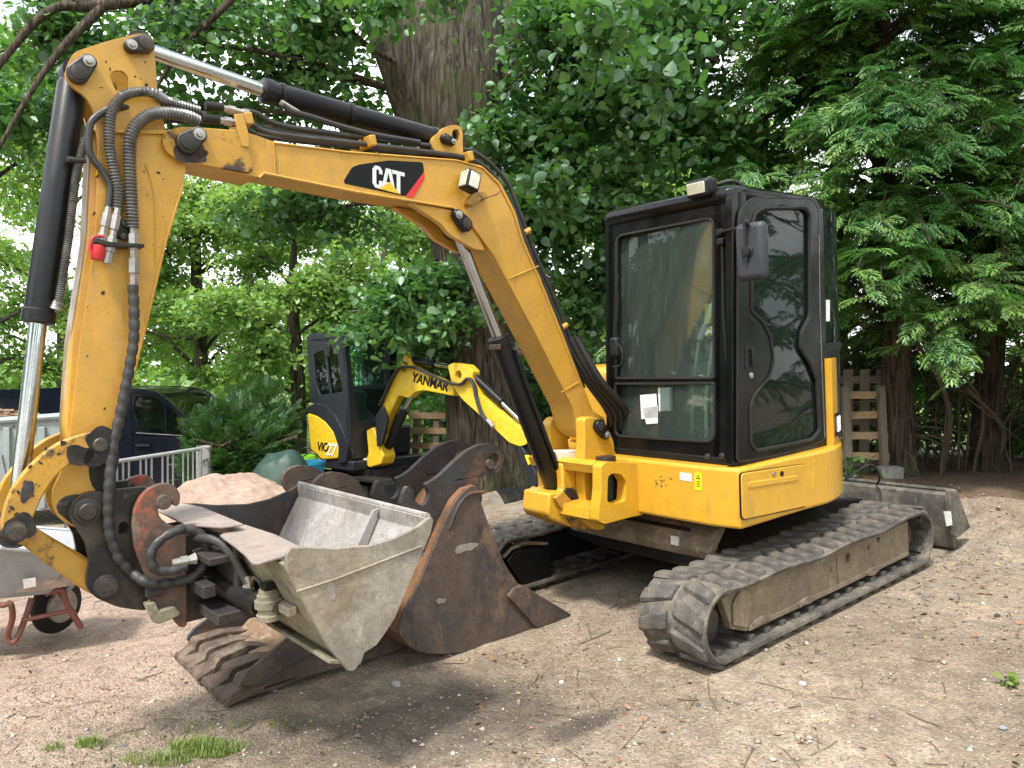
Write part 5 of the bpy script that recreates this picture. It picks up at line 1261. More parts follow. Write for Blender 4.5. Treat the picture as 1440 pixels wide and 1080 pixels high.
def smear(parent, c, r, b, seed, mat='grime', sq=(1, 1)):
    rr = random.Random(seed); n = 26
    ph = [rr.uniform(0, 6.28) for _ in range(5)]
    poly = []
    for i in range(n):
        t = 2 * math.pi * i / n
        q = r * (1 + sum(0.20 / (k + 1) * math.sin((k + 2) * t + ph[k]) for k in range(5)))
        poly.append((c[0] + q * math.cos(t) * sq[0], c[1] + q * math.sin(t) * sq[1]))
    MB().pb(poly, b, b + 0.0015).build('grease_smear', mat, parent, smooth=None)
chips(arm, [(3.408, 2.508), (3.129, 2.374), (3.326, 1.686), (3.424, 1.384), (3.574, 1.372), (3.520, 1.693)], A1, 22, 1, 0.010)
chips(lko, [(3.531, 1.338), (3.691, 1.322), (3.815, 1.121), (3.826, 1.021), (3.780, 0.999), (3.701, 1.180), (3.580, 1.255), (3.481, 1.283)], -0.075, 34, 3, 0.014)
chips(arm, [(3.487, 2.762), (3.229, 2.880), (3.199, 2.705), (3.423, 2.654)], A1, 16, 4, 0.010)
smear(lko, (3.500, 1.294), 0.066, -0.075, 5, 'grime')
smear(lko, (3.574, 1.268), 0.04, -0.075, 6, 'grime', (1.4, .8))
smear(arm, (3.483, 1.196), 0.075, A1, 7, 'grime', (0.6, 1.5))
smear(arm, (3.557, 1.056), 0.078, A1, 8, 'grime')
smear(boom, (3.082, 2.450), 0.050, -0.1055, 9, 'rust', (1.2, 1.0))
smear(boom, (3.055, 2.436), 0.030, -0.1055, 10, 'rust', (1.5, 1.0))
smear(lko, (3.791, 1.027), 0.056, -0.075, 11, 'grime')
smear(lko, (3.751, 1.162), 0.03, -0.075, 12, 'rust_dark', (0.7, 1.3))
smear(BA, (1.798, 0.540), 0.05, NB, 13, 'mud', (1.3, .5))
smear(BA, (1.972, 0.298), 0.022, NB, 14, 'mud', (1.2, .7))
smear(TB, (2.925, 0.743), 0.030, 0.605, 15, 'scoured', (.5, 1.2))
# ------------------------------------------------------------------ the small excavator in the background
SE = thing('small_excavator', 'small lemon yellow excavator with a charcoal cab parked under the branches behind the buckets', 'excavator', mat=MV)
body = [(0.10, 0.0), (0.10, 1.25), (-0.60, 1.30)] + [(-0.62 + 0.62 * math.cos(R(t)) * 1.0, 0.65 + 0.65 * math.sin(R(t))) for t in range(100, 262, 14)] + [(-0.60, 0.0)]
MB().pz(body, 0.46, 0.60).build('skirt', 'charcoal', SE, bevel=0.02)
yb = [(-0.957, 1.228), (-0.703, 1.186), (-0.474, 1.105), (-0.302, 0.975), (-0.168, 0.787), (-0.202, 0.618), (-0.832, 0.542), (-0.904, 0.802)]
MB().pb(fillet(yb, 0.04, 4), -0.03, 0.55).build('engine_cover', 'lemon', SE, bevel=0.03, seg=3)
dk = [(-0.970, 1.299), (-0.750, 1.366), (-0.520, 1.342), (-0.262, 1.211), (-0.079, 1.004), (0.035, 0.837), (-0.015, 0.582), (-0.198, 0.558), (-0.180, 0.785), (-0.314, 0.993), (-0.504, 1.123), (-0.733, 1.205), (-0.989, 1.237)]
MB().pb(fillet(dk, 0.03, 3), -0.035, 0.62).build('tank_cover', 'charcoal', SE, bevel=0.02, seg=3)
MB().pz([(-0.10, 0.05), (-0.10, 1.2), (-1.10, 1.15), (-1.10, 0.15)], 0.60, 1.05).build('rear_hood', 'charcoal', SE, bevel=0.06, seg=3)
SC = MB().pz(fillet([(0.02, 0.02), (0.02, 0.84), (-1.05, 0.80), (-1.05, 0.02)], 0.10, 4), 2.22, 2.31).build('cab', 'charcoal', SE, bevel=0.03, seg=3)
so_ = [(-1.051, 2.316), (-0.885, 2.371), (-0.119, 2.324), (-0.074, 1.062), (0.072, 0.683), (-0.361, 1.049), (-0.709, 1.336), (-0.964, 1.370)]
sw = fillet([(-0.868, 2.065), (-0.706, 2.103), (-0.304, 2.124), (-0.155, 1.536), (-0.709, 1.477), (-0.798, 1.638)], 0.04, 3)
MB().pb(so_, 0.02, 0.06, [sw]).build('side_frame', 'charcoal', SC, bevel=0.006)
MB().pb(sw, 0.036, 0.042).build('side_pane', 'far_glass', SC)
MB().pb([(-0.599, 2.111), (-0.546, 2.109), (-0.410, 1.512), (-0.462, 1.502)], 0.015, 0.03).build('window_bar', 'charcoal', SC)
fo2 = [(-0.084, 2.315), (0.684, 2.344), (0.731, 0.627), (0.049, 0.620)]
fw2 = fillet([(-0.015, 2.202), (0.584, 2.240), (0.644, 1.157), (0.133, 1.119)], 0.04, 3)
MB().pa(fo2, -0.03, 0.03, [fw2]).build('front_frame', 'charcoal', SC, bevel=0.006)
MB().pa(fw2, -0.004, 0.002).build('front_pane', 'door_glass', SC)
MB().pa([(0.076, 1.615), (0.620, 1.630), (0.620, 1.579), (0.075, 1.567)], 0.0, 0.04).build('window_bar', 'charcoal', SC)
MB().box((-0.45, 0.78, 1.6), (1.0, 0.04, 1.3)).build('far_panel', 'far_glass', SC)
MB().box((-1.03, 0.42, 1.65), (0.03, 0.7, 1.1)).build('rear_pane', 'far_glass', SC)
MB().box((-0.55, 0.42, 1.25), (0.30, 0.40, 0.6)).build('seat', 'seat', SC, bevel=0.05)
for p in ((-0.217, 2.393), (0.573, 2.448)):
    MB().box((0.05, p[0], p[1]), (0.08, 0.12, 0.10)).build('roof_lamp', 'plastic_black', SC, bevel=0.015)
p = (-0.285, 2.101)
MB().box((p[0], -0.12, p[1]), (0.10, 0.05, 0.20)).build('side_mirror', 'plastic_black', SC, bevel=0.02)
# lettering on the cover: ViO27
def text_mesh(s, name, mat, parent, origin, udir, vdir, size, shear=0.0, depth=0.004):
    cu = bpy.data.curves.new(name, 'FONT')
    cu.body = s; cu.size = size; cu.shear = shear; cu.extrude = depth / 2; cu.offset = 0.004
    t = bpy.data.objects.new('text_source', cu); COL.objects.link(t)
    dg = bpy.context.evaluated_depsgraph_get()
    me = bpy.data.meshes.new_from_object(t.evaluated_get(dg))
    bpy.data.objects.remove(t)
    U, V = Vector(udir).normalized(), Vector(vdir).normalized(); W = U.cross(V)
    o3 = OFF.get(parent.name, (0, 0, 0))
    me.transform(Matrix(((U.x, V.x, W.x, origin[0] - o3[0]), (U.y, V.y, W.y, origin[1] - o3[1]), (U.z, V.z, W.z, origin[2] - o3[2]), (0, 0, 0, 1))))
    me.materials.clear(); me.materials.append(M[mat])
    me.name = name
    return link(bpy.data.objects.new(name, me), parent)
q0, q1 = (-0.708, 0.703), (-0.566, 0.682)
text_mesh('ViO', 'lettering', 'vinyl_black', SE, (q0[0], -0.034, q0[1]), (1, 0, 0.0), (0, 0, 1), 0.17, 0.2)
text_mesh('27', 'lettering', 'white', SE, (q1[0] + 0.08, -0.035, q1[1] - 0.03), (1, 0, 0.0), (0, 0, 1), 0.24, 0.25)
# undercarriage
for bb in (-0.02, 1.02):
    m = MB(); vs, fs = [], []
    n = 64
    for i in range(n):
        t = i / n * 2 * math.pi
        x = 0.72 * np.sign(math.cos(t)) * (1 if abs(math.cos(t)) > 0.35 else abs(math.cos(t)) / 0.35) + 0.20 * math.cos(t)
        z = 0.205 + 0.185 * max(-1, min(1, math.sin(t) * 1.25))
        for dz, yy in ((1.0, bb), (1.0, bb + 0.30), (0.82, bb + 0.30), (0.82, bb)):
            vs.append((-0.25 + x * (1 if dz == 1 else 0.96), yy, 0.205 + (z - 0.205) * dz))
    for i in range(n):
        for j in range(4): fs.append((i * 4 + j, i * 4 + (j + 1) % 4, ((i + 1) % n) * 4 + (j + 1) % 4, ((i + 1) % n) * 4 + j))
    tk = m.add(vs, fs).build('rubber_track', 'rubber_dark', SE)
    MB().box((-0.25, bb + 0.15, 0.20), (1.3, 0.22, 0.18)).build('track_frame', 'grime', tk)
MB().box((-0.25, 0.65, 0.40), (0.9, 0.9, 0.14)).build('centre_frame', 'grime', SE)
MB().pb([(0.72, 0.05), (0.80, 0.05), (0.78, 0.35), (0.70, 0.35)], -0.05, 1.35).build('dozer_blade', 'charcoal', SE)
# front: swing post, boom, arm
c_b = 0.35
MB().pb(fillet([(0.075, 1.003), (0.219, 1.059), (0.344, 0.871), (0.451, 0.685), (0.405, 0.566), (0.137, 0.496), (0.041, 0.558), (0.122, 0.701)], 0.03, 3), 0.24, 0.46).build('swing_post', 'lemon', SE, bevel=0.015)
MB().cyl(onb([(-0.239, 0.567)], 0.15)[0], onb([(0.089, 0.581)], 0.3)[0], 0.05, 14).build('swing_cylinder', 'steel', SE)
bm2 = fillet([(0.199, 0.945), (0.311, 1.230), (0.559, 1.637), (0.739, 1.845), (0.842, 2.040), (0.944, 2.029), (1.001, 1.899), (1.184, 1.815), (1.524, 1.717), (1.785, 1.639), (1.785, 1.508), (1.524, 1.539), (1.211, 1.570), (1.057, 1.541), (0.928, 1.465), (0.723, 1.498), (0.512, 1.218), (0.404, 1.032), (0.310, 0.893)], 0.03, 3)
sb = MB().pb(bm2, 0.28, 0.40).build('boom', 'lemon', SE, bevel=0.012)
am2 = fillet([(1.691, 1.884), (1.794, 1.918), (2.033, 1.890), (2.144, 1.812), (2.119, 1.736), (2.240, 1.534), (2.625, 1.295), (2.881, 1.168), (2.978, 1.085), (3.010, 0.999), (2.903, 0.960), (2.726, 0.998), (2.312, 1.259), (1.971, 1.461), (1.858, 1.554), (1.768, 1.657)], 0.03, 3)
sa = MB().pb(am2, 0.28, 0.395, [ring((1.883, 1.770), 0.055, 12)]).build('arm', 'lemon', SE, bevel=0.012)
def ram2(nm, pts, r, par, b):
    P = onb(pts, b)
    c = MB().cyl(P[0], P[1], r, 14).build(nm, 'black', par)
    MB().cyl(P[1], P[2], r * 0.55, 12).build('rod', 'chrome', c)
ram2('arm_cylinder', [(0.902, 1.965), (1.351, 1.905), (1.671, 1.867)], 0.055, SE, 0.36)
ram2('bucket_cylinder', [(2.026, 1.779), (2.539, 1.446), (2.831, 1.242)], 0.050, SE, 0.36)
ram2('boom_cylinder', [(0.405, 0.798), (0.754, 1.319), (0.915, 1.500)], 0.060, SE, 0.36)
MB().pb(fillet([(0.332, 1.214), (0.487, 1.362), (0.593, 1.176), (0.470, 0.838), (0.362, 0.802)], 0.02), 0.20, 0.24).build('cylinder_guard', 'charcoal', SE, bevel=0.006)
for dy in (0, 1):
    MB().tube(smoothpath(onb([(0.384, 1.358), (0.689, 1.761), (0.837, 1.863), (1.110, 1.861), (1.480, 1.752), (1.743, 1.674), (1.971, 1.658), (2.095, 1.727), (2.192, 1.660), (2.240, 1.492), (2.335, 1.302), (2.476, 1.190)], 0.255 - 0.03 * dy), 5), 0.016, 8).build('hydraulic_hose', 'hose', SE)
MB().cyl(*onb([(2.426, 1.247), (2.519, 1.169)], 0.235), 0.025, 8).build('hose_coupling', 'steel', SE)
t0_, t1_ = (0.998, 1.687), (1.388, 1.618)
ud = (t1_[0] - t0_[0], 0, t1_[1] - t0_[1])
text_mesh('YANMAR', 'lettering', 'vinyl_black', sb, (t0_[0], 0.276, t0_[1]), ud, (-ud[2], 0, ud[0]), 0.17, 0.15)
MB().pb(fillet([(2.855, 0.922), (2.920, 0.967), (2.985, 0.899), (3.165, 0.658), (3.134, 0.497), (3.060, 0.522), (2.921, 0.766)], 0.02), 0.27, 0.32).build('quick_hitch', 'charcoal', SE, bevel=0.006)
MB().pb(fillet([(2.942, 1.072), (3.060, 1.015), (3.186, 0.802), (3.228, 0.632), (3.102, 0.653), (2.996, 0.867), (2.910, 0.958)], 0.02), 0.32, 0.40).build('bucket_link', 'black', SE, bevel=0.006)
MB().pb([(2.985, 0.869), (3.049, 0.874), (3.102, 0.798), (3.038, 0.762)], 0.262, 0.27).build('yellow_sticker', 'warn_yellow', SE)
sbk = [(2.614, 0.399), (2.704, 0.465), (2.793, 0.394), (2.903, 0.232), (2.837, 0.161), (2.659, 0.187)]
for e_ in (0.05, 0.95): MB().pb(fillet(sbk, 0.02), e_, e_ + 0.04).build("bucket_cheek", "mud", SE, bevel=0.005)
sheet([(2.704, 0.465), (2.793, 0.394), (2.903, 0.232), (2.837, 0.161), (2.659, 0.187)], 0.09, 0.95, 0.03, (2.659, 0.380)).build('bucket', 'grime', SE)

# ------------------------------------------------------------------ van
vd = 11.2
VAN = thing('van', 'black van with a steeply raked nose parked behind the metal fence on the left', 'van', loc=(-6.6, 11.2, gh(-6.6, 11.2)))
zg = VAN.location.z
vx = lambda pts: [(x + 6.6, z - zg) for x, z in pts]
vb = vx([(-4.371, 0.726), (-4.666, 0.849), (-4.889, 1.073), (-5.072, 1.215), (-5.295, 1.266), (-5.621, 1.287), (-6.415, 1.287), (-7.332, 1.256), (-7.943, 1.215), (-8.555, 1.175), (-8.579, 0.726), (-8.588, -0.192), (-8.549, -0.478), (-4.366, -0.478), (-4.343, 0.216)])
w1 = vx([(-5.398, 1.164), (-5.153, 1.154), (-4.991, 1.073), (-4.973, 0.604), (-5.329, 0.645), (-5.430, 0.930)])
w2 = vx([(-4.950, 1.032), (-4.828, 0.951), (-4.707, 0.767), (-4.708, 0.604), (-4.942, 0.604)])
def van_panel(y0, y1): return MB().pb(fillet(vb, 0.04, 3), y0, y1, [fillet(w1, 0.04, 3), fillet(w2, 0.03, 3)])
vs1 = van_panel(0.0, 0.05).build('body_side', 'van_black', VAN, bevel=0.012)
van_panel(1.75, 1.80).build('body_side', 'van_black', VAN)
roofc = [vb[k] for k in range(0, 11)]
sheet(vx([(-4.371, 0.706), (-4.666, 0.828)]), 0.05, 1.75, 0.03, (0, 0)).build('bonnet', 'van_black', VAN)
sheet(vx([(-4.666, 0.838), (-4.889, 1.063), (-5.061, 1.195)]), 0.08, 1.72, 0.01, (0, 0)).build('windscreen', 'far_glass', VAN)
sheet(vx([(-5.061, 1.205), (-5.295, 1.256), (-5.621, 1.277), (-6.415, 1.277), (-7.332, 1.246), (-7.943, 1.205), (-8.555, 1.164)]), 0.05, 1.75, 0.03, (0, 0)).build('roof', 'van_black', VAN)
sheet(vx([(-4.371, 0.706), (-4.353, 0.216), (-4.377, -0.458)]), 0.05, 1.75, 0.04, (-2, 0.8)).build('front_panel', 'van_black', VAN)
for w, nm in ((w1, 'door_pane'), (w2, 'quarter_pane')):
    MB().pb(w, 0.022, 0.028).build(nm, 'far_glass', VAN)
dr = vx([(-5.459, 1.215), (-5.153, 1.195), (-4.970, 1.114), (-4.667, 0.747), (-4.651, -0.192), (-5.436, -0.192)])
MB().tube([(x, -0.002, z) for x, z in fillet(dr, 0.05) + [fillet(dr, 0.05)[0]]], 0.008, 5).build('door_seam', 'vinyl_black', VAN)
MB().box((((-5.279, 0.461))[0] + 6.6, -0.02, ((-5.279, 0.461))[1] - zg), (0.20, 0.03, 0.03)).build('door_handle', 'charcoal', VAN)
MB().tube([(x, -0.006, z) for x, z in vx([(-5.380, 0.634), (-4.708, 0.594)])], 0.012, 6).build('window_sill', 'charcoal', VAN)
mv = vx([(-4.595, 0.733)])[0]
MB().box((mv[0], -0.14, mv[1]), (0.12, 0.16, 0.24)).build('side_mirror', 'plastic_black', VAN, bevel=0.03)
MB().lathe((mv[0] + 0.06, -0.14, mv[1] - 0.05), (1, 0, 0), [(0, 0.04), (0.02, 0.03)], 10).build('mirror_lamp', 'lamp', VAN)
for wx in (0.95, -1.75):
    wl = MB().lathe((wx - 0.3, 0.02, 0.33), (0, 1, 0), [(0, 0.24), (0.01, 0.33), (0.20, 0.33)], 28).build('wheel', 'rubber_dark', VAN)
    MB().lathe((wx - 0.3, 0.0, 0.33), (0, 1, 0), [(0, 0.08), (0.015, 0.21), (0.03, 0.21)], 20).build('rim', 'steel', wl)
for k in range(3):
    MB().tube([(x, -0.004, z) for x, z in vx([(-9.6, 0.92 - 0.07 * k), (-6.9, 0.95 - 0.07 * k)])], 0.010, 5).build('side_moulding', 'charcoal', VAN)
stw = vx([(-5.408, 0.790)])[0]
MB().add([(stw[0] + 0.02 * math.cos(t) + 0.0, 0.35 + 0.17 * math.cos(t), stw[1] + 0.17 * math.sin(t)) for t in np.linspace(0, 6.28, 20)], [tuple(range(20))]).build('steering_wheel', 'plastic_black', VAN)

# ------------------------------------------------------------------ trailer full of rubble, left edge
TL = thing('trailer', 'grey steel tipping trailer with ribbed sides at the left edge, partly behind the cylinder rod', 'trailer', loc=(-4.72, 6.9, gh(-4.72, 6.9)))
TL.rotation_euler = (0, 0, 0.17)
tz = TL.location.z
tx = lambda pts: [(x + 4.6, z - tz) for x, z in pts]
side = tx([(-5.284, 0.996), (-3.794, 1.104), (-3.824, 0.310), (-5.291, 0.219)])
MB().pb(side, -0.30, -0.26).build('side_board', 'trailer_grey', TL, bevel=0.006)
MB().pb(side, 0.86, 0.90).build('side_board', 'trailer_grey', TL, bevel=0.006)
rt = side[0][0], side[1][0]
MB().box((side[1][0] - 0.02, 0.30, (side[1][1] + side[2][1]) / 2), (0.04, 1.10, side[1][1] - side[2][1])).build('end_board', 'trailer_grey', TL, bevel=0.006)
MB().box(((rt[0] + rt[1]) / 2, 0.30, side[2][1] + 0.03), (rt[1] - rt[0], 1.08, 0.06)).build('bed', 'trailer_grey', TL)
for px_ in (-120, -70, -25, 16, 62):
    x0 = -4.6
    xk = (px_ - 720) / 1100.0 * 6.6 + 4.6
    MB().box((xk, -0.32, (side[0][1] + side[2][1]) / 2 + 0.02), (0.05, 0.04, 0.70)).build('rib', 'trailer_grey', TL, bevel=0.006)
MB().tube([(side[0][0], -0.31, side[0][1] + 0.01), (side[1][0], -0.31, side[1][1] + 0.01)], 0.03, 8).build('top_rail', 'trailer_grey', TL)
MB().pb(tx([(-4.325, 0.791), (-4.253, 0.791), (-4.149, 0.219), (-4.233, 0.201)]), -0.36, -0.32).build('strut', 'galv', TL)
for sx in (-0.9, 0.0):
    w_ = MB().lathe((sx, -0.20, 0.28), (0, 1, 0), [(0, 0.2), (0.01, 0.28), (0.16, 0.28)], 24).build('wheel', 'rubber_dark', TL)
    MB().lathe((sx, -0.22, 0.28), (0, 1, 0), [(0, 0.05), (0.02, 0.16), (0.03, 0.16)], 16).build('rim', 'steel', w_)
# load: broken bark and branches
rb = MB()
zt_ = side[1][1] + tz
for k in range(2600):
    x = rng.uniform(-6.0, -4.12); y = rng.uniform(6.72, 7.60)
    hgt = 0.13 + 0.07 * math.sin(x * 2.1 + 1) + 0.04 * math.sin(y * 5)
    z = zt_ - 0.10 + rng.uniform(0, 1) * max(0.05, hgt)
    q_ = Matrix.Rotation(rng.uniform(0, 6.28), 3, 'Z') @ Matrix.Rotation(rng.uniform(-0.8, 0.8), 3, 'X')
    rb.box((x, y, z), (rng.uniform(0.02, 0.13) ** 1.0, rng.uniform(0.012, 0.05), rng.uniform(0.006, 0.022)), q_)
tag(rb.build('rubble_load', 'rubble', None, smooth=None), 'heap of broken bark and wood scraps piled above the trailer side', 'rubble', kind='stuff')

# ------------------------------------------------------------------ wheelbarrow with sand
wbz = gh(-2.7, 4.55)
WB = thing('wheelbarrow', 'galvanised wheelbarrow with red brown tube legs standing on the sand at the left edge', 'wheelbarrow', loc=(-2.75, 4.5, wbz))
def wb(pts, d): return [(x + 2.75, z - wbz) for x, z in pts]
tp = wb([(-3.331, 0.387), (-2.854, 0.534), (-2.474, 0.499), (-2.259, 0.606), (-2.616, 0.618), (-3.250, 0.578)], 0)
tray = MB()
def wbp(px_, py_, d):
    x = (px_ - 720) / 1100.0 * d; z = 1.47 - (py_ - 527) / 1100.0 * d
    return (x + 2.75, d - 4.5, z - wbz)
rimp = [wbp(-130, 790, 4.15), wbp(0, 772, 4.15), wbp(98, 782, 4.35), wbp(120, 748, 4.85), wbp(40, 742, 4.95), wbp(-110, 752, 4.8)]
base_ = [wbp(-100, 850, 4.25), wbp(5, 842, 4.25), wbp(70, 836, 4.40), wbp(82, 822, 4.7), wbp(40, 822, 4.75), wbp(-90, 826, 4.65)]
cx_ = Vector(wbp(0, 790, 4.5))
inn = [tuple(Vector(p) + (cx_ - Vector(p)) * 0.03) for p in rimp]; inb = [tuple(Vector(p) + (cx_ - Vector(p)) * 0.05) for p in base_]
n6 = 6
tray.add(rimp + base_ + inn + inb,
    [(i, (i + 1) % 6, 6 + (i + 1) % 6, 6 + i) for i in range(6)] + [tuple(range(6, 12))] +
    [(12 + i, 18 + i, 18 + (i + 1) % 6, 12 + (i + 1) % 6) for i in range(6)] + [tuple(reversed(range(18, 24)))] +
    [(i, 12 + i, 12 + (i + 1) % 6, (i + 1) % 6) for i in range(6)])
tro = tray.build('tray', 'galv', WB, bevel=0.012, seg=3)
MB().tube(rimp + rimp[:1], 0.013, 8).build('tray_rim', 'galv', tro)
MB().add([wbp(31, 815, 4.255), wbp(49, 812, 4.275), wbp(50, 825, 4.29), wbp(33, 828, 4.27)], [(0, 1, 2, 3)]).warp(lambda x, y, z: (x, y - 0.008, z)).build('white_label', 'white', tro)
MB().tube(smoothpath([wbp(-40, 846, 4.2), wbp(0, 852, 4.25), wbp(12, 850, 4.25), wbp(15, 870, 4.28), wbp(8, 895, 4.30), wbp(14, 905, 4.31), wbp(24, 893, 4.33), wbp(36, 862, 4.36), wbp(42, 842, 4.38)], 5), 0.016, 10).build('leg', 'barrow_leg', WB)
MB().tube(smoothpath([wbp(62, 836, 4.4), wbp(85, 830, 4.42), wbp(92, 850, 4.45), wbp(112, 884, 4.5)], 4), 0.017, 10).build('leg', 'barrow_leg', WB)
MB().tube([wbp(80, 832, 4.42), wbp(100, 860, 4.6), wbp(112, 884, 4.5)], 0.014, 8).build('leg', 'barrow_leg', WB)
MB().tube([wbp(27, 874, 4.33), wbp(95, 860, 4.46)], 0.013, 8).build('brace', 'barrow_leg', WB)
MB().tube(smoothpath([wbp(70, 832, 4.45), wbp(92, 828, 4.47), wbp(102, 815, 4.5), wbp(98, 795, 4.55)], 4), 0.022, 10).build('front_bow', 'galv', WB)
wc = wbp(78, 850, 4.85)
wl = MB().lathe((wc[0] - 0.03, wc[1], 0.17), (0.94, -0.34, 0), [(0, 0.11), (0.01, 0.160), (0.025, 0.170), (0.05, 0.170), (0.06, 0.160), (0.07, 0.11)], 28).build('wheel', 'rubber_dark', WB)
MB().lathe((wc[0] - 0.045, wc[1] + 0.005, 0.17), (0.94, -0.34, 0), [(0, 0.10), (0.11, 0.10)], 20).build('rim', 'steel', wl)
# the sand in the tray
def mound(name, cx, cy, z0, rx, ry, h, mat, rot=0, n=44, seed=0, rough=0.05, peaks=((0, 0, 1),), skirt=0.06, pwr=1.0):
    vs, fs = [], []
    cr, sr = math.cos(rot), math.sin(rot)
    for i in range(n):
        for j in range(2 * n):
            r = i / (n - 1); t = math.pi * j / n
            x, y = r * math.cos(t), r * math.sin(t)
            k = (1 - r * r) ** pwr if r < 1 else 0
            z = h * max(0.0, k) if pwr != 1 else h * (1 - r ** 1.6)
            X = cx + cr * x * rx - sr * y * ry; Y = cy + sr * x * rx + cr * y * ry
            nz = float(vnoise(X, Y, 2.2, seed)) * rough * 2.2 + float(vnoise(X, Y, 6.5, seed + 1)) * rough + float(vnoise(X, Y, 17, seed + 2)) * rough * 0.5
            vs.append((X, Y, z0(X, Y) + z + nz * min(1, (1 - r) * 6) - (skirt if i == n - 1 else 0)))
    for i in range(n - 1):
        for j in range(2 * n):
            j2 = (j + 1) % (2 * n)
            fs.append((i * 2 * n + j, i * 2 * n + j2, (i + 1) * 2 * n + j2, (i + 1) * 2 * n + j))
    return MB().add(vs, fs).build(name, mat, None, smooth=60)
tsz = wbp(0, 792, 4.5)[2] + wbz
tag(mound('barrow_sand', -2.86, 4.52, lambda x, y: tsz - 0.05, 0.42, 0.28, 0.06, 'sand', 0.2, 20, 4, 0.015), 'small load of pinkish sand lying in the wheelbarrow tray', 'sand')
tag(mound('sand_heap', -2.78, 7.5, lambda x, y: gh(x, y), 1.30, 1.10, 0.76, 'sand', 0.2, 60, 9, 0.05), 'heap of reddish sand behind the tilt bucket in front of the green bush', 'sand heap')

# ------------------------------------------------------------------ metal fence and granite post
def w3(px_, py_, d): return ((px_ - 720) / 1100.0 * d, d, 1.47 - (py_ - 527) / 1100.0 * d)
f0, f1 = w3(80, 662, 7.6), w3(281, 631, 9.3)
MF = thing('metal_fence', 'low galvanised bar fence with grouped upright bars in front of the black van', 'fence', loc=((f0[0] + f1[0]) / 2, (f0[1] + f1[1]) / 2, gh((f0[0] + f1[0]) / 2, (f0[1] + f1[1]) / 2)))
L0 = Vector(MF.location)
A_, B_ = Vector(f0) - L0, Vector(f1) - L0
MB().tube([A_, B_], 0.022, 8).build('rail', 'galv_bar', MF)
D_ = Vector((0, 0, -0.72))
MB().tube([A_ + D_, B_ + D_], 0.022, 8).build('rail', 'galv_bar', MF)
barm = MB().tube([(0, 0, 0.0), (0, 0, -0.72)], 0.011, 8).mesh('bar', M['galv_bar'])
Lf = (B_ - A_).length
s_, k = 0.08, 0
while s_ < Lf:
    o = link(bpy.data.objects.new('bar', barm), MF); o.location = A_.lerp(B_, s_ / Lf)
    s_ += (0.075, 0.075, 0.15)[k % 3]; k += 1
MB().tube([B_ + Vector((0.0, 0, 0.01)), B_ + D_ * 1.2], 0.024, 8).build('end_bar', 'galv_bar', MF)
gp = w3(288, 626, 9.5)
GP = MB().pz(fillet([(-0.085, -0.08), (0.085, -0.08), (0.085, 0.08), (-0.085, 0.08)], 0.02, 2), -0.75, 0.0)
GPo = GP.warp(lambda x, y, z: (x * (1 - 0.05 * z) + 0.01 * math.sin(z * 9), y, z)).build('gate_post', 'stone', None, bevel=0.015)
GPo.location = gp
tag(GPo, 'squat grey granite post at the end of the metal fence', 'post')

# ------------------------------------------------------------------ tarpaulin, plastic tubs
tc = w3(392, 668, 9.0)
tp_ = mound('tarpaulin', tc[0], tc[1], lambda x, y: gh(x, y), 0.46, 0.34, 0.90, 'tarp', 0.1, 22, 14, 0.06, pwr=0.5)
tag(tp_, 'dark green tarpaulin thrown over something beside the leafy bush', 'tarpaulin')
MB().tube(smoothpath([(tc[0] - 0.3, tc[1] - 0.28, gh(tc[0], tc[1]) + 0.45), (tc[0], tc[1] - 0.34, gh(tc[0], tc[1]) + 0.50), (tc[0] + 0.33, tc[1] - 0.2, gh(tc[0], tc[1]) + 0.40)], 4), 0.008, 6).build('cord', 'rubber_dark', tp_)
for (px_, py_, d, r, h, mt, nm, lb, ct) in ((437, 652, 9.9, 0.17, 0.66, 'blue_plastic', 'tub', 'blue plastic tub on the ground beside the small excavator', 'tub'), (431, 640, 10.2, 0.15, 0.72, 'lime_plastic', 'bucket', 'lime green plastic bucket standing behind the blue tub', 'plastic bucket')):
    p = w3(px_, py_, d)
    g = MB().lathe((0, 0, 0), (0, 0, 1), [(0, r * 0.8), (h * 0.93, r), (h * 0.94, r * 1.08), (h, r * 1.08), (h, r * 0.98), (0.02, r * 0.76)], 20).build(nm, mt)
    g.location = (p[0], p[1], gh(p[0], p[1])); tag(g, lb, ct)
    MB().tube(smoothpath([(-r, 0, h), (0, -0.02, h + 0.10), (r, 0, h)], 6), 0.008, 6).build('handle', 'plastic_black', g)

# ------------------------------------------------------------------ pallets and the stone block
def pallet(label, px0, py_base, d, W, H, rz, tilt, nsl, group=None, swap=False):
    p = w3(px0, py_base, d)
    T = thing('pallet', label, 'pallet', loc=(p[0], p[1], p[2]), group=group)
    T.rotation_euler = (tilt, 0, rz)
    for x in (0.10, W / 2, W - 0.10) if not swap else (0.12, W - 0.12):
        MB().box((x, 0.0, H / 2), (0.095, 0.08, H)).build('stringer', 'wood_grey', T, bevel=0.006)
    sl = MB().box((0, 0, 0), (W, 0.022, 0.095)).mesh('slat', M['wood'], smooth=None)
    for k in range(nsl):
        for yy in (0.053, -0.055) if k % 1 == 0 and swap else (-0.055,):
            o = link(bpy.data.objects.new('slat', sl), T)
            o.location = (W / 2 + random.uniform(-0.02, 0.02), yy, 0.08 + (H - 0.16) * k / (nsl - 1))
            o.rotation_euler = (0, random.uniform(-0.012, 0.012), 0)
    return T
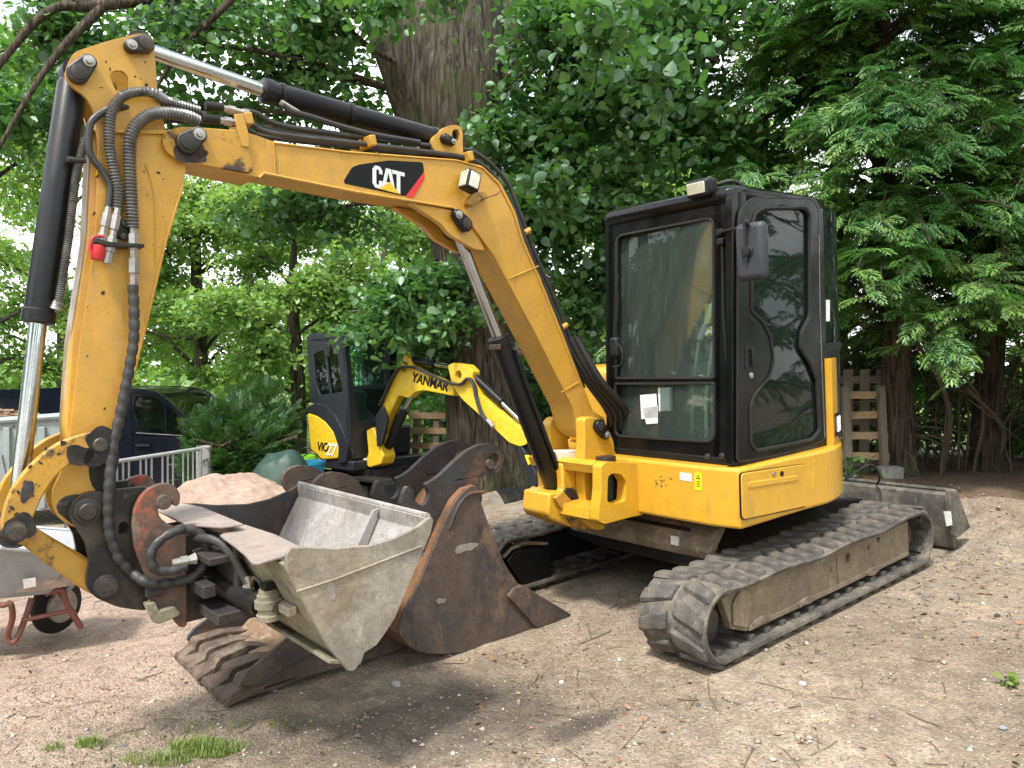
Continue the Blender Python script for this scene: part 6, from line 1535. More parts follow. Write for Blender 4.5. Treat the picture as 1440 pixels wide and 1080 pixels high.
# right: two stringers in front, slats behind them
p = w3(1168, 671, 9.0)
PR = thing('pallet', 'wooden pallet standing upright behind the cab, four slats across two posts', 'pallet', loc=p)
PR.rotation_euler = (R(-5), 0, R(4))
sl = MB().box((0, 0, 0), (0.75, 0.022, 0.085)).mesh('slat', M['wood'], smooth=None)
for x in (0.19, 0.62):
    MB().box((x, -0.055, 0.52), (0.075, 0.085, 1.04)).build('stringer', 'wood_grey', PR, bevel=0.008)
for k in range(4):
    o = link(bpy.data.objects.new('slat', sl), PR); o.location = (0.34 + 0.02 * (k % 2), 0.0, 0.24 + 0.235 * k); o.rotation_euler = (0, random.uniform(-0.03, 0.03), 0)
PB = thing('pallet', 'dark weathered pallet with upright boards leaning behind the wooden pallet at right', 'pallet', loc=(p[0] + 0.05, p[1] + 0.35, p[2]))
bd = MB().box((0, 0, 0), (0.11, 0.025, 1.25)).mesh('board', M['wood_grey'], smooth=None)
for k in range(4):
    o = link(bpy.data.objects.new('board', bd), PB); o.location = (0.10 + 0.20 * k, 0, 0.62)
for z in (0.12, 0.62, 1.12): MB().box((0.40, 0.05, z), (0.78, 0.07, 0.09)).build('cross_bar', 'wood_grey', PB, bevel=0.006)
PL = pallet('grey wooden pallet standing on edge behind the arm of the small excavator', 575, 655, 12.0, 0.85, 0.85, R(-12), R(-6), 4)
sp = w3(1252, 668, 8.9)
ST = MB().pz(fillet([(-0.13, -0.10), (0.12, -0.11), (0.13, 0.10), (-0.12, 0.09)], 0.03, 2), -0.06, 0.10).build('stone_block', 'stone', None, bevel=0.02, seg=3)
ST.location = sp
tag(ST, 'pale concrete block on the ground at the foot of the upright pallet', 'block')
# ------------------------------------------------------------------ foliage helpers
def mesh_np(name, verts, faces_flat, counts, mat, parent=None, loc=None, smooth=True):
    me = bpy.data.meshes.new(name)
    me.vertices.add(len(verts)); me.vertices.foreach_set('co', np.asarray(verts, np.float32).reshape(-1))
    me.loops.add(len(faces_flat)); me.loops.foreach_set('vertex_index', np.asarray(faces_flat, np.int32))
    st = np.concatenate([[0], np.cumsum(counts)[:-1]]).astype(np.int32)
    me.polygons.add(len(counts)); me.polygons.foreach_set('loop_start', st)
    if smooth: me.polygons.foreach_set('use_smooth', np.ones(len(counts), bool))
    me.update(calc_edges=True)
    me.materials.append(mat)
    o = link(bpy.data.objects.new(name, me), parent)
    return o

def basis(n, d):
    """orthonormal axes: x along d (made perpendicular to n), z = n"""
    n = n / np.linalg.norm(n, axis=1, keepdims=True)
    d = d - n * np.sum(n * d, 1, keepdims=True)
    d = d / np.maximum(np.linalg.norm(d, axis=1, keepdims=True), 1e-6)
    s = np.cross(n, d)
    return d, s, n

LEAF_T = np.array([(0, 0, 0), (0.10, 0.27, 0.04), (0.42, 0.40, 0.06), (0.76, 0.25, 0.03), (1.06, 0, -0.08), (0.76, -0.25, 0.03), (0.42, -0.40, 0.06), (0.10, -0.27, 0.04)])
LEAF_F = [(0, 4, 3, 2, 1), (0, 7, 6, 5, 4)]
LEAF_S = np.array([(0, 0, 0), (0.48, 0.36, 0.05), (1.0, 0, -0.05), (0.48, -0.36, 0.05)])
LEAF_SF = [(0, 2, 1), (0, 3, 2)]

def leaf_cloud(P, size, up=1.0, rnd=0.9, out=None, templ='full'):
    N = len(P)
    n = rng.normal(0, rnd, (N, 3)); n[:, 2] += up
    d = rng.normal(0, 1, (N, 3)); d[:, 2] -= 0.5
    if out is not None: d += out * 0.8
    X, Y, Z = basis(n, d)
    s = size * np.clip(rng.lognormal(-0.08, 0.30, N), 0.4, 1.6)
    T = LEAF_T if templ == 'full' else LEAF_S
    F = LEAF_F if templ == 'full' else LEAF_SF
    V = P[:, None, :] + s[:, None, None] * (T[None, :, 0, None] * X[:, None, :] + T[None, :, 1, None] * Y[:, None, :] + T[None, :, 2, None] * Z[:, None, :])
    k = len(T)
    base = (np.arange(N) * k)[:, None]
    fl = np.concatenate([base + np.array(f)[None, :] for f in F], 1).reshape(-1)
    cnt = np.tile([len(f) for f in F], N)
    return V.reshape(-1, 3), fl, cnt

def boughs(root_pt, specs, leaf, tube_r=0.09, templ='full', spread=0.16, per=60, up=1.0):
    """specs: (centre, radii, number of leaves). returns leaf points and branch MB"""
    wood = MB()
    pts = []
    for c, rad, nl in specs:
        c = np.array(c, float); rad = np.array(rad, float)
        rp = np.array(root_pt(c), float)
        mid = (rp + c) / 2 + rng.normal(0, 0.15, 3) + np.array([0, 0, 0.25])
        L = float(np.linalg.norm(c - rp))
        r0 = min(tube_r, 0.02 + 0.018 * L)
        if L > 0.3 and nl > 500: wood.tube(smoothpath([rp, mid, c], 4), [r0 * (1 - 0.7 * i / 8) for i in range(9)], 6)
        ns = max(3, int(nl / per))
        for k in range(ns):
            u = rng.normal(0, 1, 3); u /= np.linalg.norm(u)
            e = c + u * rad * rng.uniform(0.55, 1.0)
            m = c + (e - c) * 0.5 + rng.normal(0, 0.08, 3) * rad.mean() + np.array([0, 0, 0.10 * rad[2]])
            path = smoothpath([c, m, e + np.array([0, 0, -0.10])], 4)
            if ns < 260 or k % 2 == 0: wood.tube(path, [0.016 * (1 - 0.75 * i / (len(path) - 1)) + 0.002 for i in range(len(path))], 4, cap=False)
            P = np.array([tuple(p) for p in path])
            t = rng.uniform(0.18, 1, per) ** 0.8 * (len(P) - 1)
            i0 = np.minimum(t.astype(int), len(P) - 2); f = (t - i0)[:, None]
            q = P[i0] * (1 - f) + P[i0 + 1] * f + rng.normal(0, spread, (per, 3)) * np.array([1, 1, 0.55])
            pts.append(q)
    return np.concatenate(pts), wood

def trunk_mb(path, radii, n=22, flare=0.0, lump=0.06, seed=0):
    P = smoothpath(path, 8)
    rr = np.interp(np.linspace(0, 1, len(P)), np.linspace(0, 1, len(radii)), radii)
    m = MB().tube(P, list(rr), n)
    vs = []
    for i, v in enumerate(m.v):
        ring_, k = divmod(i, n)
        c = P[min(ring_, len(P) - 1)]
        d = Vector(v) - c
        t = 2 * math.pi * k / n
        w = 1 + lump * math.sin(3 * t + seed) + lump * 0.6 * math.sin(7 * t + seed * 2 + ring_ * 0.15) + lump * 0.5 * math.sin(11 * t + ring_ * 0.3)
        vs.append(tuple(c + d * w))
    m.v = vs
    return m

def tp(px_, py_, d): return np.array(w3(px_, py_, d))

# ------------------------------------------------------------------ the big linden
LX, LY = -0.35, 10.7
LIN = thing('linden_tree', 'huge old linden tree with a thick furrowed trunk standing right behind the yellow boom', 'tree', loc=(LX, LY, gh(LX, LY)))
lz0 = LIN.location.z
rel = lambda p: (p[0] - LX, p[1] - LY, p[2] - lz0)
tb = [rel(tp(690, 700, 10.7)), rel(tp(682, 600, 10.7)), rel(tp(668, 450, 10.7)), rel(tp(650, 300, 10.7)), rel(tp(640, 180, 10.7)), rel(tp(636, 60, 10.8)), rel(tp(640, -80, 10.9)), rel(tp(650, -260, 11))]
tr_ = trunk_mb(tb, [0.70, 0.55, 0.49, 0.48, 0.58, 0.70, 0.64, 0.46, 0.4], 34, lump=0.05)
to_ = tr_.build('trunk', 'bark', LIN, smooth=60)
for pth, rad in (([tp(620, 210, 10.6), tp(585, 120, 10.5), tp(545, 30, 10.4), tp(500, -60, 10.2)], [0.42, 0.40, 0.30, 0.26]),
                 ([tp(650, 190, 10.9), tp(690, 90, 11.1), tp(710, -20, 11.3), tp(730, -160, 11.4)], [0.40, 0.40, 0.36, 0.3])):
    trunk_mb([rel(p) for p in pth], rad, 22, lump=0.06, seed=2).build('limb', 'bark', to_, smooth=60)
# dark limbs seen upper left
for pth, r0 in (([tp(560, -40, 10.2), tp(350, -20, 9.6), tp(150, 10, 9.2), tp(70, 20, 9.0), tp(-20, 120, 8.8)], 0.10),
                ([tp(150, 10, 9.2), tp(100, 60, 9.0), tp(60, 110, 8.9), tp(0, 210, 8.7)], 0.05),
                ([tp(350, -20, 9.6), tp(300, 30, 9.5), tp(255, 75, 9.5), tp(200, 160, 9.4)], 0.045),
                ([tp(700, 120, 10.8), tp(800, 60, 9.8), tp(900, 40, 9.2), tp(1010, 90, 8.8)], 0.07),
                ([tp(720, 260, 10.7), tp(800, 230, 9.8), tp(870, 260, 9.3), tp(930, 330, 9.0)], 0.05)):
    P_ = smoothpath([rel(p) for p in pth], 6)
    MB().tube(P_, [r0 * (1 - 0.75 * i / (len(P_) - 1)) + 0.008 for i in range(len(P_))], 8).build('limb', 'bark_dark', to_, smooth=60)
def lroot(c):
    zz = min(max(c[2] - 0.5, 2.5), 6.8)
    return (-0.75, 10.6, zz)
specs = [  # centre, radii, leaves
    (tp(250, 40, 10.0), (1.5, 1.3, 0.9), 1700), (tp(60, 60, 9.6), (1.2, 1.1, 0.8), 1200), (tp(420, 100, 10.6), (1.3, 1.1, 1.0), 2100),
    (tp(330, 20, 11.5), (2.4, 1.2, 0.8), 1400), (tp(470, 20, 9.4), (0.9, 0.9, 0.6), 1500), (tp(160, 150, 10.5), (1.1, 1.0, 0.5), 1500), (tp(20, 170, 10.2), (1.0, 1.0, 0.6), 1300), (tp(300, 170, 11.2), (1.2, 1.0, 0.5), 1500), (tp(520, 210, 11.6), (0.9, 0.8, 0.9), 1500),
    (tp(560, 15, 8.0), (0.42, 0.4, 0.25), 260), (tp(610, -25, 7.8), (0.5, 0.4, 0.25), 300),
    (tp(800, 60, 9.6), (1.2, 1.1, 1.0), 2900), (tp(900, 150, 9.2), (1.0, 1.0, 0.9), 2300), (tp(780, 190, 9.9), (0.9, 0.9, 0.8), 2300), (tp(760, 320, 9.9), (0.7, 0.8, 0.8), 2100),
    (tp(880, 300, 9.4), (0.9, 0.9, 0.8), 2200), (tp(960, 40, 9.0), (1.1, 1.0, 0.8), 2000), (tp(830, 420, 10.0), (0.7, 0.7, 0.7), 1500), (tp(990, 200, 9.6), (0.8, 0.8, 0.8), 1300),
    (tp(700, 20, 12.2), (1.6, 1.2, 1.2), 2000), (tp(880, -10, 12.0), (2.2, 1.6, 1.4), 3000), (tp(840, 240, 12.5), (1.8, 1.0, 1.8), 4200),
    (tp(570, 420, 10.0), (0.75, 0.6, 0.40), 900), (tp(520, 462, 10.0), (0.55, 0.45, 0.22), 420), (tp(600, 500, 10.3), (0.5, 0.4, 0.35), 420), (tp(620, 400, 10.0), (0.5, 0.5, 0.4), 420), (tp(440, 300, 11.4), (1.4, 0.8, 0.6), 1500),
    (tp(690, 290, 9.5), (0.35, 0.35, 0.40), 420), (tp(705, 190, 9.6), (0.40, 0.35, 0.40), 480), (tp(640, 440, 9.7), (0.40, 0.35, 0.3), 300),
    (tp(840, 50, 7.2), (0.5, 0.4, 0.5), 240), (tp(770, 260, 8.6), (0.45, 0.4, 0.5), 330), (tp(930, 110, 7.6), (0.5, 0.5, 0.45), 260),
]
Pl, wood = boughs(lroot, specs, 0.1, tube_r=0.05)
Pl = Pl[Pl[:, 1] > 6.3]
V_, f_, c_ = leaf_cloud(Pl - np.array([LX, LY, lz0]), 0.106)
cro = mesh_np('crown', V_, f_, c_, M['leaf'], LIN); cro['kind'] = 'stuff'
wood.v = [(v[0] - LX, v[1] - LY, v[2] - lz0) for v in wood.v]
wo_ = wood.build('branches', 'bark_dark', LIN, smooth=None); wo_['kind'] = 'stuff'
# unseen upper crown, its boughs placed to shade and dapple the yard
can = []
for k in range(26):
    x, y = rng.uniform(-6.5, 3.6), rng.uniform(1.5, 14)
    if x < -1.6 and y < 6.5: continue
    if y > 7 and rng.uniform() < 0.35: continue
    can.append(((x, y, 8.4 + 0.16 * rng.normal() + 1.4 * rng.uniform(0, 1) - 0.010 * ((x + 0.5) ** 2 + (y - 10) ** 2)), (1.4, 1.4, 0.8), 420))
Pc, wood2 = boughs(lambda c: (-0.5, 10.8, 7.2), can, 0.17, per=70, spread=0.25)
V_, f_, c_ = leaf_cloud(Pc - np.array([LX, LY, lz0]), 0.21, templ='small')
cr2 = mesh_np('upper_crown', V_, f_, c_, M['leaf'], LIN); cr2['kind'] = 'stuff'
wood2.v = [(v[0] - LX, v[1] - LY, v[2] - lz0) for v in wood2.v]
w2_ = wood2.build('upper_branches', 'bark_dark', LIN, smooth=None); w2_['kind'] = 'stuff'

# ------------------------------------------------------------------ sunlit broadleaf trees beyond
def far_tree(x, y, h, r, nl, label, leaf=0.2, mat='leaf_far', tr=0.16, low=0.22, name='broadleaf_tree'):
    z0 = gh(x, y) if y < 14 else -0.75
    T = thing(name, label, 'tree', loc=(x, y, z0), group='trees beyond the yard')
    trunk_mb([(0, 0, -0.1), (0.05, 0, h * 0.3), (-0.1, 0.1, h * 0.6), (0, 0, h * 0.85)], [tr * 1.3, tr, tr * 0.8, tr * 0.3], 12).build('trunk', 'bark', T, smooth=60)
    sp_ = []
    for k in range(int(9 + h)):
        zz = rng.uniform(low, 1.0); t = rng.uniform(0, 6.28)
        rr = r * (1 - 0.55 * abs(zz - 0.5) * 2 * (1 if zz > 0.5 else 0.4)) * rng.uniform(0.35, 0.9)
        sp_.append(((rr * math.cos(t), rr * math.sin(t), zz * h), (r * 0.42, r * 0.42, h * 0.085), nl // int(9 + h)))
    P_, w_ = boughs(lambda c: (0, 0, max(0.2 * h, c[2] - 0.1 * h)), sp_, leaf, tube_r=0.06, spread=leaf * 1.3, per=60)
    V, f, c = leaf_cloud(P_, leaf, templ='small')
    mesh_np('crown', V, f, c, M[mat], T)['kind'] = 'stuff'
    w_.build('branches', 'bark_dark', T, smooth=None)['kind'] = 'stuff'
    return T
far_tree(-4.7, 17.0, 6.4, 2.4, 18000, 'slim sunlit broadleaf tree left of the small excavator beyond the bush', 0.115)
far_tree(-7.4, 18.5, 8.0, 3.0, 20000, 'broad sunlit tree beyond the roof of the black van', 0.125)
far_tree(-10.1, 14.5, 8.5, 2.6, 20000, 'bright green tree at the far left edge behind the bucket cylinder', 0.115)
far_tree(-1.9, 18.0, 7.5, 2.8, 20000, 'pale green tree between the boom and the big trunk', 0.115)
far_tree(2.2, 19.0, 8.0, 3.0, 18000, 'bright tree glimpsed between the cab and the yellow boom', 0.12)
far_tree(-11.5, 20.0, 10.0, 3.6, 16000, 'tall tree showing left of the van in the distance', 0.15)
far_tree(-4.0, 25.0, 9.0, 4.0, 15000, 'tall distant tree above the small excavator', 0.17)
far_tree(-9.0, 27.0, 9.0, 4.0, 13000, 'tallest distant tree above the black van', 0.18)
far_tree(5.5, 24.0, 10.0, 4.0, 16000, 'tall distant tree behind the cab roof', 0.19)
# trees off to the left, mirrored in the windscreen
far_tree(-11.5, 6.5, 7.5, 3.0, 12000, 'leafy tree standing left of the yard opposite the cab windscreen', 0.18)
far_tree(-9.6, 4.0, 6.0, 2.4, 30000, 'dense leafy tree standing left of the yard between two larger ones', 0.15, low=0.10)
far_tree(-12.5, 1.0, 8.0, 3.2, 12000, 'leafy tree at the left side of the yard nearest the viewer', 0.18)
far_tree(-17, 10.5, 9.5, 3.6, 10000, 'tall tree at the far left beyond the trailer', 0.24)
# unseen trees added to block low sky and darken reflections on black paint
far_tree(-6.5, -9.0, 9.0, 3.6, 7000, 'unseen tall tree added behind the viewer to the left to block low sky', 0.28)
far_tree(0.5, -11.0, 9.0, 3.8, 7000, 'unseen tall tree added straight behind the viewer to block low sky', 0.28)
far_tree(7.0, -8.5, 9.0, 3.6, 7000, 'unseen tall tree added behind the viewer to the right to block low sky', 0.28)
far_tree(11.5, -3.0, 9.0, 3.4, 7000, 'unseen tall broadleaf tree added at the right beside the viewer to block low sky', 0.28)
# low hedge at the back that closes the view
hd = []
for k in range(70):
    x = -24 + 0.72 * k
    hd.append(((x, 29 + 2.5 * math.sin(k * 1.7), 0.2 + rng.uniform(0, 1.6)), (1.3, 1.0, 1.3), 320))
Ph, wh = boughs(lambda c: (c[0], c[1] + 0.3, -0.8), hd, 0.3, spread=0.35, per=40)
V_, f_, c_ = leaf_cloud(Ph, 0.36, templ='small')
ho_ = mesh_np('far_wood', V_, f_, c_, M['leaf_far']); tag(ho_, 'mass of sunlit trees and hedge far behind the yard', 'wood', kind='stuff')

# ------------------------------------------------------------------ conifers along the right
def spray_templates(n=7):
    out = []
    for s in range(n):
        vs, fs = [], []
        L, W = 1.0, 0.46
        nb = 7
        def blade(p, d, l, w, droop, side_leaf=False):
            p = np.array(p); d = np.array(d) / np.linalg.norm(d)
            side = np.cross(d, [0, 0, 1.0]); side /= max(1e-6, np.linalg.norm(side))
            i = len(vs)
            tip = p + d * l + np.array([0, 0, -droop])
            mid = p + d * l * 0.5 + np.array([0, 0, -droop * 0.25])
            if side_leaf: vs.extend([p, mid + side * w, tip]); fs.append((i, i + 1, i + 2))
            else: vs.extend([p, mid + side * w, tip, mid - side * w]); fs.append((i, i + 1, i + 2, i + 3))
        curve = lambda t: np.array([t, 0.05 * math.sin(3 * t + s), -0.32 * t * t])
        for k in range(nb):
            t = 0.10 + 0.84 * k / (nb - 1)
            l = W * (1 - 0.72 * t) * rng.uniform(0.75, 1.15) + 0.09
            for sg in (1, -1):
                a = math.radians(rng.uniform(34, 56))
                d = (math.cos(a), sg * math.sin(a), -0.1)
                p = curve(t)
                blade(p, d, l, 0.042, 0.12 * l + 0.05)
                # side leaflets
                q = p + np.array(d) / np.linalg.norm(d) * l * 0.45
                for s2 in (1, -1):
                    a2 = math.radians(sg * math.degrees(a) + s2 * 38)
                    blade(q, (math.cos(a2), math.sin(a2), -0.15), l * 0.62, 0.05 * s2, 0.06, True)
        blade(curve(0.85), (1, 0, -0.5), 0.25, 0.035, 0.05)
        i = len(vs); c = [curve(t) for t in (0, 0.5, 1)]
        vs.extend([c[0] + [0, 0.012, 0], c[1] + [0, 0.010, 0], c[2], c[1] - [0, 0.010, 0], c[0] - [0, 0.012, 0]]); fs.append((i, i + 1, i + 3, i + 4)); fs.append((i + 1, i + 2, i + 3))
        out.append((np.array(vs), fs))
    return out
TEMPL = spray_templates()
def sprays(P, D, size):
    """P points, D directions; each gets one feathery spray"""
    Vs, Fl, Cn, base = [], [], [], 0
    which = rng.integers(0, len(TEMPL), len(P))
    for k, (tv, tf) in enumerate(TEMPL):
        sel = np.where(which == k)[0]
        if not len(sel): continue
        d = D[sel]; n = rng.normal(0, 0.28, (len(sel), 3)); n[:, 2] += 1
        n = n - 0
        dd = d / np.linalg.norm(d, axis=1, keepdims=True)
        s_ = np.cross(n, dd); s_ /= np.linalg.norm(s_, axis=1, keepdims=True); nn = np.cross(dd, s_)
        sz = size * rng.uniform(0.65, 1.2, len(sel))
        V = P[sel][:, None, :] + sz[:, None, None] * (tv[None, :, 0, None] * dd[:, None, :] + tv[None, :, 1, None] * s_[:, None, :] + tv[None, :, 2, None] * nn[:, None, :])
        K = len(tv)
        b = base + (np.arange(len(sel)) * K)[:, None]
        Vs.append(V.reshape(-1, 3))
        Fl.append(np.concatenate([b + np.array(f)[None, :] for f in tf], 1).reshape(-1))
        Cn.append(np.tile([len(f) for f in tf], len(sel)))
        base += len(sel) * K
    return np.concatenate(Vs), np.concatenate(Fl), np.concatenate(Cn)

def conifer(x, y, h, r, nb, label, lean=(0, 0), low=1.7, tr=0.15, face=None, size=0.42, per=17, mat='spray', skirt=1.0):
    z0 = gh(x, y)
    T = thing('conifer', label, 'tree', loc=(x, y, z0), group='conifers along the right')
    trunk_mb([(0, 0, -0.1), (lean[0] * .3, lean[1] * .3, h * 0.2), (lean[0], lean[1], h * 0.5), (lean[0], lean[1], h * 0.95)], [tr * 1.35, tr, tr * 0.75, tr * 0.2], 14, lump=0.12, seed=x).build('trunk', 'bark_dark', T, smooth=60)
    wd = MB(); Pp, Dd = [], []
    for k in range(nb):
        zz = low + (h - low) * rng.uniform(0, 1) ** 1.15
        t = rng.uniform(0, 6.28)
        if face is not None and rng.uniform() < 0.55: t = face + rng.normal(0, 0.9)
        L = r * (1 - 0.55 * (zz - low) / (h - low)) * rng.uniform(0.6, 1.1)
        d = np.array([math.cos(t), math.sin(t), 0])
        b0 = np.array([lean[0], lean[1], 0]) * min(1, zz / (h * .5)) + np.array([0, 0, zz])
        pts = [b0, b0 + d * L * 0.5 + [0, 0, 0.12 * L], b0 + d * L + [0, 0, -0.16 * L]]
        path = smoothpath(pts, 5)
        wd.tube(path, [0.022 * (1 - 0.8 * i / (len(path) - 1)) + 0.003 for i in range(len(path))], 5, cap=False)
        A = np.array([tuple(p) for p in path])
        tt = np.sort(rng.uniform(0.28, 1.0, per)) * (len(A) - 1)
        i0 = np.minimum(tt.astype(int), len(A) - 2); f = (tt - i0)[:, None]
        q = A[i0] * (1 - f) + A[i0 + 1] * f + rng.normal(0, 0.06, (per, 3))
        sgn = rng.choice([-1, 1], per)
        side = np.array([-d[1], d[0], 0])
        dir_ = d[None, :] * rng.uniform(0.4, 1.1, (per, 1)) + side[None, :] * (sgn * rng.uniform(0.1, 0.95, per))[:, None]
        dir_[:, 2] = rng.uniform(-0.55, 0.15, per)
        Pp.append(q); Dd.append(dir_)
    V, f, c = sprays(np.concatenate(Pp), np.concatenate(Dd), size)
    mesh_np('crown', V, f, c, M[mat], T)['kind'] = 'stuff'
    wd.build('branches', 'bark_dark', T, smooth=None)['kind'] = 'stuff'
    # bare dead twigs under the crown
    tw = MB()
    for k in range(34):
        zz = rng.uniform(0.15, low + 0.5); t = rng.uniform(0, 6.28); L = rng.uniform(0.4, 1.1)
        d = np.array([math.cos(t), math.sin(t), rng.uniform(-0.35, 0.35)])
        s0_ = np.array([0, 0, zz]); p1 = s0_ + d * L * 0.5 + rng.normal(0, 0.08, 3); p2 = s0_ + d * L + rng.normal(0, 0.14, 3) + [0, 0, -0.1]
        tw.tube(smoothpath([s0_, p1, p2], 4), [0.010, .009, .008, .007, .006, .005, .004, .003, .002], 4, cap=False)
    tw.build('dead_twigs', 'twig', T, smooth=None)['kind'] = 'stuff'
    return T
conifer(4.55, 9.15, 8.0, 2.5, 190, 'conifer with a single brown trunk rising beside the upright pallet', lean=(-0.22, 0), low=1.6, tr=0.15, face=-2.0, size=0.29, per=24)
conifer(5.75, 9.5, 8.2, 2.7, 205, 'conifer with a forked trunk second from the pallet on the right', lean=(0.25, 0), low=1.55, tr=0.14, face=-1.9, size=0.29, per=24)
conifer(6.7, 8.9, 8.4, 2.8, 205, 'conifer with a leaning trunk at the right edge of the picture', lean=(0.7, -0.2), low=1.6, tr=0.17, face=-2.1, size=0.29, per=24)
conifer(3.3, 10.4, 8.0, 2.5, 100, 'conifer rising directly behind the excavator cab', low=1.8, tr=0.15, face=-1.6, size=0.34, per=22)
conifer(7.8, 10.9, 9.0, 2.7, 70, 'conifer deep in the hedge behind the leaning trunk', low=1.4, tr=0.16, face=-2.0, size=0.45)
conifer(5.0, 12.0, 8.5, 2.6, 70, 'conifer standing in the second row behind the pallet', low=1.0, tr=0.15, face=-1.8, size=0.45)
conifer(8.6, 6.6, 9.0, 2.8, 60, 'conifer of the hedge just beyond the right edge', low=0.6, tr=0.16, face=2.8, size=0.45)
conifer(9.4, 4.0, 9.0, 2.8, 50, 'conifer of the hedge outside the right edge, second from the picture', low=0.5, tr=0.16, face=3.0, size=0.45)
conifer(10.2, 1.2, 9.0, 2.8, 40, 'conifer of the hedge outside the right edge, third from the picture', low=0.5, tr=0.16, face=3.0, size=0.45)
# thin bare stems and dark undergrowth
us = MB()
for k in range(110):
    x = rng.uniform(3.6, 8.2); y = rng.uniform(9.0, 11.2); z = gh(x, y)
    hgt = rng.uniform(0.9, 2.4)
    p0 = np.array([x, y, z - 0.03]); p1 = p0 + [rng.normal(0, .18), rng.normal(0, .15), hgt * .5]; p2 = p0 + [rng.normal(0, .5), rng.normal(0, .3), hgt]
    r0 = rng.uniform(0.005, 0.024) if k % 6 else 0.045
    us.tube(smoothpath([p0, p1, p2], 5), [r0 * (1 - 0.6 * i / 10) for i in range(11)], 6, cap=False)
    for j in range(4):
        s_ = rng.uniform(0.2, 0.9); b_ = p0 * (1 - s_) + p2 * s_
        e_ = b_ + [rng.normal(0, .35), rng.normal(0, .25), rng.normal(0.0, .25)]
        us.tube(smoothpath([b_, (b_ + e_) / 2 + rng.normal(0, .06, 3), e_], 4), [.006, .006, .005, .005, .004, .004, .003, .003, .002], 4, cap=False)
tag(us.build('bare_stems', 'twig', None, smooth=None), 'tangle of thin bare stems in the shade under the conifers', 'undergrowth', kind='stuff')
sh = [((rng.uniform(3.4, 9.0), rng.uniform(10.6, 12.5), 0.3 + rng.uniform(0.0, 1.4)), (0.7, 0.6, 0.55), 260) for k in range(34)]
Ps, ws = boughs(lambda c: (c[0], c[1] + .1, 0.1), sh, .1, spread=.16, per=52)
V_, f_, c_ = leaf_cloud(Ps, 0.13, templ='small')
tag(mesh_np('undergrowth', V_, f_, c_, M['leaf']), 'dark leafy undergrowth behind the conifer trunks', 'undergrowth', kind='stuff')
# conifer shrub by the granite post, and a dark hedge behind the small excavator
def bush(name, label, c, rad, n, size, mat='thuja'):
    z0 = gh(c[0], c[1]); T = thing(name, label, 'shrub', loc=(c[0], c[1], z0))
    u = rng.normal(0, 1, (n, 3)); u /= np.linalg.norm(u, axis=1, keepdims=True)
    lum = 1 + 0.22 * np.sin(u[:, 0] * 5 + 1) * np.cos(u[:, 2] * 6) + 0.15 * np.sin(u[:, 1] * 9)
    rr = (rng.uniform(0.15, 1, (n, 1)) ** 0.45) * lum[:, None]
    P = u * rr * np.array(rad) + np.array([0, 0, rad[2] * 0.95])
    P = P[P[:, 2] > 0.02]
    D = P - np.array([0, 0, rad[2] * 0.5]); D = D / np.linalg.norm(D, axis=1, keepdims=True) + rng.normal(0, 0.45, P.shape) + [0, 0, 0.35]
    V, f, c_ = sprays(P, D, size)
    mesh_np('foliage', V, f, c_, M[mat], T)['kind'] = 'stuff'
    m = MB()
    for k in range(5):
        m.tube(smoothpath([(rng.normal(0, .1), rng.normal(0, .1), -0.05), (rng.normal(0, .2), rng.normal(0, .2), rad[2]), (rng.normal(0, .3), rng.normal(0, .3), rad[2] * 1.5)], 4), 0.02, 5)
    m.build('stem', 'bark_dark', T, smooth=60)
    return T
bush('shrub', 'dense green conifer shrub between the granite post and the small excavator', (-3.56, 9.9), (0.50, 0.45, 0.72), 1500, 0.20)
bush('shrub', 'darker lower shrub at the right of the dense conifer shrub behind the tarpaulin', (-3.6, 11.2), (0.5, 0.45, 0.85), 900, 0.2)
sh = [((rng.uniform(-1.3, 1.8), rng.uniform(13.0, 14.5), -0.3 + rng.uniform(0, 2.2)), (0.8, 0.6, 0.6), 300) for k in range(40)]
Ps, ws = boughs(lambda c: (c[0], c[1] + .1, -0.3), sh, .1, spread=.2, per=50)
V_, f_, c_ = leaf_cloud(Ps, 0.15, templ='small')
tag(mesh_np('hedge', V_, f_, c_, M['leaf']), 'dark hedge behind the small excavator and the big trunk', 'hedge', kind='stuff')
sh = [((rng.uniform(-13, -5.0), rng.uniform(13.5, 15.5), -0.5 + rng.uniform(0, 1.7)), (0.9, 0.7, 0.6), 260) for k in range(36)]
Ps, ws = boughs(lambda c: (c[0], c[1] + .1, -0.6), sh, .1, spread=.22, per=50)
V_, f_, c_ = leaf_cloud(Ps, 0.16, templ='small')
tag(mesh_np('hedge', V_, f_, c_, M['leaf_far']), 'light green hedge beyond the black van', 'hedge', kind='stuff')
# a small broad-leaved seedling by the pallet and a clover tuft at the right
def tuft(name, label, cat, x, y, n, size, h, mat='leaf'):
    z = gh(x, y); T = thing(name, label, cat, loc=(x, y, z))
    P = np.stack([rng.normal(0, h * .45, n), rng.normal(0, h * .45, n), rng.uniform(0.15, 1, n) * h], -1)
    V, f, c = leaf_cloud(P, size, templ='full')
    mesh_np('leaves', V, f, c, M[mat], T)['kind'] = 'stuff'
    m = MB()
    for p in P[::3]: m.tube([(0, 0, -0.02), (p[0] * .5, p[1] * .5, p[2] * .6), tuple(p)], 0.003, 4)
    m.build('stems', 'twig', T)['kind'] = 'stuff'
tuft('seedling', 'small dark leafy seedling growing at the foot of the upright pallet', 'plant', 3.78, 8.75, 46, 0.085, 0.26)

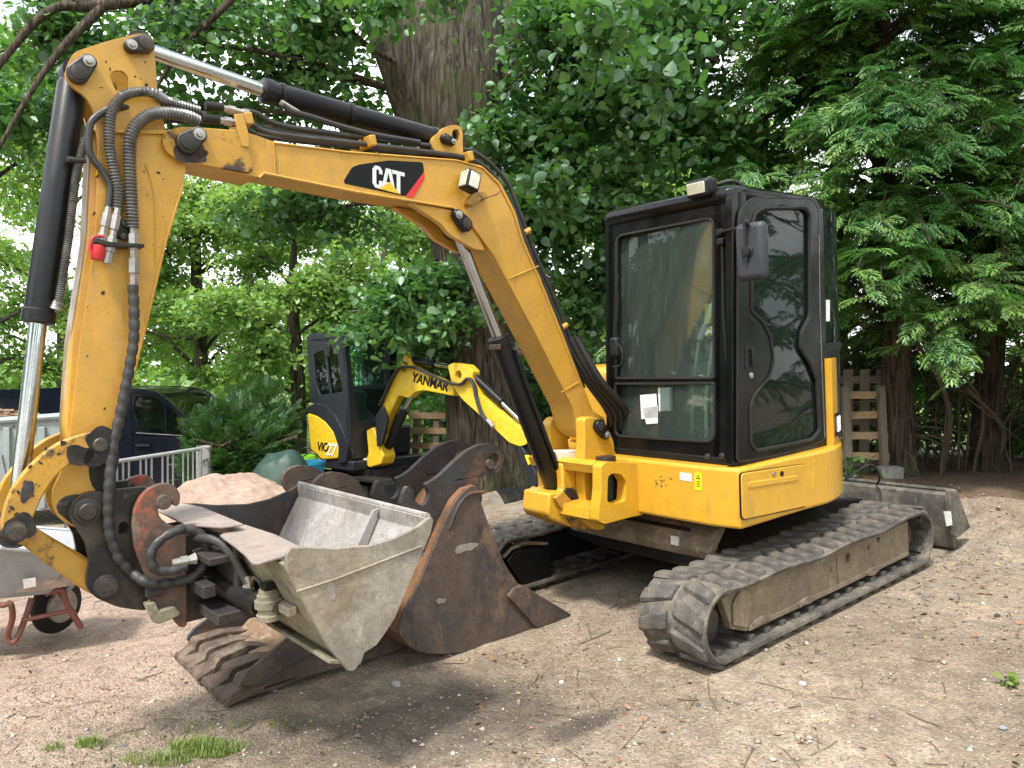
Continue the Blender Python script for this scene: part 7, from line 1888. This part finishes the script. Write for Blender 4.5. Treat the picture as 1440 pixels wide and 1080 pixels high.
# ------------------------------------------------------------------ ground scatter
def ground_px(px_, py_):
    d = 3.0
    for _ in range(8): d = (1.47 - gh((px_ - 720) / 1100 * d, d)) * 1100 / (py_ - 527)
    return (px_ - 720) / 1100 * d, d
def grass_patch(name, label, cx, cy, rx, ry, n, hgt):
    t = rng.uniform(0, 6.28, n); r = np.sqrt(rng.uniform(0, 1, n))
    keep = vnoise(cx + r * rx * np.cos(t), cy + r * ry * np.sin(t), 6, 3) + 0.5 > rng.uniform(0.15, 0.75, n)
    t, r = t[keep], r[keep]; n = len(t)
    x = cx + r * rx * np.cos(t); y = cy + r * ry * np.sin(t); z = ground_h(x, y) - 0.004
    P = np.stack([x, y, z], -1)
    a = rng.uniform(0, 6.28, n); h = hgt * rng.uniform(0.4, 1.2, n) * (1.15 - 0.6 * r)
    bend = np.stack([np.cos(a), np.sin(a), np.zeros(n)], -1) * (h * rng.uniform(0.2, 0.9, n))[:, None]
    w = np.stack([-np.sin(a), np.cos(a), np.zeros(n)], -1) * 0.0022
    up_ = np.array([0, 0, 1.0])
    m1 = P + bend * 0.35 + up_ * (h * 0.6)[:, None]; tip = P + bend + up_ * (h * 0.95)[:, None]
    V = np.stack([P - w, P + w, m1 + w * .8, tip, m1 - w * .8], 1).reshape(-1, 3)
    b = (np.arange(n) * 5)[:, None]
    fl = np.concatenate([b + np.array([[0, 1, 2, 4]]), b + np.array([[4, 2, 3]])], 1).reshape(-1)
    o = mesh_np(name, V, fl, np.tile([4, 3], n), M['grass'])
    tag(o, label, 'grass', kind='stuff')
for (px_, py_, rx, ry, n, lb) in ((290, 1060, 0.17, 0.08, 1700, 'tuft of short green grass at the bottom edge, left of centre'), (215, 1072, 0.14, 0.05, 900, 'sparse grass at the bottom edge beside the larger tuft'),
                                  (125, 1050, 0.07, 0.04, 300, 'small tuft of grass on sand near the lower left corner'), (70, 1058, 0.05, 0.03, 160, 'tiny tuft of grass in the lower left corner'),
                                  (330, 1040, 0.55, 0.16, 420, 'thin scattered blades of grass along the bottom edge at left'), (1090, 900, 0.5, 0.3, 260, 'thin scattered blades of grass beside the near track')):
    gx_, d = ground_px(px_, py_)
    grass_patch('grass_tuft', lb, gx_, d, rx, ry, n, 0.055)
tuft('clover_tuft', 'bright green low leafy weed on bare ground at the right edge', 'plant', *ground_px(1424, 968), 34, 0.030, 0.05, 'grass')
OCT = np.array([(1, 0, 0), (-1, 0, 0), (0, 1, 0), (0, -1, 0), (0, 0, 1), (0, 0, -0.6)], float)
OCF = [(0, 2, 4), (2, 1, 4), (1, 3, 4), (3, 0, 4), (2, 0, 5), (1, 2, 5), (3, 1, 5), (0, 3, 5)]
def in_view(n, ymin, ymax, pw=1.6):
    y = ymin + (ymax - ymin) * rng.uniform(0, 1, n) ** pw
    x = y * rng.uniform(-0.72, 0.72, n)
    return x, y
def pebbles(name, label, n, smin, smax, mat, ymax=8.5, dens=None, sink=0.25):
    x, y = in_view(n, 2.4, ymax)
    if dens is not None:
        k = vnoise(x, y, dens, 6) + 0.5 > rng.uniform(0.2, 0.8, n); x, y = x[k], y[k]; n = len(x)
    s = smin + (smax - smin) * rng.uniform(0, 1, n) ** 3
    z = ground_h(x, y) + s * (0.35 - sink)
    sc = s[:, None] * rng.uniform(0.55, 1.1, (n, 3)); sc[:, 2] *= 0.6
    t = rng.uniform(0, 6.28, n); c, si = np.cos(t), np.sin(t)
    L = OCT[None] * sc[:, None, :] * rng.uniform(0.8, 1.2, (n, 6, 1))
    X = L[..., 0] * c[:, None] - L[..., 1] * si[:, None]; Y = L[..., 0] * si[:, None] + L[..., 1] * c[:, None]
    V = np.stack([X + x[:, None], Y + y[:, None], L[..., 2] + z[:, None]], -1).reshape(-1, 3)
    b = (np.arange(n) * 6)[:, None]
    fl = np.concatenate([b + np.array(f)[None] for f in OCF], 1).reshape(-1)
    o = mesh_np(name, V, fl, np.full(n * 8, 3), mat, smooth=False)
    tag(o, label, 'gravel', kind='stuff')
def islandmat(name, cols, rough=0.9):
    m, t, b, o = nt(name)
    g = t.nodes.new('ShaderNodeNewGeometry'); n = len(cols)
    r_ = ramp(t, g.outputs['Random Per Island'], [((k + .5) / n, c) for k, c in enumerate(cols)])
    t.links.new(r_, b.inputs['Base Color']); b.inputs['Roughness'].default_value = rough
    return m
M['pebble'] = islandmat('pebbles', [(0.17, 0.15, 0.13), (0.30, 0.27, 0.23), (0.38, 0.34, 0.30), (0.46, 0.42, 0.37), (0.24, 0.19, 0.15), (0.33, 0.27, 0.22), (0.50, 0.47, 0.43)])
M['litter'] = islandmat('leaf_litter', [(0.16, 0.095, 0.055), (0.26, 0.16, 0.085), (0.12, 0.08, 0.05), (0.34, 0.25, 0.13), (0.28, 0.13, 0.08), (0.24, 0.19, 0.13)])
pebbles('gravel', 'fine pale gravel strewn over the yard ground', 40000, 0.002, 0.009, M['pebble'], dens=1.6)
pebbles('coarse_gravel', 'scattered larger pebbles on the yard ground', 1300, 0.008, 0.022, M['pebble'])
# bark crumbs and dead leaf bits, drifted together
x, y = in_view(26000, 2.4, 9.5, 1.4)
k = (vnoise(x, y, 1.7, 12) + 0.6 * vnoise(x, y, 5.0, 13) + 0.10 * (x > 0.8) > rng.uniform(-0.05, 0.38, len(x))); x, y = x[k], y[k]
V_, f_, c_ = leaf_cloud(np.stack([x, y, ground_h(x, y) + 0.003], -1), 0.012, up=1.0, rnd=0.5, templ='small')
M['crumb'] = islandmat('bark_crumbs', [(0.09, 0.06, 0.04), (0.16, 0.105, 0.065), (0.23, 0.16, 0.10), (0.07, 0.055, 0.045), (0.30, 0.23, 0.15)])
tag(mesh_np('bark_crumbs', V_, f_, c_, M['crumb']), 'dark crumbs of bark and dead leaves drifted over the yard ground', 'leaf litter', kind='stuff')
# fallen leaves and twigs
x, y = in_view(6500, 2.5, 10.5, 1.1)
k = (x > -0.2) | (rng.uniform(0, 1, len(x)) < 0.22); x, y = x[k], y[k]
k = (vnoise(x, y, 1.3, 8) + 0.7 * vnoise(x, y, 4, 9) + 0.5 + 0.2 * (x > 1.2) > rng.uniform(0.4, 0.95, len(x))); x, y = x[k], y[k]
P_ = np.stack([x, y, ground_h(x, y) + 0.005], -1)
V_, f_, c_ = leaf_cloud(P_, 0.026, up=1.0, rnd=0.45)
tag(mesh_np('leaf_litter', V_, f_, c_, M['litter']), 'dry brown leaves and bits of bark littering the ground on the right', 'leaf litter', kind='stuff')
tw = MB()
for k in range(420):
    y = rng.uniform(2.6, 9); x = y * rng.uniform(-0.7, 0.72)
    if x < 0 and rng.uniform() < 0.35: continue
    a = rng.uniform(0, 6.28); L = rng.uniform(0.03, 0.16) if k > 30 else rng.uniform(0.15, 0.32)
    p = [(x + math.cos(a) * L * s_ + rng.normal(0, .006), y + math.sin(a) * L * s_ + rng.normal(0, .006)) for s_ in (0, .5, 1)]
    tw.tube([(q[0], q[1], gh(q[0], q[1]) + 0.005) for q in p], rng.uniform(0.0012, 0.0032), 4)
tag(tw.build('fallen_twigs', 'twig', None, smooth=None), 'small dry twigs lying scattered on the ground', 'twigs', kind='stuff')
# single stones that stand out
def stone(x, y, s, label, col):
    bm = bmesh.new(); bmesh.ops.create_icosphere(bm, subdivisions=2, radius=1)
    rr = random.Random(int(x * 1000))
    ax = [Vector((rr.gauss(0, 1), rr.gauss(0, 1), rr.gauss(0, 1))).normalized() for _ in range(7)]
    for v in bm.verts:
        d = v.co.normalized()
        k = min(1.0, min((0.72 + 0.2 * (i % 3)) / max(0.01, d.dot(a)) if d.dot(a) > 0 else 9 for i, a in enumerate(ax)))
        v.co = Vector((d.x * k * s, d.y * k * s * 0.75, d.z * k * s * 0.55))
    me = bpy.data.meshes.new('stone'); bm.to_mesh(me); bm.free()
    me.materials.append(worn('stone_face', col, 0.9, 0, 0.15, [((col[0] * .6, col[1] * .6, col[2] * .6), 40, .5, .65, .6)], 0.4, 80))
    o = link(bpy.data.objects.new('stone', me)); o.location = (x, y, gh(x, y) + s * 0.22); o.rotation_euler = (0, 0, rr.uniform(0, 6))
    tag(o, label, 'stone')
for px_, py_, s, lb, col in ((557, 966, 0.030, 'pale angular stone beside the dark hole, below the ditching bucket', (0.34, 0.33, 0.31)),
                             (1130, 965, 0.022, 'light grey stone on the ground in front of the near track', (0.40, 0.38, 0.35)),
                             (983, 995, 0.016, 'small dark stone ahead of the near track', (0.10, 0.10, 0.10)),
                             (1415, 1028, 0.016, 'bluish grey pebble near the lower right corner', (0.22, 0.26, 0.30)),
                             (1405, 868, 0.022, 'blackish clod at the right edge of the yard', (0.06, 0.055, 0.05)),
                             (790, 962, 0.015, 'chalky white pebble at the lower middle of the yard', (0.60, 0.58, 0.55)),
                             (170, 1052, 0.018, 'dark grey stone near the grass at the lower left', (0.16, 0.16, 0.17))):
    gx_, d = ground_px(px_, py_)
    stone(gx_, d, s, lb, col)
